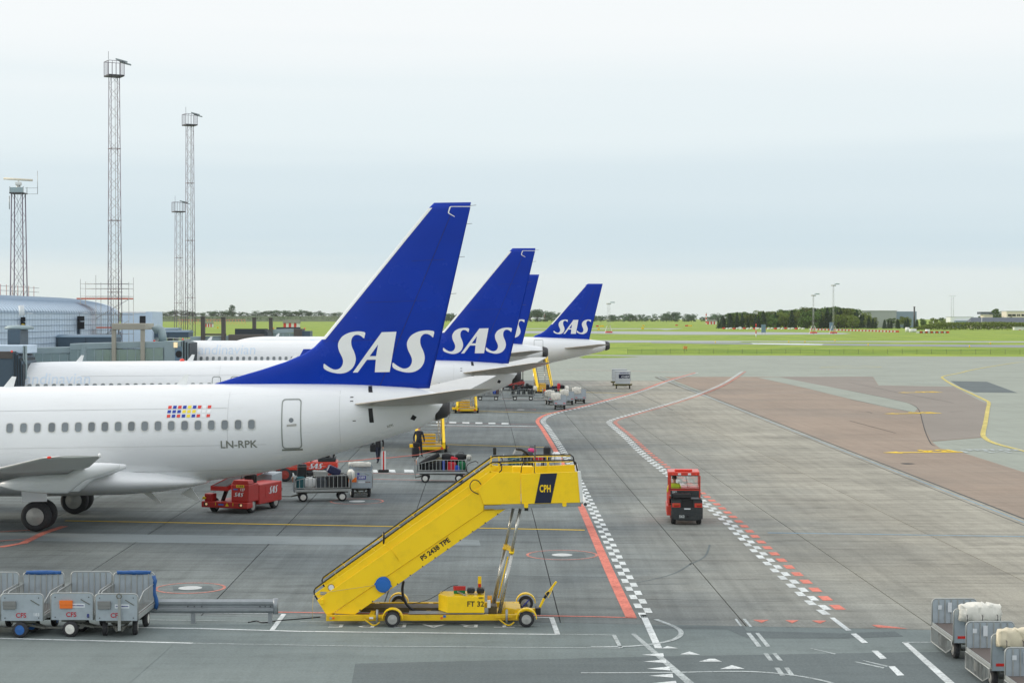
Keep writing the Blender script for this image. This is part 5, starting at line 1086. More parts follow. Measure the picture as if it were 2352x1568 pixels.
# container dollies
alu_m = mat('container_alu', S((196, 202, 206)), .4, .4, .08, 1.5, dirt=.15, dcol=(.3, .3, .3))
for k, (u, v, rz) in enumerate(((1432, 892.6, R(-3)), (1424, 886, R(-3)))):
    d_ = DEP(v); r = thing('container_dolly', ('front' if k == 0 else 'rear') + ' one of two dollies carrying white containers near the road bend', 'dolly', ((u - 1176) * d_ / F, d_ + .8, 0), rz, 'container dollies')
    MB().box(-1.0, 1.0, -.75, .75, .38, .46).build('deck', mat('dolly_olive', S((104, 100, 56)), .6, .2, .2, 4, dirt=.4), r); MB().box(-1.05, 1.05, -.8, -.72, .46, .55).build('stop_rail', mat('dolly_olive', S((104, 100, 56)), .6), r)
    for sx in (-.75, .75):
        for sy in (-.5, .5): wheel(r, sx, sy, .2, .2, .14, R(90), yhub_m)
    c = thing('air_cargo_container', 'white aluminium container with black CHEP panel on the front dolly' if k == 0 else 'white aluminium container on the rear dolly, mostly hidden', 'cargo container', (r.location.x - .03, r.location.y, .47), rz, 'air cargo containers')
    MB().prism([(-.78, 0), (.8, 0), (.88, .45), (.88, 1.5), (-.88, 1.5), (-.88, .45)], -.7, .7).build('shell', alu_m, c, .02)
    for zz in (.45, 1.48): MB().box(-.9, .9, -.72, -.70, zz - .02, zz + .02).build('frame_bar', frame2_m, c)
    for xx in (-.86, .86): MB().box(xx - .02, xx + .02, -.72, -.7, .45, 1.5).build('frame_bar', frame2_m, c)
    if k == 0:
        MB().box(-.45, .78, -.715, -.702, .7, 1.15).build('brand_panel', navy_m, c); front_text(c, 'CHEP', .36, .28, .87, -.72, sign_m); front_text(c, 'AKN 59761 R7', .16, .15, 1.3, -.712, navytxt_m)
# ------------------------------------------------------------------ red vehicles
redp_m = mat('tractor_red', S((206, 62, 44)), .42, 0, .06, 2, dirt=.14, dcol=(.12, .05, .04), coat=.2)
dred_m = mat('loader_red', S((178, 44, 40)), .45, 0, .08, 2, dirt=.2, dcol=(.1, .04, .03))
dgreen_m = mat('tractor_black', S((44, 50, 52)), .55, .1, .12, 4, dirt=.35, dcol=(.12, .11, .1))
cabglass_m = mat('cab_glass', (.9, .95, .95), .03, 0, 0, trans=1.0, spec=.3, alpha=.25)
def tow_tractor():
    d0 = DEP(1205.5); X = (1573.8 - 1176) * d0 / F
    r = thing('tow_tractor', 'red and black baggage tractor driving away on the road, driver in yellow inside', 'tractor', (X, d0, 0), R(-4))
    k = .001843; tx = lambda z: (z - 735) * k; tz = lambda z: (1300 - z) * k
    MB().prism([(tx(450), tz(930)), (tx(1108), tz(930)), (tx(1105), tz(1165)), (tx(985), tz(1205)), (tx(590), tz(1205)), (tx(470), tz(1165))], 0, .25).build('rear_bumper', dgreen_m, r, .02)
    MB().box(tx(590), tx(975), -.02, .0, tz(1195), tz(1045)).build('hitch_plate', dgreen_m, r, .01)
    MB().box(tx(600), tx(930), .1, .6, tz(1050), tz(770)).build('battery_bay', blk_m, r)
    for a, b in ((455, 665), (905, 1100)): MB().box(tx(a), tx(b), .02, .6, tz(935), tz(770)).build('fender', dgreen_m, r, .03)
    for a, b in ((470, 640), (935, 1095)):
        h_ = MB().box(tx(a), tx(b), -.01, .05, tz(928), tz(842)).build('lamp_housing', redp_m, r, .01); MB().box(tx(a + 42), tx(b - 20), -.02, -.008, tz(912), tz(858)).build('tail_light', mat('tail_red', S((150, 24, 24)), .3), h_); MB().box(tx(a + 46), tx(b - 30), -.024, -.018, tz(880), tz(862)).build('indicator', mat('amber', S((170, 90, 30)), .3), h_)
    # cab
    MB().box(tx(385), tx(1050), .55, 2.0, tz(300) + .0, tz(212)).build('cab_roof', redp_m, r, .025)
    MB().box(tx(525), tx(900), .7, .95, tz(210), tz(165)).build('beacon_bar', mat('beacon_red', S((220, 60, 44)), .25, 0, .05), r, .03)
    for x0, x1 in ((395, 437), (1040, 1052)):
        for y in (.55, 1.9): MB().box(tx(x0), tx(x1) + .03, y, y + .07, tz(770), tz(295)).build('cab_post', redp_m, r)
    MB().box(tx(395), tx(1052), .55, .6, tz(605), tz(560)).build('cab_rear_sill', redp_m, r)
    MB().box(tx(437), tx(1040), .545, .59, tz(760), tz(606)).build('cab_rear_panel', dgreen_m, r)
    MB().box(tx(437), tx(1040), .575, .58, tz(560), tz(300)).build('rear_window', cabglass_m, r)
    for zz in (444, 540): MB().box(tx(437), tx(1040), .55, .56, tz(zz) - .006, tz(zz) + .006).build('guard_bar', blk_m, r)
    P = [(tx(430), tz(570)), (tx(430), tz(292)), (tx(1045), tz(292)), (tx(1045), tz(570))]; MB().tube([(p[0], .548, p[1]) for p in P], .014, 5, True).build('window_seal', blk_m, r)
    MB().box(tx(450), tx(930), 1.93, 1.95, tz(355), tz(305)).build('sun_visor', dgreen_m, r)
    MB().tube([(tx(760), .57, tz(305)), (tx(800), .57, tz(545)), (tx(850), .56, tz(515))], .008, 5).build('wiper', blk_m, r)
    for x0 in (395, 1030): MB().box(tx(x0), tx(x0) + .05, .6, 1.95, tz(900), tz(560)).build('cab_side', redp_m, r, .01)
    MB().box(tx(360), tx(1060), .6, 2.7, .3, tz(930)).build('chassis', redp_m, r, .03)
    MB().box(tx(380), tx(1050), 1.95, 2.75, tz(930), tz(620)).build('hood', redp_m, r, .05)
    MB().box(tx(437), tx(1040), 1.96, 1.965, tz(610), tz(300)).build('windscreen', cabglass_m, r)
    for a, m_ in ((490, redlamp_m), (978, redlamp_m)): MB().cbox((tx(a), .54, tz(262)), (.05, .02, .05)).build('roof_light', m_, r)
    for a in (628, 838): MB().cbox((tx(a), .53, tz(260)), (.12, .04, .07)).build('work_lamp', sign_m, r, .01)
    MB().cbox((tx(785), -.004, tz(958)), (.24, .006, .045)).build('number_plate', sign_m, r)
    front_text(r, '562', .14, tx(670), tz(1120), -.026, mat('stencil_white', S((190, 196, 196)), .6)); front_text(r, '562', .12, tx(525), tz(640), .54, mat('stencil_white', S((190, 196, 196)), .6))
    MB().cyl((tx(790), -.02, tz(1110)), (tx(790), -.1, tz(1110)), .05).build('tow_pin', blk_m, r); MB().cbox((tx(945), .3, tz(748)), (.3, .4, .02)).build('deck_grid', steel_m, r)
    MB().box(tx(450), tx(1070), .0, .55, tz(768), tz(755)).build('rear_deck', blk_m, r)
    MB().tube([(tx(1060), .5, tz(640)), (tx(1075), .3, tz(660)), (tx(1075), .3, tz(750))], .012, 5).build('grab_rail', blk_m, r)
    MB().bar((tx(425), .1, tz(680)), (tx(465), .5, tz(730)), .03).build('brace', frame2_m, r)
    for sx in (tx(500), tx(1030)):
        for y in (.42, 2.2): wheel(r, sx, y, .27, .27, .19, R(90), rhub_m)
    MB().box(tx(590), tx(690), 1.0, 1.1, .85, tz(600)).build('seat_back', blk_m, r, .03); MB().box(tx(440), tx(620), 1.1, 1.5, .75, .9).build('seat', blk_m, r, .03)
    MB().lathe([(-.01, .17), (.01, .17), (.01, .14), (-.01, .14)], (tx(545), 1.75, 1.15), 'y', 16).build('steering_wheel', blk_m, r)
    b = bag('lying on the rear deck of the red baggage tractor', BK, local(r, (tx(680), .28, tz(752))), (.66, .42, .2), 'hard', R(-4), 0, 'bags carried by the tractor')
    return r
TT = tow_tractor()
def belt_loader():
    d0 = DEP(1180); k = .005168; cx = 385; X = (Z5((cx, 0))[0] - 1176) * d0 / F
    r = thing('belt_loader', 'red low belt loader numbered 127 standing under the nearest tail', 'belt loader', (X, d0 + .2, 0), R(-20))
    MB().box(-1.12, 1.0, 0, .5, .22, .47).build('front_bumper', dred_m, r, .03); MB().box(-1.0, -.65, .05, .45, .47, .78).build('left_pod', dred_m, r, .03)
    MB().prism([(-1.1, .55), (-.95, .55), (-.9, .62), (-1.05, .66)], .02, .12).build('side_lamp', yhub_m, r)
    MB().box(.2, 1.0, .12, 1.0, .47, 1.2).build('operator_block', dred_m, r, .04); MB().prism([(.2, 1.2), (1.0, 1.2), (.95, 1.36), (.3, 1.36)], .14, .6).build('cowl', dred_m, r, .02)
    MB().box(.1, 1.02, 1.0, 3.0, .3, 1.12).build('engine_body', dred_m, r, .04); MB().box(-.95, .2, .3, 3.2, .3, .42).build('deck', dred_m, r, .02)
    for y0 in (1.55, 2.3): MB().box(1.02, 1.03, y0, y0 + .6, .55, 1.0).build('access_panel', dred_m, r, .008)
    bl = MB().add([(-.8, .2, .9), (0, .2, .9), (0, 4.6, 1.6), (-.8, 4.6, 1.6), (-.8, .2, 1.08), (0, .2, 1.08), (0, 4.6, 1.78), (-.8, 4.6, 1.78)], [(0, 1, 5, 4), (1, 2, 6, 5), (2, 3, 7, 6), (3, 0, 4, 7), (3, 2, 1, 0)]).build('conveyor_frame', dred_m, r)
    MB().add([(-.7, .2, 1.085), (-.1, .2, 1.085), (-.1, 4.6, 1.785), (-.7, 4.6, 1.785)], [(0, 1, 2, 3)]).build('belt', black_m, r)
    MB().bar((-.4, .5, .45), (-.4, .9, .98), .12).build('lift_arm', blk_m, r); MB().tube([(.3, .75, 1.2), (.3, .8, 1.5), (.9, .8, 1.5), (.9, .75, 1.2)], .02, 6).build('guard_hoop', blk_m, r)
    MB().lathe([(-.01, .18), (.01, .18), (.01, .15), (-.01, .15)], (.62, .8, 1.42), 'y', 16).build('steering_wheel', blk_m, r); MB().box(.4, .85, 1.0, 1.15, 1.1, 1.55).build('seat_back', blk_m, r, .04)
    for x, y in ((-.75, .45), (.85, .6), (.9, 2.5), (-.75, 2.5)): wheel(r, x, y, .29, .29, .2, R(90), hub_m)
    sas(sign_m, r, .17, at(FRONT, .55, .115, .78), 1.0); front_text(r, '127', .15, .72, .98, .115, sign_m)
    pl_ = MB().cbox((.62, .115, 1.12), (.36, .006, .1)).build('name_plate', mat('plate_yellow', S((230, 200, 40)), .5), r); front_text(r, 'C 10 B', .09, .62, 1.12, .109, blk_m)
    MB().cbox((.4, .115, .99), (.2, .006, .05)).build('name_plate', mat('plate_blue', S((50, 110, 190)), .5), r)
    M = Matrix.Translation((1.035, 2.2, .82)) @ Matrix.Rotation(R(90), 4, 'Z') @ FRONT; sas(sign_m, r, .3, M)
    for x in (-.9, .7): MB().cbox((x, -.005, .36), (.18, .02, .14)).build('lamp_cluster', blk_m, r, .01); MB().cyl((x + .03, -.012, .36), (x + .03, -.03, .36), .05, n=12).build('headlight', mat('lamp_glow', S((240, 200, 150)), .3, emit=.35), r)
    MB().cbox((-.2, -.006, .36), (.24, .01, .06)).build('name_plate', mat('plate_blue', S((50, 110, 190)), .5), r); MB().prism([(.0, .3), (.16, .3), (.08, .43)], -.012, -.004).build('warning_triangle', mat('plate_yellow', S((230, 200, 40)), .5), r)
    for x in (-.45, .35): MB().cbox((x, -.006, .38), (.03, .01, .12)).build('reflector', yhub_m, r)
    return r
belt_loader()
d_ = 74.5
r = thing('box_trailer', 'grey trailer with white boxes right behind the red belt loader', 'trailer', ((600 - 1176) * d_ / F, d_ + 1.0, 0), R(-8))
MB().box(-.5, .55, -.8, .8, .55, 1.25).build('body', mat('trailer_grey', S((170, 180, 186)), .5, .2, .08, 2), r, .02); MB().box(-.5, .55, -.85, .85, .42, .55).build('frame', under_m, r)
for sx in (-.4, .45):
    for sy in (-.5, .5): wheel(r, sx, sy, .24, .24, .14, R(90), hub_m)
for k, (x, z, sx) in enumerate(((-.75, 1.05, .55), (-.25, 1.1, .4))):
    o = thing('cargo_box', ('left' if k == 0 else 'right') + ' white box on top of the grey trailer', 'box', ((600 - 1176) * d_ / F + x * .3, d_ + .6 + .4 * k, 1.26), R(-8), 'white boxes on the trailer'); MB().box(-sx / 2, sx / 2, -.3, .3, 0, .28).build('carton', mat('carton_white', S((214, 218, 222)), .7, 0, .05), o, .01); MB().box(-sx / 2 - .002, sx / 2 + .002, -.03, .03, .0, .285).build('tape', gryp_m, o)
def big_tug(label, u, v, rz, sc_=1.0, txt=True):
    d0 = DEP(v); r = thing('aircraft_tug', label, 'tug', ((u - 1176) * d0 / F, d0 + .4, 0), rz, 'red tugs'); r.scale = (sc_,) * 3
    MB().box(-1.6, 1.5, -.75, .75, .55, .95).build('body', redp_m if txt else dred_m, r, .05); MB().box(-1.5, 1.45, -.72, .72, .3, .55).build('chassis', dgreen_m, r, .02)
    MB().box(.55, 1.4, -.7, .7, .95, 1.15).build('rear_deck', dgreen_m, r, .03)
    for x in (.2, 1.3):
        for y in (-.65, .65): MB().bar((x, y, .95), (x, y, 2.0), .07).build('cab_post', blk_m, r)
    MB().box(.1, 1.4, -.72, .72, 2.0, 2.08).build('cab_roof', redp_m if txt else dred_m, r, .02); MB().box(.7, 1.1, -.4, .4, 1.1, 1.6).build('seat_back', blk_m, r, .04)
    for x in (-1.05, 1.0):
        for y in (-.68, .68): wheel(r, x, y, .34, .34, .26, 0, rhub_m)
    if txt: sas(sign_m, r, .26, at(FRONT, .45, -.757, .76))
    MB().cbox((1.46, -.7, .75), (.08, .1, .14)).build('tail_light', redlamp_m, r)
    return r
big_tug('red tug with white letters half hidden behind the nearest fuselage belly', 703, 1104, R(4)); big_tug('dark red tug parked far off under the second tail', 1176, 895.5, R(60), 1.0, False)
# ------------------------------------------------------------------ people
fskin_m = mat('skin', S((196, 150, 124)), .55, 0, .05, 6); hair_m = mat('hair_brown', S((66, 48, 36)), .8, 0, .2, 30); suit_m = mat('dark_suit', S((34, 36, 46)), .8, 0, .12, 8); shoe_m = mat('shoe_black', S((22, 22, 24)), .5); vest_m = mat('hi_vis', S((196, 226, 30)), .6, 0, .05, 5); jean_m = mat('dark_trousers', S((30, 34, 52)), .85, 0, .1, 8); shirt_m = mat('blue_overall', S((40, 90, 140)), .8, 0, .1, 8)
def skin_body(name, J, E, mats, classify, parent, root_i=0):
    me = bpy.data.meshes.new('b'); me.from_pydata([j[:3] for j in J], E, []); o = bpy.data.objects.new('b', me)
    o.modifiers.new('s', 'SKIN'); 
    for i, sv in enumerate(me.skin_vertices[0].data):
        rr_ = J[i][3]; sv.radius = (rr_, rr_) if not isinstance(rr_, tuple) else rr_; sv.use_root = (i == root_i)
    ss = o.modifiers.new('d', 'SUBSURF'); ss.levels = ss.render_levels = 2
    m = evaluate(o); bpy.data.objects.remove(o)
    for k in mats: m.materials.append(k)
    for p in m.polygons: p.use_smooth = True; p.material_index = classify(p.center)
    return put(name, m, parent)
def person(label, X, Y, rz, top, legs, stride=.25, hair=True, arms=((.0, .05), (.0, .05)), z0=0, seated=False, Hh=1.78):
    """faces local -y"""
    r = thing('person', label, 'person', (X, Y, z0), rz); k = Hh / 1.78
    if not seated:
        J = [(0, 0, .95, .13), (0, 0, 1.15, .125), (0, .01, 1.36, .15), (0, .0, 1.5, .06), (0, -.02, 1.57, .055), (0, -.03, 1.68, .095), (0, -.02, 1.76, .06)]
        E = [(0, 1), (1, 2), (2, 3), (3, 4), (4, 5), (5, 6)]
        for s_, st, (af, ao) in ((-1, stride, arms[0]), (1, -stride, arms[1])):
            b = len(J); J += [(s_ * .1, -st * .1, .88, .1), (s_ * .1, -st * .55, .5, .068), (s_ * .1, -st + (.06 if st < 0 else 0), .1, .045), (s_ * .1, -st - .15, .045, .042)]
            E += [(0, b), (b, b + 1), (b + 1, b + 2), (b + 2, b + 3)]
            b = len(J); J += [(s_ * .19, .01, 1.42, .07), (s_ * (.25 + ao), .03 - af * .4, 1.14, .05), (s_ * (.25 + ao), -.05 - af, .9, .036), (s_ * (.25 + ao), -.07 - af, .82, .042), (s_ * (.25 + ao), -.08 - af, .74, .022)]
            E += [(2, b), (b, b + 1), (b + 1, b + 2), (b + 2, b + 3), (b + 3, b + 4)]
        J = [(a * k, b * k, c * k, d * k) for a, b, c, d in J]
        cls = lambda c: 0 if c.z > 1.5 * k or (c.z < .89 * k and abs(c.x) > .2 * k) else 1 if c.z > .88 * k else 3 if c.z < .1 * k else 2
    else:
        J = [(0, 0, .1, .15), (0, .02, .3, .14), (0, .02, .5, .16), (0, 0, .63, .06), (0, -.02, .7, .055), (0, -.03, .81, .095), (0, -.02, .89, .06)]
        E = [(0, 1), (1, 2), (2, 3), (3, 4), (4, 5), (5, 6)]
        for s_ in (-1, 1):
            b = len(J); J += [(s_ * .1, -.1, .1, .09), (s_ * .12, -.45, .12, .07), (s_ * .12, -.5, -.3, .05), (s_ * .12, -.62, -.36, .04)]; E += [(0, b), (b, b + 1), (b + 1, b + 2), (b + 2, b + 3)]
            b = len(J); J += [(s_ * .19, .02, .55, .07), (s_ * .25, -.1, .28, .05), (s_ * .15, -.35, .32, .036), (s_ * .14, -.44, .34, .035)]; E += [(2, b), (b, b + 1), (b + 1, b + 2), (b + 2, b + 3)]
        cls = lambda c: 0 if c.z > .62 or (c.y < -.3 and c.z > .24) else 1 if c.z > .2 and c.y > -.35 else 2
    body = skin_body('body', J, E, [fskin_m, top, legs, shoe_m], cls, r)
    hz = J[5][2]
    MB().ball((0, J[5][1] + .012, hz + .035), .098 * k, .105 * k, .09 * k).build('hair', hair_m, r)
    for s_ in (-1, 1): MB().ball((s_ * .098 * k, J[5][1] + .01, hz), .018, .02, .03).build('ear', fskin_m, r)
    MB().ball((0, J[5][1] - .1 * k, hz - .005), .015, .02, .022).build('nose', fskin_m, r)
    for s_ in (-1, 1): MB().ball((s_ * .034, J[5][1] - .09 * k, hz + .02), .011, .008, .008).build('eye', blk_m, r)
    MB().cbox((0, J[5][1] - .088 * k, hz - .05), (.04, .01, .008)).build('mouth', mat('lip', S((150, 80, 76)), .6), r)
    return r
dm = DEP(1050); man = person('man in dark suit walking away beside the yellow stairs, pulling a trolley case', (962 - 1176) * dm / F, dm, R(165), suit_m, suit_m, .2, Hh=1.82)
b = thing('trolley_case', 'black trolley case standing behind the man in dark suit', 'suitcase', ((955 - 1176) * dm / F, dm - .35, .03), R(20)); MB().box(-.2, .2, -.13, .13, .04, .58).build('shell', bmat(BK, 'soft'), b, .05); MB().tube([(-.1, .12, .55), (-.1, .25, .85), (.1, .25, .85), (.1, .12, .55)], .01, 5).build('pull_handle', dkgrey_m, b)
for s_ in (-.15, .15): MB().cyl((s_ - .02, .1, .03), (s_ + .02, .1, .03), .035).build('caster', blk_m, b)
b = thing('shoulder_bag', 'black bag strapped on top of the trolley case of the man in suit', 'bag', ((957 - 1176) * dm / F, dm - .33, .62), R(20)); MB().box(-.2, .2, -.1, .1, 0, .24).build('pocket', bmat(BK, 'soft'), b, .06); MB().tube([(-.12, 0, .24), (0, 0, .34), (.12, 0, .24)], .012, 5).build('strap', blk_m, b)
dm = DEP(1063); p2_ = person('person in black jacket walking behind the red and white post, head hidden by the fuselage', (868 - 1176) * dm / F, dm, R(200), mat('black_jacket', S((30, 30, 34)), .8, 0, .1, 9), jean_m, .28)
b = thing('backpack', 'black bag held by the person walking behind the red and white post', 'bag', ((857 - 1176) * dm / F, dm - .1, .62), 0); MB().box(-.17, .17, -.1, .1, 0, .42).build('pocket', bmat(BK, 'soft'), b, .07); MB().tube([(-.08, 0, .42), (0, 0, .54), (.08, 0, .42)], .012, 5).build('strap', blk_m, b)
P_ = local(TT, (-.38, 1.2, .88)); drv = person('driver in bright yellow vest seated in the red baggage tractor', P_.x, P_.y, R(176), vest_m, jean_m, seated=True, z0=.88)
person('ramp worker in yellow vest behind the red belt loader, head hidden by the fuselage', (548 - 1176) * 73.8 / F, 73.8, R(120), vest_m, jean_m, .12)
dm = 192; person('worker in blue overall standing at the foot of the far tall stairs', (1230 - 1176) * dm / F, dm + .5, R(60), shirt_m, shirt_m, .1)
# ------------------------------------------------------------------ barrier post, guard rail, rope
d_ = DEP(1085); r = thing('barrier_post', 'red and white striped post on a black foot beside the crossing blocks', 'post', ((880 - 1176) * d_ / F, d_ + .25, 0))
MB().box(-.28, .28, -.14, .14, 0, .14).build('foot', black_m, r, .05)
for k, m_ in enumerate((wht_m, red_m2, wht_m)): MB().box(-.11 + .075 * k, -.04 + .075 * k, -.05, .05, .14, 1.08).build('stripe_board', m_, r)
MB().cyl((-.02, 0, .95), (.28, 0, .95), .012).build('arm', frame2_m, r)
q = [(520, 1053), (640, 1049), (760, 1045), (856, 1043), (880, 1047), (960, 1035), (1040, 1020)]
o = MB().tube([tuple(W(u, v, DEP(1085) + .25 + (.0 if u <= 880 else (u - 880) * .1))) for u, v in [(640, 1066), (740, 1063), (830, 1056), (872, 1051), (893, 1051), (960, 1044), (1030, 1027)]], .018, 5).build('barrier_rope', mat('rope_red', S((216, 110, 90)), .7), None); tag(o, 'thin red barrier rope strung from the striped post to the yellow stairs', 'rope')
r = thing('guard_rail', 'galvanised steel guard rail beside the grey CFS carts', 'guard rail', (G(490, 1425).x, 45.35, 0)); off = -r.location
xa, xb = (330 - 1176) * 45.35 / F, (632 - 1176) * 45.35 / F
prof = [(0, .92), (-.02, .90), (-.06, .86), (-.06, .80), (-.01, .76), (-.01, .72), (-.06, .68), (-.06, .62), (-.02, .58), (0, .56)]
k = MB().loft([[(x, 45.35 + p[0], p[1] - .28) for p in prof] + [(x, 45.35 + p[0] + .012, p[1] - .28) for p in prof[::-1]] for x in (xa, (xa + xb) / 2, xb)], True, False); k.build('rail_beam', steel_m, r, loc=off, fix=True)
MB().cyl((xb + .0, 45.33, .26), (xb + .0, 45.33, .66), .07, n=14).build('end_wing', steel_m, r, loc=off)
for u in (440, 618): x = (u - 1176) * 45.3 / F; MB().box(x - .05, x + .05, 45.37, 45.5, 0, .55).build('post', steel_m, r, loc=off)
for u in (430, 445, 462, 596, 608, 620):
    x = (u - 1176) * 45.3 / F; MB().cyl((x, 45.30, .46), (x, 45.285, .46), .018, n=8).build('bolt', dkgrey_m, r, loc=off)
o = MB().tube(smooth_open([tuple(G(u, v, .015)) for u, v in [(570, 1428), (590, 1425), (604, 1429), (640, 1424), (690, 1420), (735, 1416)]], 4), .014, 5).build('ground_cable', blk_m, None); tag(o, 'black cable lying between the guard rail and the yellow stairs', 'cable')
# ================================================================== TERMINAL PIER AND JET BRIDGES
clad_m = mat('pier_cladding', S((200, 218, 234)), .45, .15, .06, 1.2, dirt=.1, dcol=(.3, .33, .36)); seam_m = mat('cladding_seam', S((140, 158, 176)), .6, .1, .05)
conn_m = mat('link_dark', S((74, 92, 106)), .5, .1, .06, .6); conn2_m = mat('link_top', S((110, 134, 152)), .4, .2, .06, .6); bridge_m = mat('bridge_grey', S((150, 168, 172)), .5, .1, .07, 1); beige_m = mat('portal_beige', S((168, 164, 150)), .55, 0, .07, 1)
brglass_m = mat('bridge_glass', S((140, 158, 158)), .06, .25, .05, .6, spec=.9); bdark_m = mat('bellows_dark', S((62, 70, 76)), .7, 0, .1, 3); bst_m = mat('bridge_brown', S((86, 82, 78)), .6, 0, .08, 1)
r = thing('terminal_pier', 'long terminal pier with pale blue barrel roof at left', 'building', (-52, 170, 0)); off = -r.location
XF = -43.5; y0_, y1_ = 118, 193
MB().box(-60, XF, y0_, y1_, 0, 8.45).build('wall', clad_m, r, loc=off)
arc = [(XF - 8.2 + 8.2 * math.cos(t * math.pi / 24), 8.45 + 1.75 * math.sin(t * math.pi / 24)) for t in range(25)]
MB().loft([[(a, y, b) for a, b in arc] for y in (y0_, y1_)], True, True).build('barrel_roof', clad_m, r, loc=off, fix=True)
for k in range(9): z = 8.4 - .56 * k; MB().box(XF, XF + .06, y0_, y1_, z - .02, z + .02).build('cladding_shadow_bar', seam_m, r, loc=off)  # darker bars stand in for the shadow lines across the cladding
k = MB()
for i in range(int((y1_ - y0_) / .95)):
    y = y0_ + .95 * i; k.tube([(a + .0, y, b + .005) for a, b in arc[:14]], .045, 4); k.box(XF, XF + .012, y - .01, y + .01, 3, 8.4)
tag(k.build('standing_seam', seam_m, r, loc=off), kind='stuff')
def gate_sign(par, y, txt, w_, zt_, zm, zb):
    MB().box(XF + .05, XF + .25, y + .2, y + .6, zb - .9, zt_ - .1).build('sign_shadow_box', conn_m, par, loc=off)  # tall dark box put in for the shadow behind the sign
    MB().box(XF + .1, XF + .1 + w_, y - .15, y - .12, zb, zm).build('sign_board', blk_m, par, loc=off); MB().box(XF + .1, XF + .1 + w_, y - .15, y - .12, zm + .06, zt_).build('sign_top', blk_m, par, loc=off)
    if txt:
        letter(text_mesh(txt, .5, bold=.012), mat('sign_yellow', S((230, 190, 50)), .4, 0, .05), par, Matrix.Translation(off) @ at(FRONT, XF + .1 + w_ / 2, y - .16, (zb + zm) / 2) @ Matrix.Diagonal((.5, 1.5, 1, 1)))
    MB().tube([(XF + .3, y, zt_), (XF + .3, y, zt_ + .35), (XF + 1.0, y, zt_ + .35)], .02, 5).build('sign_lamp_arm', frame2_m, par, loc=off); MB().cbox((XF + .9, y, zt_ + .32), (.4, .1, .06)).build('sign_lamp', sign_m, par, loc=off)
gate_sign(r, 154, 'B8', .42, 8.05, 7.6, 6.75); gate_sign(r, 174, '', .72, 8.15, 7.6, 6.85)
rr = thing('roof_railing', 'thin safety railing on the ridge of the barrel roof', 'railing', (-50, 170, 10)); off2 = -rr.location
for z in (10.7, 11.15): MB().tube([(-50.5, 130, z), (-50.5, 186, z)], .03, 5).build('rail', frame2_m, rr, loc=off2)
for i in range(28): MB().cyl((-50.5, 130 + 2 * i, 10.1), (-50.5, 130 + 2 * i, 11.3), .03, n=5).build('post', mat('post_red', S((170, 110, 100)), .6), rr, loc=off2)
# scaffold
s_ = thing('scaffold', 'steel scaffold tower with red planks at the end of the barrel roof', 'scaffold', (-42, 181, 0)); off3 = -s_.location
xs_ = [-44.6, -43.0, -41.2, -39.6]; 
for x in xs_:
    for y in (180, 182.2): MB().cyl((x, y, 0), (x, y, 11.6 + random.random() * 1.2), .03, n=5).build('standard', frame2_m, s_, loc=off3)
for z in (4.3, 6.3, 8.3, 10.2, 11.0, 11.5):
    for y in (180, 182.2): MB().cyl((xs_[0], y, z), (xs_[-1], y, z), .024, n=5).build('ledger', frame2_m, s_, loc=off3)
for z, a, b in ((4.1, -43, -39.6), (6.9, -43, -39.6), (9.9, -45, -39.6)): MB().box(a, b, 180, 182.2, z, z + .14).build('plank_deck', mat('plank_red', S((200, 104, 76)), .7, 0, .15, 2), s_, loc=off3)
for k in range(3): MB().cyl((-43, 180, 3.5 + 2.2 * k), (-39.6, 180, 5.5 + 2.2 * k), .03, n=5).build('diagonal', frame2_m, s_, loc=off3)
# annex box
a_ = thing('terminal_annex', 'small pale box building with sloped roof beyond the scaffold', 'building', ((315 - 1176) * 205 / F, 207, 0)); 
MB().prism([(-1.9, 0), (1.8, 0), (1.8, 8.7), (.9, 8.7), (-1.7, 8.55), (-1.9, 8.0)], -2, 4).build('wall', clad_m, a_); MB().box(-1.8, 1.0, -2.1, 4, 8.55, 8.72).build('roof', white_m, a_); MB().box(.3, 1.0, -2.04, -1.98, 7.0, 8.2).build('window', blk_m, a_)
# fixed links
def link(label, u0, u1, vt, vb, D, m=conn_m):
    p, q = W(u0, vt, D), W(u1, vb, D); r = thing('fixed_link', label, 'walkway', ((p.x + q.x) / 2, D, 0), 0, 'dark fixed walkways'); w2_ = (q.x - p.x) / 2
    MB().box(-w2_, w2_, 0, 3, q.z, p.z - .25).build('wall', m, r); rings = [[(x, .0 + 1.5 - 1.55 * math.cos(t * math.pi / 8), p.z - .3 + .3 * math.sin(t * math.pi / 8)) for t in range(9)] for x in (-w2_ - .05, w2_ + .05)]
    MB().loft(rings).build('roof', conn2_m, r, fix=True)
    n = max(int(w2_ * 2 / 2.2), 2)
    for i in range(1, n): x = -w2_ + 2 * w2_ * i / n; MB().box(x - .03, x + .03, -.03, 0, q.z, p.z - .3).build('wall_joint', bdark_m, r)
    for x in (-w2_ * .7, w2_ * .7): MB().box(x - .3, x + .3, 1.2, 1.8, 0, q.z).build('support', bst_m, r)
    return r
link('dark grey walkway box in front of the barrel building', 2, 262, 768, 800, 166); link('dark walkway box farther back, right of the first', 116, 433, 758, 775, 206); link('small dark walkway end farthest back near the twin masts', 355, 408, 752.5, 762, 240)
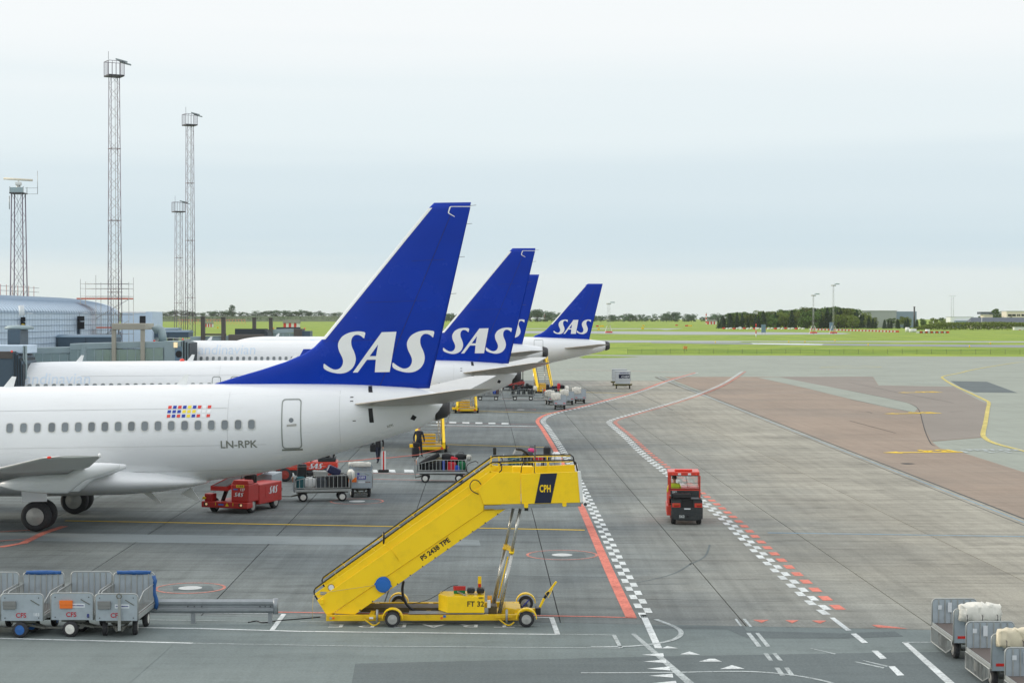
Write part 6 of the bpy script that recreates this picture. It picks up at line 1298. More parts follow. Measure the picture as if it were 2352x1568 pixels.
def glazed(par, x0, x1, y0, y1, z0, z1, n, z1b=None):
    z1b = z1 if z1b is None else z1b
    MB().add([(x0, y0, z1), (x1, y0, z1b), (x1, y1, z1b), (x0, y1, z1), (x0, y0, z1 - .55), (x1, y0, z1b - .55), (x1, y1, z1b - .55), (x0, y1, z1 - .55)], [(0, 1, 2, 3), (4, 5, 1, 0), (5, 6, 2, 1), (6, 7, 3, 2), (7, 4, 0, 3), (7, 6, 5, 4)]).build('tunnel_roof', bridge_m, par, .05, fix=True)
    MB().box(x0, x1, y0, y1, z0 - .3, z0).build('tunnel_floor', bridge_m, par); MB().box(x0, x1, y1 - .05, y1, z0, min(z1, z1b) - .5).build('tunnel_back', bridge_m, par)
    for i in range(n):
        a, b = x0 + (x1 - x0) * i / n, x0 + (x1 - x0) * (i + 1) / n; MB().box(a + .03, b - .03, y0 + .02, y0 + .04, z0, min(z1, z1b) - .5).build('glass_panel', brglass_m, par); MB().box(b - .03, b + .03, y0, y0 + .05, z0, min(z1, z1b) - .5).build('mullion', bridge_m, par)
b3 = thing('jet_bridge', 'grey glass walled jet bridge leading to the third airliner', 'jet bridge', ((300 - 1176) * 150 / F, 150, 0)); s3 = 150 / F; bx = lambda u: (u - 300) * s3; bz = lambda v: H - (v - Y0) * s3
glazed(b3, bx(57), bx(192), .3, 2.7, 2.6, bz(799), 7, bz(796)); glazed(b3, bx(160), bx(330), 0, 3, 2.5, bz(789), 9, bz(784.5)); glazed(b3, bx(330), bx(376), 0, 3, 2.5, bz(785), 2, bz(784))
MB().box(bx(186), bx(197), -.05, 3.05, 2.4, bz(788)).build('tunnel_rim', bridge_m, b3, .05)
for u in (262, 328):
    MB().box(bx(u - 4), bx(u + 5), -.3, .05, 0, bz(757)).build('portal_leg', beige_m, b3, .03)
MB().box(bx(259), bx(336), -.4, 3.2, bz(757), bz(742.5)).build('portal_beam', beige_m, b3, .04)
MB().box(bx(374), bx(416), .0, 3.2, 2.3, bz(783)).build('cab', bridge_m, b3, .05); MB().box(bx(402), bx(418), -.03, .0, 2.6, bz(795)).build('cab_door', conn2_m, b3); MB().cyl((bx(411), -.04, bz(813)), (bx(411), -.06, bz(813)), .3, n=16).build('door_window', blk_m, b3); MB().cbox((bx(404), -.15, bz(792)), (.3, .2, .45)).build('wall_lamp', mat('lamp_warm', S((250, 226, 180)), .4, emit=.5), b3)
for i in range(6): MB().box(bx(418 + 3.4 * i), bx(418 + 3.4 * i + 2.4), -.1 - .05 * i, 3.3, 2.3, bz(781 + i * 1.2)).build('bellows_fold', bdark_m if i % 2 else bridge_m, b3, .04)
MB().tube([(bx(345), 1.5, bz(760)), (bx(355), 1.5, bz(753)), (bx(362), 1.5, bz(757)), (bx(365), 1.5, bz(770)), (bx(366), 1.5, bz(784))], .35, 10).build('air_duct', bridge_m, b3); MB().cyl((bx(352), .4, bz(784)), (bx(352), .4, bz(781)), .09, n=8).build('beacon', redlamp_m, b3); MB().cyl((bx(419), .2, bz(781)), (bx(419), .2, bz(777)), .07, n=8).build('beacon', redlamp_m, b3)
MB().tube([(bx(345), 2.8, bz(784)), (bx(375), 2.8, bz(777)), (bx(425), 2.8, bz(780))], .05, 5).build('roof_rail', frame2_m, b3)
b2 = thing('jet_bridge', 'dark jet bridge cab docked at the nose of the second airliner, left picture edge', 'jet bridge', ((10 - 1176) * 108 / F, 108, 0)); s2 = 108 / F; cx_ = lambda u: (u - 10) * s2; cz = lambda v: H - (v - Y0) * s2
MB().box(cx_(-120), cx_(32), .0, 3.2, 2.2, cz(808)).build('cab', conn_m, b2, .05); MB().box(cx_(-120), cx_(31), -.05, 3.2, cz(823), cz(807)).build('cab_fascia', bst_m, b2); MB().box(cx_(-120), cx_(55), .6, 3.0, cz(812), cz(793)).build('cab_roof', clad_m, b2, .05)
for i in range(8): MB().box(cx_(30 + 3.1 * i), cx_(30 + 3.1 * i + 2.2), -.1, 3.3, 2.2, cz(809 + i * i * .55)).build('bellows_fold', bdark_m if i % 2 else conn_m, b2, .03)
for u in (48, 53): MB().box(cx_(u), cx_(u + 3), .4, .6, 2.3, cz(794)).build('canopy_edge', bridge_m, b2)
MB().ball((cx_(27.5), -.05, cz(807)), .07).build('beacon', redlamp_m, b2); MB().box(cx_(-20), cx_(10), 3.4, 5.4, 1, cz(757)).build('rotunda', conn_m, b2, .05); MB().lathe([(cz(757), .9), (cz(753), .95), (cz(748), .7), (cz(747), .02)], (cx_(-2), 4.4, 0), 'z', 20).build('rotunda_cap', bridge_m, b2, fix=True); MB().tube([(cx_(5), 4.4, cz(725)), (cx_(3), 4.4, cz(700))], .18, 8).build('flood_lamp', sign_m, b2)
b4 = thing('jet_bridge', 'low dark brown jet bridge reaching the farthest parked airliner', 'jet bridge', ((560 - 1176) * 196 / F, 196, 0)); s4 = 196 / F; ex = lambda u: (u - 560) * s4; ez = lambda v: H - (v - Y0) * s4
glazed(b4, ex(436), ex(540), 0, 3, 3.2, ez(773), 9, ez(770)); MB().box(ex(525), ex(612), -.2, 3.2, ez(785), ez(768)).build('cab', bst_m, b4, .05); MB().box(ex(533), ex(609), 2.0, 2.2, ez(768), ez(755)).build('roof_screen', bdark_m, b4)
for i in range(4): MB().box(ex(608 + 2 * i), ex(609.5 + 2 * i), -.3, 3.3, ez(785), ez(757 + 2 * i)).build('bellows_fold', bdark_m, b4)
for u, v0 in ((467, 727), (514, 728)): MB().box(ex(u - 4.5), ex(u + 4.5), -.4, .1, 0, ez(v0)).build('portal_leg', bst_m, b4); MB().box(ex(u - 5.5), ex(u + 5.5), -.5, .2, ez(v0 + 2), ez(v0)).build('leg_cap', bst_m, b4)
MB().box(ex(467), ex(520), -.3, 0, ez(770), ez(766)).build('portal_beam', bst_m, b4)
b5 = thing('jet_bridge', 'farthest dark jet bridge in front of the red and white shed', 'jet bridge', ((660 - 1176) * 236 / F, 236, 0)); s5 = 236 / F; hx = lambda u: (u - 660) * s5; hz_ = lambda v: H - (v - Y0) * s5
glazed(b5, hx(605), hx(680), 0, 3, 3.2, hz_(757), 5, hz_(755)); MB().box(hx(675), hx(694), -.2, 3.2, 3, hz_(755)).build('cab', bst_m, b5, .05); MB().box(hx(690), hx(712), 0, 3, 3, hz_(760)).build('cab_front', conn_m, b5); MB().box(hx(630), hx(686), 2, 2.2, hz_(757), hz_(751.5)).build('roof_screen', bdark_m, b5)
for u, v0 in ((584.5, 729), (622.5, 729.5)): MB().box(hx(u - 4), hx(u + 4), -.4, .1, 0, hz_(v0)).build('portal_leg', bst_m, b5); MB().box(hx(u - 5), hx(u + 5), -.5, .2, hz_(v0 + 1.8), hz_(v0)).build('leg_cap', bst_m, b5)
for u in (628, 700): MB().cyl((hx(u), 0, hz_(755)), (hx(u), 0, hz_(753)), .12, n=6).build('beacon', redlamp_m, b5)
# ------------------------------------------------------------------ masts
mast_m = mat('mast_steel', S((112, 104, 116)), .5, .3, .12, 2); mastr_m = mat('mast_rust', S((140, 126, 124)), .6, .2, .12, 2)
def mast(label, u, D, vtop, w0, w1, bask=2.0, lamps=True, seg=.85, rot=.5, legr=.042, simple=False, side=1, name='light_mast'):
    X = (u - 1176) * D / F; zt = H + (Y0 - vtop) * D / F
    r = thing(name, label, 'light mast', (X, D, 0), rot, 'lattice light masts'); cs = ((-1, -1), (1, -1), (1, 1), (-1, 1)); wz = lambda z: w0 + (w1 - w0) * z / zt
    for i, j in cs: MB().cyl((i * w0 / 2, j * w0 / 2, 0), (i * w1 / 2, j * w1 / 2, zt), legr, legr * .8, n=6).build('leg', mast_m, r)
    k = MB(); n = int(zt / seg)
    for q in range(n):
        z0, z1 = zt * q / n, zt * (q + 1) / n; a, b = wz(z0) / 2, wz(z1) / 2
        for f_ in range(4):
            c0, c1 = cs[f_], cs[(f_ + 1) % 4]
            if (q + f_) % 2: c0, c1 = c1, c0
            k.bar((c0[0] * a, c0[1] * a, z0), (c1[0] * b, c1[1] * b, z1), legr * .5)
        if q % 8 == 4:
            for f_ in range(4): c0, c1 = cs[f_], cs[(f_ + 1) % 4]; k.bar((c0[0] * a * 1.1, c0[1] * a * 1.1, z0), (c1[0] * a * 1.1, c1[1] * a * 1.1, z0), legr * 1.2)
    tag(k.build('bracing', mastr_m, r), kind='stuff')
    MB().bar((w0 * .1, 0, 0), (w1 * .1, 0, zt), legr).build('ladder', frame2_m, r)
    h = bask / 2; pf = MB().box(-h, h, -h, h, zt, zt + .15).build('platform', dkgrey_m, r)
    for i, j in cs: MB().bar((i * h, j * h, zt), (i * h, j * h, zt + bask * .95), .05).build('basket_post', mast_m, r)
    for f_ in range(4):
        c0, c1 = cs[f_], cs[(f_ + 1) % 4]; MB().bar((c0[0] * h, c0[1] * h, zt + bask * .95), (c1[0] * h, c1[1] * h, zt + bask * .95), .045).build('basket_rail', mast_m, r)
        for t in (.25, .5, .75): x, y = c0[0] * h + (c1[0] - c0[0]) * h * t, c0[1] * h + (c1[1] - c0[1]) * h * t; MB().bar((x, y, zt), (x, y, zt + bask * .95), .03).build('baluster', mast_m, r)
    M = Matrix.Rotation(-rot, 4, 'Z')
    for i in range(4):
        c = M @ Vector((h * (.75 + .55 * (i % 2) + .3 * (i // 2)), -h * .6 + h * .4 * i, 0)); MB().cbox((0, 0, 0), (h * .75, h * .6, h * .16)).xf(Matrix.Translation((c.x, c.y, zt + bask * (1.02 - .06 * i))) @ M @ Matrix.Rotation(.25, 4, 'Y')).build('floodlight', mat('flood_grey', S((150, 160, 164)), .5, .2, .08), r)
    MB().bar((-h, -h, zt + bask), (-h, -h, zt + bask * 1.5), .03).build('lightning_rod', dkgrey_m, r)
    return r
mast('tallest lattice light mast at upper left', 264, 170, 178, 1.15, .82, 1.55); mast('second tallest lattice light mast, right one of the twin pair', 437, 212, 290, 1.0, .72, 1.45); mast('shorter lattice light mast, left one of the twin pair', 411, 262, 488, 1.15, .85, 1.6)
# radar tower
D_ = 182; r = thing('radar_tower', 'radar tower with rotating bar antenna behind the barrel roof at left', 'tower', ((43.5 - 1176) * D_ / F, D_, 0)); zt = H + (Y0 - 446) * D_ / F
cs = ((-1, -1), (1, -1), (1, 1), (-1, 1)); w0, w1 = 1.62, 1.12
for i, j in cs: MB().cyl((i * w0 / 2, j * w0 / 2, 0), (i * w1 / 2, j * w1 / 2, zt), .075, .06, n=8).build('leg', mast_m, r)
n = 6
for q in range(n):
    z0, z1 = 6 + (zt - 6) * q / n, 6 + (zt - 6) * (q + 1) / n; wz = lambda z: (w0 + (w1 - w0) * z / zt) / 2
    for f_ in (0, 2):
        c0, c1 = cs[f_], cs[(f_ + 1) % 4]
        for a, b in ((c0, c1), (c1, c0)): MB().bar((a[0] * wz(z0), a[1] * wz(z0), z0), (b[0] * wz(z1), b[1] * wz(z1), z1), .03).build('cross_brace', mast_m, r)
MB().box(-.75, .75, -.75, .75, zt, zt + .12).build('platform', dkgrey_m, r)
for i, j in cs: MB().bar((i * .7, j * .7, zt), (i * .7, j * .7, zt + .75), .06).build('rail_post', frame2_m, r)
MB().box(-.68, .68, -.71, -.69, zt + .1, zt + .65).build('rail_panel', bridge_m, r); MB().cyl((0, 0, zt), (0, 0, zt + 1.1), .22, n=10).build('pedestal', frame2_m, r); MB().box(-.3, .3, -.25, .25, zt + .9, zt + 1.25).build('gearbox', wht_m, r, .05)
MB().cyl((-1.55, .1, zt + 1.62), (1.5, -.1, zt + 1.42), .12, n=12).build('antenna_bar', mat('radar_cream', S((214, 208, 190)), .5, 0, .04), r); MB().cyl((0, 0, zt + 1.2), (0, 0, zt + 1.5), .08).build('antenna_hub', wht_m, r)
for z in (zt + .0, zt + .62): MB().bar((.7, 0, z), (2.0, 0, z), .04).build('side_arm', frame2_m, r)
MB().cyl((2.0, 0, zt), (2.0, 0, zt + 2.4), .03, n=5).build('whip_antenna', frame2_m, r); MB().cyl((-.95, 0, zt - 1.6), (-.95, 0, zt - .2), .05, n=5).build('whip_antenna', frame2_m, r)
for s__ in (-.15, .15): MB().bar((s__, .3, 6), (s__, .3, zt), .03).build('ladder_rail', frame2_m, r)
# ================================================================== FAR FIELD
def leafmat(name, a, b):
    m = mat(name, a, .85, 0, .5, 6.0, rnd=.32, spec=.15); return m
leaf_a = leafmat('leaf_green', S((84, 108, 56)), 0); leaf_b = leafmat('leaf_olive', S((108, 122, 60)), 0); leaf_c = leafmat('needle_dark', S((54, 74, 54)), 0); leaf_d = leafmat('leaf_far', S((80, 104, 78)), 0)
bark_m = mat('bark', S((74, 64, 54)), .9, 0, .2, 3)
def leaf_quads(pts, size, rnd):
    k = MB()
    for p in pts:
        n1 = Vector((rnd.gauss(0, 1), rnd.gauss(0, 1), rnd.gauss(0, 1) + .6)).normalized(); t = n1.orthogonal().normalized(); b = n1.cross(t); a = rnd.uniform(0, 6.3); t2 = t * math.cos(a) + b * math.sin(a); b2 = n1.cross(t2)
        s = size * rnd.uniform(.6, 1.25); k.add([p + t2 * s, p + b2 * s * .7, p - t2 * s, p - b2 * s * .7], [(0, 1, 2, 3)])
    return k
def broad_mesh(seed, wide=.42, n=1500, m=leaf_a, lo=.25):
    rnd = random.Random(seed); lobes = []
    for i in range(16):
        a = rnd.uniform(0, 6.28); z = rnd.uniform(lo, .86); r_ = wide * math.sqrt(max(0, 1 - ((z - .55) / .48) ** 2)) * rnd.uniform(.35, .8)
        lobes.append((Vector((r_ * math.cos(a), r_ * math.sin(a), z)), rnd.uniform(.1, .2)))
    pts = []
    for i in range(n):
        c, q = rnd.choice(lobes); v = Vector((rnd.gauss(0, 1), rnd.gauss(0, 1), rnd.gauss(0, 1))).normalized() * q * rnd.uniform(.72, 1.05); v.z *= .8; pts.append(c + v)
    tr = MB().cyl((0, 0, -.02), (0, 0, .42), .028, .016, n=6)
    for c, q in lobes[:6]: tr.cyl((0, 0, .3), c, .012, .004, n=4)
    return leaf_quads(pts, .032, rnd).mesh('crown', m), tr.mesh('trunk', bark_m)
def spruce_mesh(seed, n=1300, m=leaf_c):
    rnd = random.Random(seed); pts = []
    tiers = 13
    for i in range(n):
        k = rnd.random() ** .75; tier = int(k * tiers) / tiers; z = .08 + .92 * (1 - tier) - rnd.random() * .06; rad = (.02 + .24 * (1 - z) ** .85) * (1 + .25 * math.sin(tier * 40)); a = rnd.randrange(9) * .7 + rnd.gauss(0, .16) + tier * 5; q = rnd.uniform(.25, 1) * rad
        pts.append(Vector((q * math.cos(a), q * math.sin(a), z - q * .35)))
    return leaf_quads(pts, .028, rnd).mesh('crown', m), MB().cyl((0, 0, -.02), (0, 0, .96), .02, .003, n=6).mesh('trunk', bark_m)
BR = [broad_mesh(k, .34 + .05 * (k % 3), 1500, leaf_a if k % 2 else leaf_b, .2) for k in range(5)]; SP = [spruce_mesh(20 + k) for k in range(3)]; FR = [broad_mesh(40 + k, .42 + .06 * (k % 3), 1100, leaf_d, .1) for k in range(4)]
def tree(kind, X, Y, h, label, group, z=0.0, wide=1.0):
    cm, tm = random.choice({'b': BR, 's': SP, 'f': FR}[kind]); r = thing('spruce_tree' if kind == 's' else 'broadleaf_tree', label, 'tree', (X, Y, z - .15), random.uniform(0, 6.28), group); r.scale = (h * wide, h * wide, h)
    put('crown', cm, r); put('trunk', tm, r); return r
rt = random.Random(5)
def top_at(u, tab): return interp(u, tab)[0]
# wood at right: front row of spruces and two rows of broadleaf trees
TOPS = [(1640, 728), (1660, 720), (1700, 716), (1730, 722), (1760, 714), (1800, 712), (1850, 709), (1900, 707), (1950, 710), (1975, 716), (2000, 727), (2110, 731)]
for row, (D, kinds, n) in enumerate(((1300, 'sb', 46), (1350, 'bbs', 40), (1410, 'b', 34))):
    for i in range(n):
        u = 1648 + (2108 - 1648) * (i + rt.random() * .8) / n
        vt = top_at(u, TOPS) + (rt.uniform(5, 20) if row == 0 else rt.uniform(0, 9) if row == 1 else rt.uniform(-2, 5)); h = (Y0 - vt) * D / F + H
        kd = 's' if (row == 0 and (u < 1745 or u > 1955) and rt.random() < .85) else kinds[rt.randrange(len(kinds))]
        if kd == 's': vt = top_at(u, TOPS) + rt.uniform(0, 10); h = (Y0 - vt) * D / F + H
        if u > 1975 and row > 0 and rt.random() < .6: continue
        if u < 1700 and row == 2: continue
        tree(kd, (u - 1176) * D / F, D + rt.uniform(-15, 15), max(h * (1.04 if kd == 's' else 1.14), 5), ('dark spruce' if kd == 's' else 'leafy tree') + ' in the dense wood right of centre', 'trees of the wood right of centre', 0, 1.1 if kd == 's' else 1.2)
for i in range(22):
    u = 2100 + 250 * (i + rt.random()) / 22; D = 1480; vt = rt.uniform(722, 733); tree('b', (u - 1176) * D / F, D + rt.uniform(-20, 20), (Y0 - vt) * D / F + H, 'leafy tree behind the low buildings at far right', 'trees behind the far right buildings')
tree('b', (2292 - 1176) * 1500 / F, 1500, (Y0 - 704) * 1500 / F + H, 'tall tree beside the cream block at far right', 'trees behind the far right buildings')
# treeline in the middle and on the left embankment
FT = [(1020, 721), (1110, 721), (1180, 716), (1230, 712), (1262, 716), (1300, 722), (1400, 724), (1440, 720), (1500, 723), (1540, 717), (1580, 722), (1620, 724), (1650, 718), (1700, 722), (1760, 724)]
for i in range(110):
    u = 1015 + 745 * (i + rt.random() * .9) / 110; D = 2500; zb = rise(D); vt = top_at(u, FT) + rt.uniform(-1, 6); tree('f', (u - 1176) * D / F, D + rt.uniform(-60, 60), ((Y0 - vt) * D / F + H - zb) * 1.18, 'pale hazy tree in the far treeline behind the runway', 'trees of the far treeline', zb, 1.5)
LT = [(270, 716), (350, 716), (410, 712), (470, 716), (520, 712), (560, 716), (620, 712), (660, 711), (720, 714), (800, 717)]
emb = MB(); P0 = []; ns = 90
D = 2550; zb = rise(D)
for i in range(ns + 1):
    u = 150 + 720 * i / ns; x = (u - 1176) * D / F; wv = rt.uniform(-.5, .5)
    P0.append([(x, D - 40, zb - .3), (x, D - 26, zb + 2.2 + wv), (x, D - 12, zb + 5.6 + wv), (x, D - 2, zb + 7.6 + wv * .6), (x, D + 20, zb + 7.8), (x, D + 60, zb - .3)])
for i in range(ns):
    for j in range(5): emb.add([P0[i][j], P0[i + 1][j], P0[i + 1][j + 1], P0[i][j + 1]], [(0, 1, 2, 3)], True)
tag(emb.build('embankment', mat('embankment_scrub', S((80, 92, 62)), .9, 0, .45, .12, bump=.8, bscale=.4), None, fix=True), kind='structure')
for i in range(80):
    u = 200 + 620 * (i + rt.random()) / 80; vt = top_at(u, LT) + rt.uniform(0, 6); zz = zb + 7.2; tree('f', (u - 1176) * D / F, D + rt.uniform(2, 18), max((Y0 - vt) * D / F + H - zz, 2.5) * 1.2, 'pale hazy tree on the far embankment behind the jet bridges', 'trees on the far embankment', zz, 2.0)
tree('f', (535 - 1176) * D / F, D, (Y0 - 697) * D / F + H - zb - 7, 'tallest hazy round tree on the far embankment', 'trees on the far embankment', zb + 7, .95)
bu = random.Random(9); pts = []
for i in range(2600):
    u = bu.uniform(200, 860); pts.append(Vector(((u - 1176) * D / F, D - bu.uniform(5, 30), zb + bu.uniform(.5, 6.5))))
tag(leaf_quads(pts, .9, bu).build('scrub', leaf_d, None), 'low scrub covering the far embankment slope', 'scrub', kind='stuff')
pts = []
for i in range(7000):
    u = bu.uniform(2098, 2360); Dh = 1180 + bu.uniform(-8, 8); hmax = interp(u, [(2098, 1.0), (2125, 3.2), (2150, 4.8), (2300, 5.2), (2360, 4.6)])[0]; pts.append(Vector(((u - 1176) * Dh / F, Dh, hmax * bu.random() ** .6)))
tag(leaf_quads(pts, .55, bu).build('hedge', leaf_b, None), 'long overgrown hedge bank in front of the far right buildings', 'hedge', kind='stuff')
# buildings far right
hall_m = mat('hall_grey', S((168, 174, 172)), .6, 0, .04, .05); hallb_m = mat('hall_blue', S((132, 150, 168)), .6, 0, .04, .05); cream_m = mat('cream_wall', S((224, 216, 200)), .7, 0, .05, .1); slate_m = mat('slate_roof', S((84, 92, 104)), .7, 0, .1, .3)
def fx(u, D): return (u - 1176) * D / F
def fz(v, D): return H + (Y0 - v) * D / F
D = 1430; r = thing('warehouse', 'big plain grey warehouse rising behind the spruces', 'building', (fx(2043, D), D, 0)); o_ = fx(2043, D)
MB().box(fx(1981, D) - o_, fx(2059, D) - o_, 0, 30, 0, fz(714, D)).build('wall', hall_m, r); MB().box(fx(2059, D) - o_, fx(2106, D) - o_, 1, 30, 0, fz(715, D)).build('side_wing', hallb_m, r); MB().box(fx(1980, D) - o_, fx(2060, D) - o_, -.4, 30, fz(714, D), fz(713.2, D)).build('roof_edge', frame2_m, r)
for u in (2025, 2063): MB().cyl((fx(u, D) - o_, 5, fz(714, D)), (fx(u, D) - o_, 5, fz(711.5, D)), .6, n=8).build('roof_vent', wht_m, r)
D = 1400; r = thing('chimney', 'thin dark chimney standing before the grey warehouse', 'chimney', (fx(2100, D), D, 0)); MB().cyl((0, 0, 0), (0, 0, fz(705, D)), .75, .65, n=12).build('stack', dkgrey_m, r); MB().cyl((0, 0, fz(705, D)), (0, 0, fz(704, D)), .85, n=12).build('cap', blk_m, r)
D = 1420; r = thing('low_building', 'low white flat building right of the warehouse', 'building', (fx(2208, D), D, 0)); o_ = fx(2208, D); MB().box(fx(2183, D) - o_, fx(2236, D) - o_, 0, 15, 0, fz(728, D)).build('wall', white_m, r); MB().box(fx(2192, D) - o_, fx(2232, D) - o_, -3, 0, 0, fz(736, D)).build('front_wing', hallb_m, r); MB().box(fx(2182, D) - o_, fx(2237, D) - o_, -.3, 15, fz(728, D), fz(727.4, D)).build('roof_edge', frame2_m, r)
D = 1330; r = thing('long_shed', 'long low shed with dark slate roof at far right', 'building', (fx(2300, D), D, 0)); o_ = fx(2300, D); MB().box(fx(2232, D) - o_, fx(2420, D) - o_, 0, 14, 0, fz(741, D)).build('wall', cream_m, r)
MB().add([(fx(2229, D) - o_, -1, fz(741, D)), (fx(2425, D) - o_, -1, fz(741, D)), (fx(2425, D) - o_, 7, fz(729, D)), (fx(2236, D) - o_, 7, fz(729, D)), (fx(2229, D) - o_, 15, fz(741, D)), (fx(2425, D) - o_, 15, fz(741, D))], [(0, 1, 2, 3), (3, 2, 5, 4), (0, 3, 4), (1, 5, 2)]).build('roof', slate_m, r)
for u in (2255, 2325): MB().box(fx(u, D) - o_, fx(u + 7, D) - o_, -.1, 0, 0, fz(744, D)).build('doorway', blk_m, r)
D = 1460; r = thing('office_block', 'cream office block with ribbon windows at the right picture edge', 'building', (fx(2340, D), D, 0)); o_ = fx(2340, D); MB().box(fx(2312, D) - o_, fx(2420, D) - o_, 0, 15, 0, fz(715, D)).build('wall', cream_m, r); MB().box(fx(2311, D) - o_, fx(2421, D) - o_, -.3, 15, fz(715, D), fz(714, D)).build('roof_edge', frame2_m, r)
for a, b in ((2315, 2333), (2336, 2343), (2346, 2358)): w_ = MB().box(fx(a, D) - o_, fx(b, D) - o_, -.15, .05, fz(726, D), fz(721.5, D)).build('window', blk_m, r); MB().box(fx((a + b) / 2, D) - o_ - .15, fx((a + b) / 2, D) - o_ + .15, -.25, -.1, fz(726, D), fz(721.5, D)).build('frame', cream_m, w_)
D = 1470; r = thing('roof_house', 'small house with dark angled roof between trees at far right', 'building', (fx(2268, D), D, 0)); o_ = fx(2268, D); MB().box(fx(2259, D) - o_, fx(2280, D) - o_, 0, 10, 0, fz(722, D)).build('wall', cream_m, r); MB().prism([(fx(2252, D) - o_, fz(716, D)), (fx(2275, D) - o_, fz(716, D)), (fx(2284, D) - o_, fz(721.5, D)), (fx(2252, D) - o_, fz(721.5, D))], -1, 11).build('roof', slate_m, r)
D = 1150; r = thing('site_cabin', 'white cabin on the grass at the right picture edge', 'cabin', (fx(2345, D), D, 0)); o_ = fx(2345, D); MB().box(fx(2330, D) - o_, fx(2375, D) - o_, 0, 4, 0, fz(751, D)).build('wall', wht_m, r); MB().box(fx(2329, D) - o_, fx(2376, D) - o_, -.3, 4.3, fz(751, D), fz(750, D)).build('roof', frame2_m, r); MB().box(fx(2340, D) - o_, fx(2345, D) - o_, -.05, 0, fz(764, D), fz(757, D)).build('doorway', dred_m, r); MB().box(fx(2352, D) - o_, fx(2362, D) - o_, -.05, 0, fz(759, D), fz(755, D)).build('window', blk_m, r)
def shed(label, u0, u1, vt, vb, D=None, hut='sheds'):
    D = D or DEP(vb); r = thing('striped_shed', label, 'shed', (fx((u0 + u1) / 2, D), D, 0)); wx = fx(u1, D) - fx(u0, D); hgt = max(fz(vt, D) - rise(D), 2.5); n = 6
    for i in range(n): MB().box(-wx / 2 + wx * i / n, -wx / 2 + wx * (i + 1) / n, 0, wx * .5, 0, hgt * .68).build('wall_panel', red_m2 if i % 2 == 0 else wht_m, r)
    MB().add([(-wx * .56, -.6, hgt * .66), (wx * .56, -.6, hgt * .66), (wx * .5, wx * .25, hgt), (-wx * .5, wx * .25, hgt), (-wx * .56, wx * .55, hgt * .66), (wx * .56, wx * .55, hgt * .66)], [(0, 1, 2, 3), (3, 2, 5, 4), (0, 3, 4), (1, 5, 2)]).build('roof', mat('shed_roof', S((112, 116, 100)), .8, 0, .1, .5), r); r.location.z = rise(D) - .1; return r
shed('red and white striped shed with grey roof on the left grass', 651, 687, 734, 751.5, 1250); shed('small red and white hut below the left masts', 472, 489, 739, 748, 1500); shed('red and white striped hut under the far striped mast', 1834, 1856, 733, 743, 1900) if False else shed('tiny red and white striped hut before the far treeline', 1625, 1646, 734, 742, 1900)
# antenna array
D = 1900; r = thing('antenna_array', 'row of thin orange antenna frames on the far left grass', 'antenna', (fx(485, D), D, rise(D) - .1)); o_ = fx(485, D); org2_m = mat('array_orange', S((226, 140, 96)), .6)
for i in range(22):
    x = fx(410 + 150 * i / 21, D) - o_
    MB().bar((x, 0, 0), (x + 1.2, 0, 5.2), .22).bar((x + 2.2, 0, 0), (x + 1.2, 0, 5.2), .22).build('support_frame', org2_m, r)
MB().bar((fx(408, D) - o_, 0, 5.2), (fx(562, D) - o_, 0, 5.2), .3).build('top_beam', org2_m, r)
# far light masts, poles and signs
def far_mast(label, u, v0, vt, wd=.7):
    D = DEP(v0); zt = H + (Y0 - vt) * D / F; r = thing('far_light_mast', label, 'light mast', (fx(u, D), D, 0), .4, 'far light masts')
    for i, j in ((-1, -1), (1, -1), (1, 1), (-1, 1)): MB().cyl((i * wd / 2, j * wd / 2, 0), (i * wd * .3, j * wd * .3, zt), .04, n=5).build('leg', frame2_m, r)
    k = MB()
    for q in range(int(zt / 2.2)): a = wd / 2; k.bar((-a, -a, q * 2.2), (a, -a, q * 2.2 + 2.2), .05); k.bar((a, a, q * 2.2), (-a, a, q * 2.2 + 2.2), .05)
    tag(k.build('bracing', frame2_m, r), kind='stuff'); MB().box(-.9, .9, -.9, .9, zt, zt + .6).build('lamp_head', frame2_m, r); MB().box(1.0, 3.2, -.6, .6, zt + .8, zt + 1.3).build('floodlight', bridge_m, r)
    MB().box(-1.5, 1.7, -1, 1, .4, 1.1).build('base_trailer', red_m2, r, .1); MB().bar((-2.4, 0, 0), (-.8, 0, 4), .18).build('base_brace', wht_m, r); MB().bar((2.2, 0, 0), (.8, 0, 4), .18).build('base_brace', wht_m, r)
far_mast('far light mast with a basket right of the last tail', 1398, 766, 699, 1.5); far_mast('thin far light mast in front of the wood, left one', 1868, 767, 680); far_mast('thin tall far light mast in front of the wood, right one', 1914, 767, 657)
D = 1600; r = thing('radio_mast', 'slim lattice radio mast above the far right trees', 'mast', (fx(2187.5, D), D, 0)); zt = fz(681, D)
for s_ in (-1, 1): MB().cyl((s_ * 1.1, 0, 0), (s_ * 1.1, 0, zt), .14, n=5).build('leg', frame2_m, r)
tag((lambda k: [k.bar((-1.1, 0, q * 3), (1.1, 0, q * 3 + 3), .12) for q in range(int(zt / 3))] and k)(MB()).build('bracing', frame2_m, r), kind='stuff'); MB().bar((-3.4, 0, zt + .6), (3.4, 0, zt + .6), .2).build('cross_arm', frame2_m, r)
for u, vt, D in ((2144, 737, 1190), (2255, 729, 1190), (2313, 742, 1190)): o = MB().cyl((0, 0, 0), (0, 0, fz(vt, D)), .16, n=6).build('lamp_pole', wht_m, None); o.location = (fx(u, D), D, 0); tag(o, 'thin white pole in front of the far right hedge', 'pole', 'white poles at the far hedge')
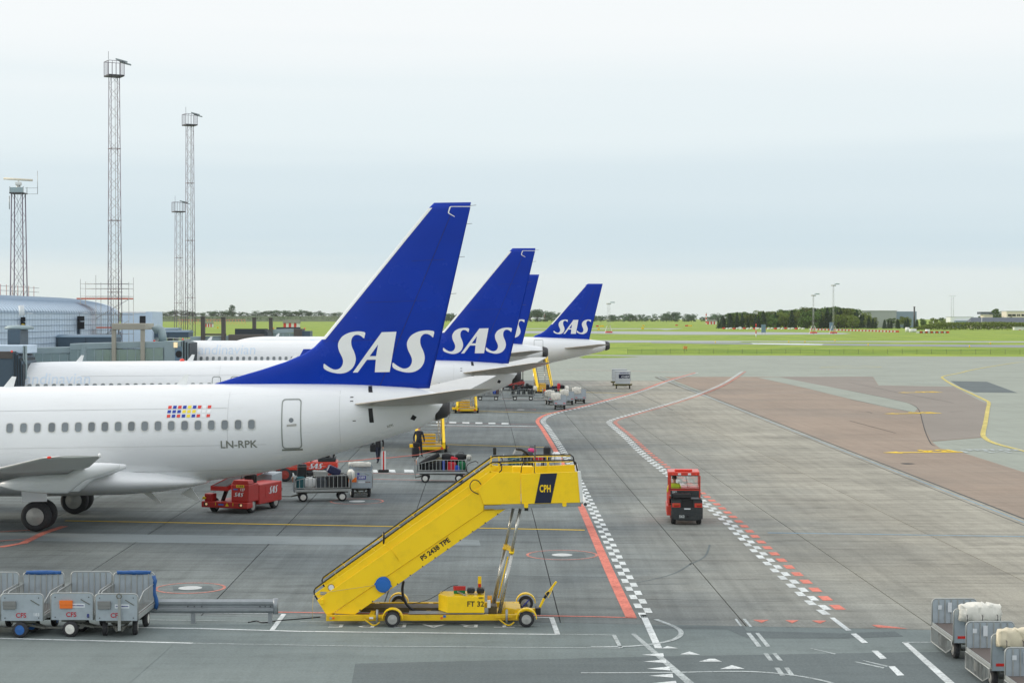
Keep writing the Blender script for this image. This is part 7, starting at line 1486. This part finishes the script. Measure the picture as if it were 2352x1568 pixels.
def striped_pole(label, u, v0, vt, n, rad):
    D = DEP(v0); r = thing('striped_pole', label, 'pole', (fx(u, D), D, 0)); zt = fz(vt, D)
    for i in range(n): MB().cyl((0, 0, zt * i / n), (0, 0, zt * (i + 1) / n), rad, n=6).build('band', wht_m if i % 2 == 0 else red_m2, r)
striped_pole('red and white pole standing in the grass before the wood', 1736.5, 774, 743.5, 4, .22); striped_pole('red and white antenna mast before the far treeline', 1622, 746, 717, 7, .7)
for u, v0, vt, lab in ((1754, 768, 745, 'tall blue grey panel standing on the far taxiway'), (1910, 764, 740, 'second blue grey panel by the far right mast')):
    D = DEP(v0); r = thing('blast_panel', lab, 'panel', (fx(u, D), D, 0), .3); zt = fz(vt, D); MB().box(-1.1, 1.1, 0, .3, zt * .2, zt).build('board', conn2_m, r)
    for s_ in (-.8, .8): MB().bar((s_, .1, 0), (s_, .1, zt * .25), .2).build('leg', frame2_m, r)
ysg_m = mat('taxi_yellow', S((236, 196, 50)), .5, 0, .04); 
for k, (u, v, w_, m_) in enumerate(((1372, 751, 6, red_m2), (1382, 751, 10, ysg_m), (1476, 756.5, 6, ysg_m), (1478, 750, 5, ysg_m), (1554, 749, 6, red_m2), (1577, 750, 7, red_m2), (1585, 750, 9, ysg_m), (1375, 759, 5, ysg_m), (620, 745, 4, ysg_m), (500, 755, 4, ysg_m), (1268, 743, 3, ysg_m), (1700, 755, 6, sign_m))):
    D = DEP(v); r = thing('taxiway_sign', '%s taxiway sign board, %s in the grass strips' % ('red' if m_ is red_m2 else 'yellow' if m_ is ysg_m else 'pale', ('far left of the wood' if u > 1300 else 'behind the jet bridges')), 'sign', (fx(u, D), D, 0), 0, 'taxiway signs'); wx = w_ * D / F; MB().box(-wx / 2, wx / 2, 0, .3, .3, 1.5).build('board', m_, r)
    for s_ in (-.4, .4): MB().bar((s_ * wx, .15, 0), (s_ * wx, .15, .35), .12).build('foot', dkgrey_m, r)
for k in range(64):
    t = k / 63; u = 1862 + t * 246 if k < 52 else 2110 + (k - 52) * 6; 
    if 2068 < u < 2078: continue
    v = 757 + (u - 1862) * .028 if u < 2110 else 764.5; D = DEP(v); o = MB().prism([(-1.0, 0), (1.0, 0), (.9, .95), (-.9, .95)], 0, .5).build('road_barrier', red_m2 if k % 2 else wht_m, None); o.location = (fx(u, D), D, -.1); tag(o, ('red' if k % 2 else 'white') + ' plastic road barrier in the far row before the wood', 'barrier', 'red and white barriers before the wood')
for k in range(24):
    u = 1660 + 190 * k / 24; v = 755.5 + .8 * (k % 2); D = DEP(v); o = MB().cyl((0, 0, .5), (1.6, 1.2, .5), .55, n=10).build('concrete_pipe', wht_m if k % 3 else red_m2, None); o.location = (fx(u, D), D, 0); tag(o, 'short pale pipe or barrier lying at the foot of the wood', 'pipe', 'pipes at the foot of the wood')
for k, (u, v) in enumerate(((2088, 762), (2097, 763), (2104, 763), (2134, 764))): D = DEP(v); o = MB().cyl((0, 0, 0), (0, 0, 2.6 if k < 1 else 1.9), 1.3, 1.2, n=12).build('storage_tank', wht_m, None); o.location = (fx(u - 4, D), D, 0); tag(o, 'pale round tank by the row of barriers', 'tank', 'pale tanks by the barriers')
# wire fence along the apron edge
D = 392; r = thing('wire_fence', 'low green net fence along the grass edge at right', 'fence', (60, 386, -.1)); net_m = mat('green_net', S((84, 124, 66)), .8, 0, .2, 3, alpha=.3)
for i in range(46): x = -34 + i * 3.2; MB().bar((x, -i * .25 + 6, 0), (x, -i * .25 + 6, 1.15), .05).build('post', bst_m, r)
MB().add([(-34, 6, .05), (-34 + 45 * 3.2, 6 - 45 * .25, .05), (-34 + 45 * 3.2, 6 - 45 * .25, 1.05), (-34, 6, 1.05)], [(0, 1, 2, 3)]).build('net', net_m, r)
for u, v in ((1574, 806), (1272, 828)): D = DEP(v); r = thing('marker_box', 'orange marker box on short legs ' + ('before the green fence' if u > 1400 else 'under the last tail'), 'box', (fx(u, D), D, 0)); MB().box(-.45, .45, -.3, .3, .5, 1.2).build('case', mat('marker_orange', S((204, 140, 80)), .6), r); MB().bar((-.3, 0, 0), (-.3, 0, .5), .1).build('leg', bst_m, r); MB().bar((.3, 0, 0), (.3, 0, .5), .1).build('leg', bst_m, r)
# small edge lights in the grass
for u, v in ((1357, 781), (1643, 787), (1994, 793), (1918, 783.5), (2227, 797), (2275, 790), (1849, 786), (1812, 786)): D = DEP(v); o = MB().cyl((0, 0, -.1), (0, 0, .5), .14, n=6).build('edge_light', ysg_m, None); o.location = (fx(u, D), D, 0); tag(o, 'small yellow taxiway edge light in the grass', 'light', 'taxiway edge lights')
# taxiing airliner far away
D = 2450; r = thing('taxiing_airliner', 'tiny white airliner taxiing in the distance left of the last tail', 'airplane', (fx(1236, D), D, rise(D)), R(58))
MB().loft([[(x, hw * math.sin(t * math.pi / 8), 4 + h_ * math.cos(t * math.pi / 8)) for t in range(16)] for x, hw, h_ in ((-18.5, .1, .1), (-17.5, 1.2, 1.3), (-15, 1.9, 2.0), (8, 1.97, 2.07), (14, 1.2, 1.3), (18, .3, .4))]).build('fuselage', skin_m, r, fix=True)
for s_ in (-1, 1):
    MB().loft([airfoil_ring(-5.5, 2, .5, s_ * 1.2, 2.9), airfoil_ring(2.8, 4.4, .1, s_ * 17, 4.2)]).build('wing', wing_m, r, fix=True); MB().loft([airfoil_ring(13, 16.5, .2, s_ * .5, 4.8), airfoil_ring(16.8, 18, .06, s_ * 6.2, 5.3)]).build('stabilizer', wing_m, r, fix=True)
    MB().lathe([(-3.5, 1.0), (-2.4, 1.15), (.3, .7)], (-3.5, s_ * 5.75, 1.9), 'x', 16).build('engine', skin_m, r, fix=True); MB().cyl((1, s_ * 3.8, .55), (1, s_ * 4.3, .55), .55, n=12).build('wheel', tyre_m, r)
fr = [airfoil_ring(9.5, 16.5, .3, 0, 5.6, True), airfoil_ring(16.2, 18.6, .1, 0, 11.8, True)]; MB().loft(fr).build('fin', white_m, r, fix=True)
for k, m_ in enumerate((navy_m, navy_m, flag_r)): x = 14.2 + 1.1 * k; MB().add([(x, -.36, 6.5), (x + .5, -.36, 6.5), (x + 2.2, -.2, 11), (x + 1.8, -.2, 11)], [(0, 1, 2, 3)]).build('fin_stripe', m_, r)
# ------------------------------------------------------------------ haze
hz = MB().box(-6100, 6100, -330, 6200, -2, 75).build('haze', None, None); hz.data.materials.clear(); hm = bpy.data.materials.new('haze_air'); hm.use_nodes = True; hn = hm.node_tree; hn.nodes.clear()
pv = hn.nodes.new('ShaderNodeVolumePrincipled'); pv.inputs['Color'].default_value = (.93, .97, 1.0, 1); pv.inputs['Density'].default_value = .00003; pv.inputs['Anisotropy'].default_value = .2
ho = hn.nodes.new('ShaderNodeOutputMaterial'); hn.links.new(pv.outputs[0], ho.inputs['Volume']); hz.data.materials.append(hm); tag(hz, 'pale morning haze over the airfield', 'haze', kind='stuff')

bpy.data.scenes.remove(BENCH)
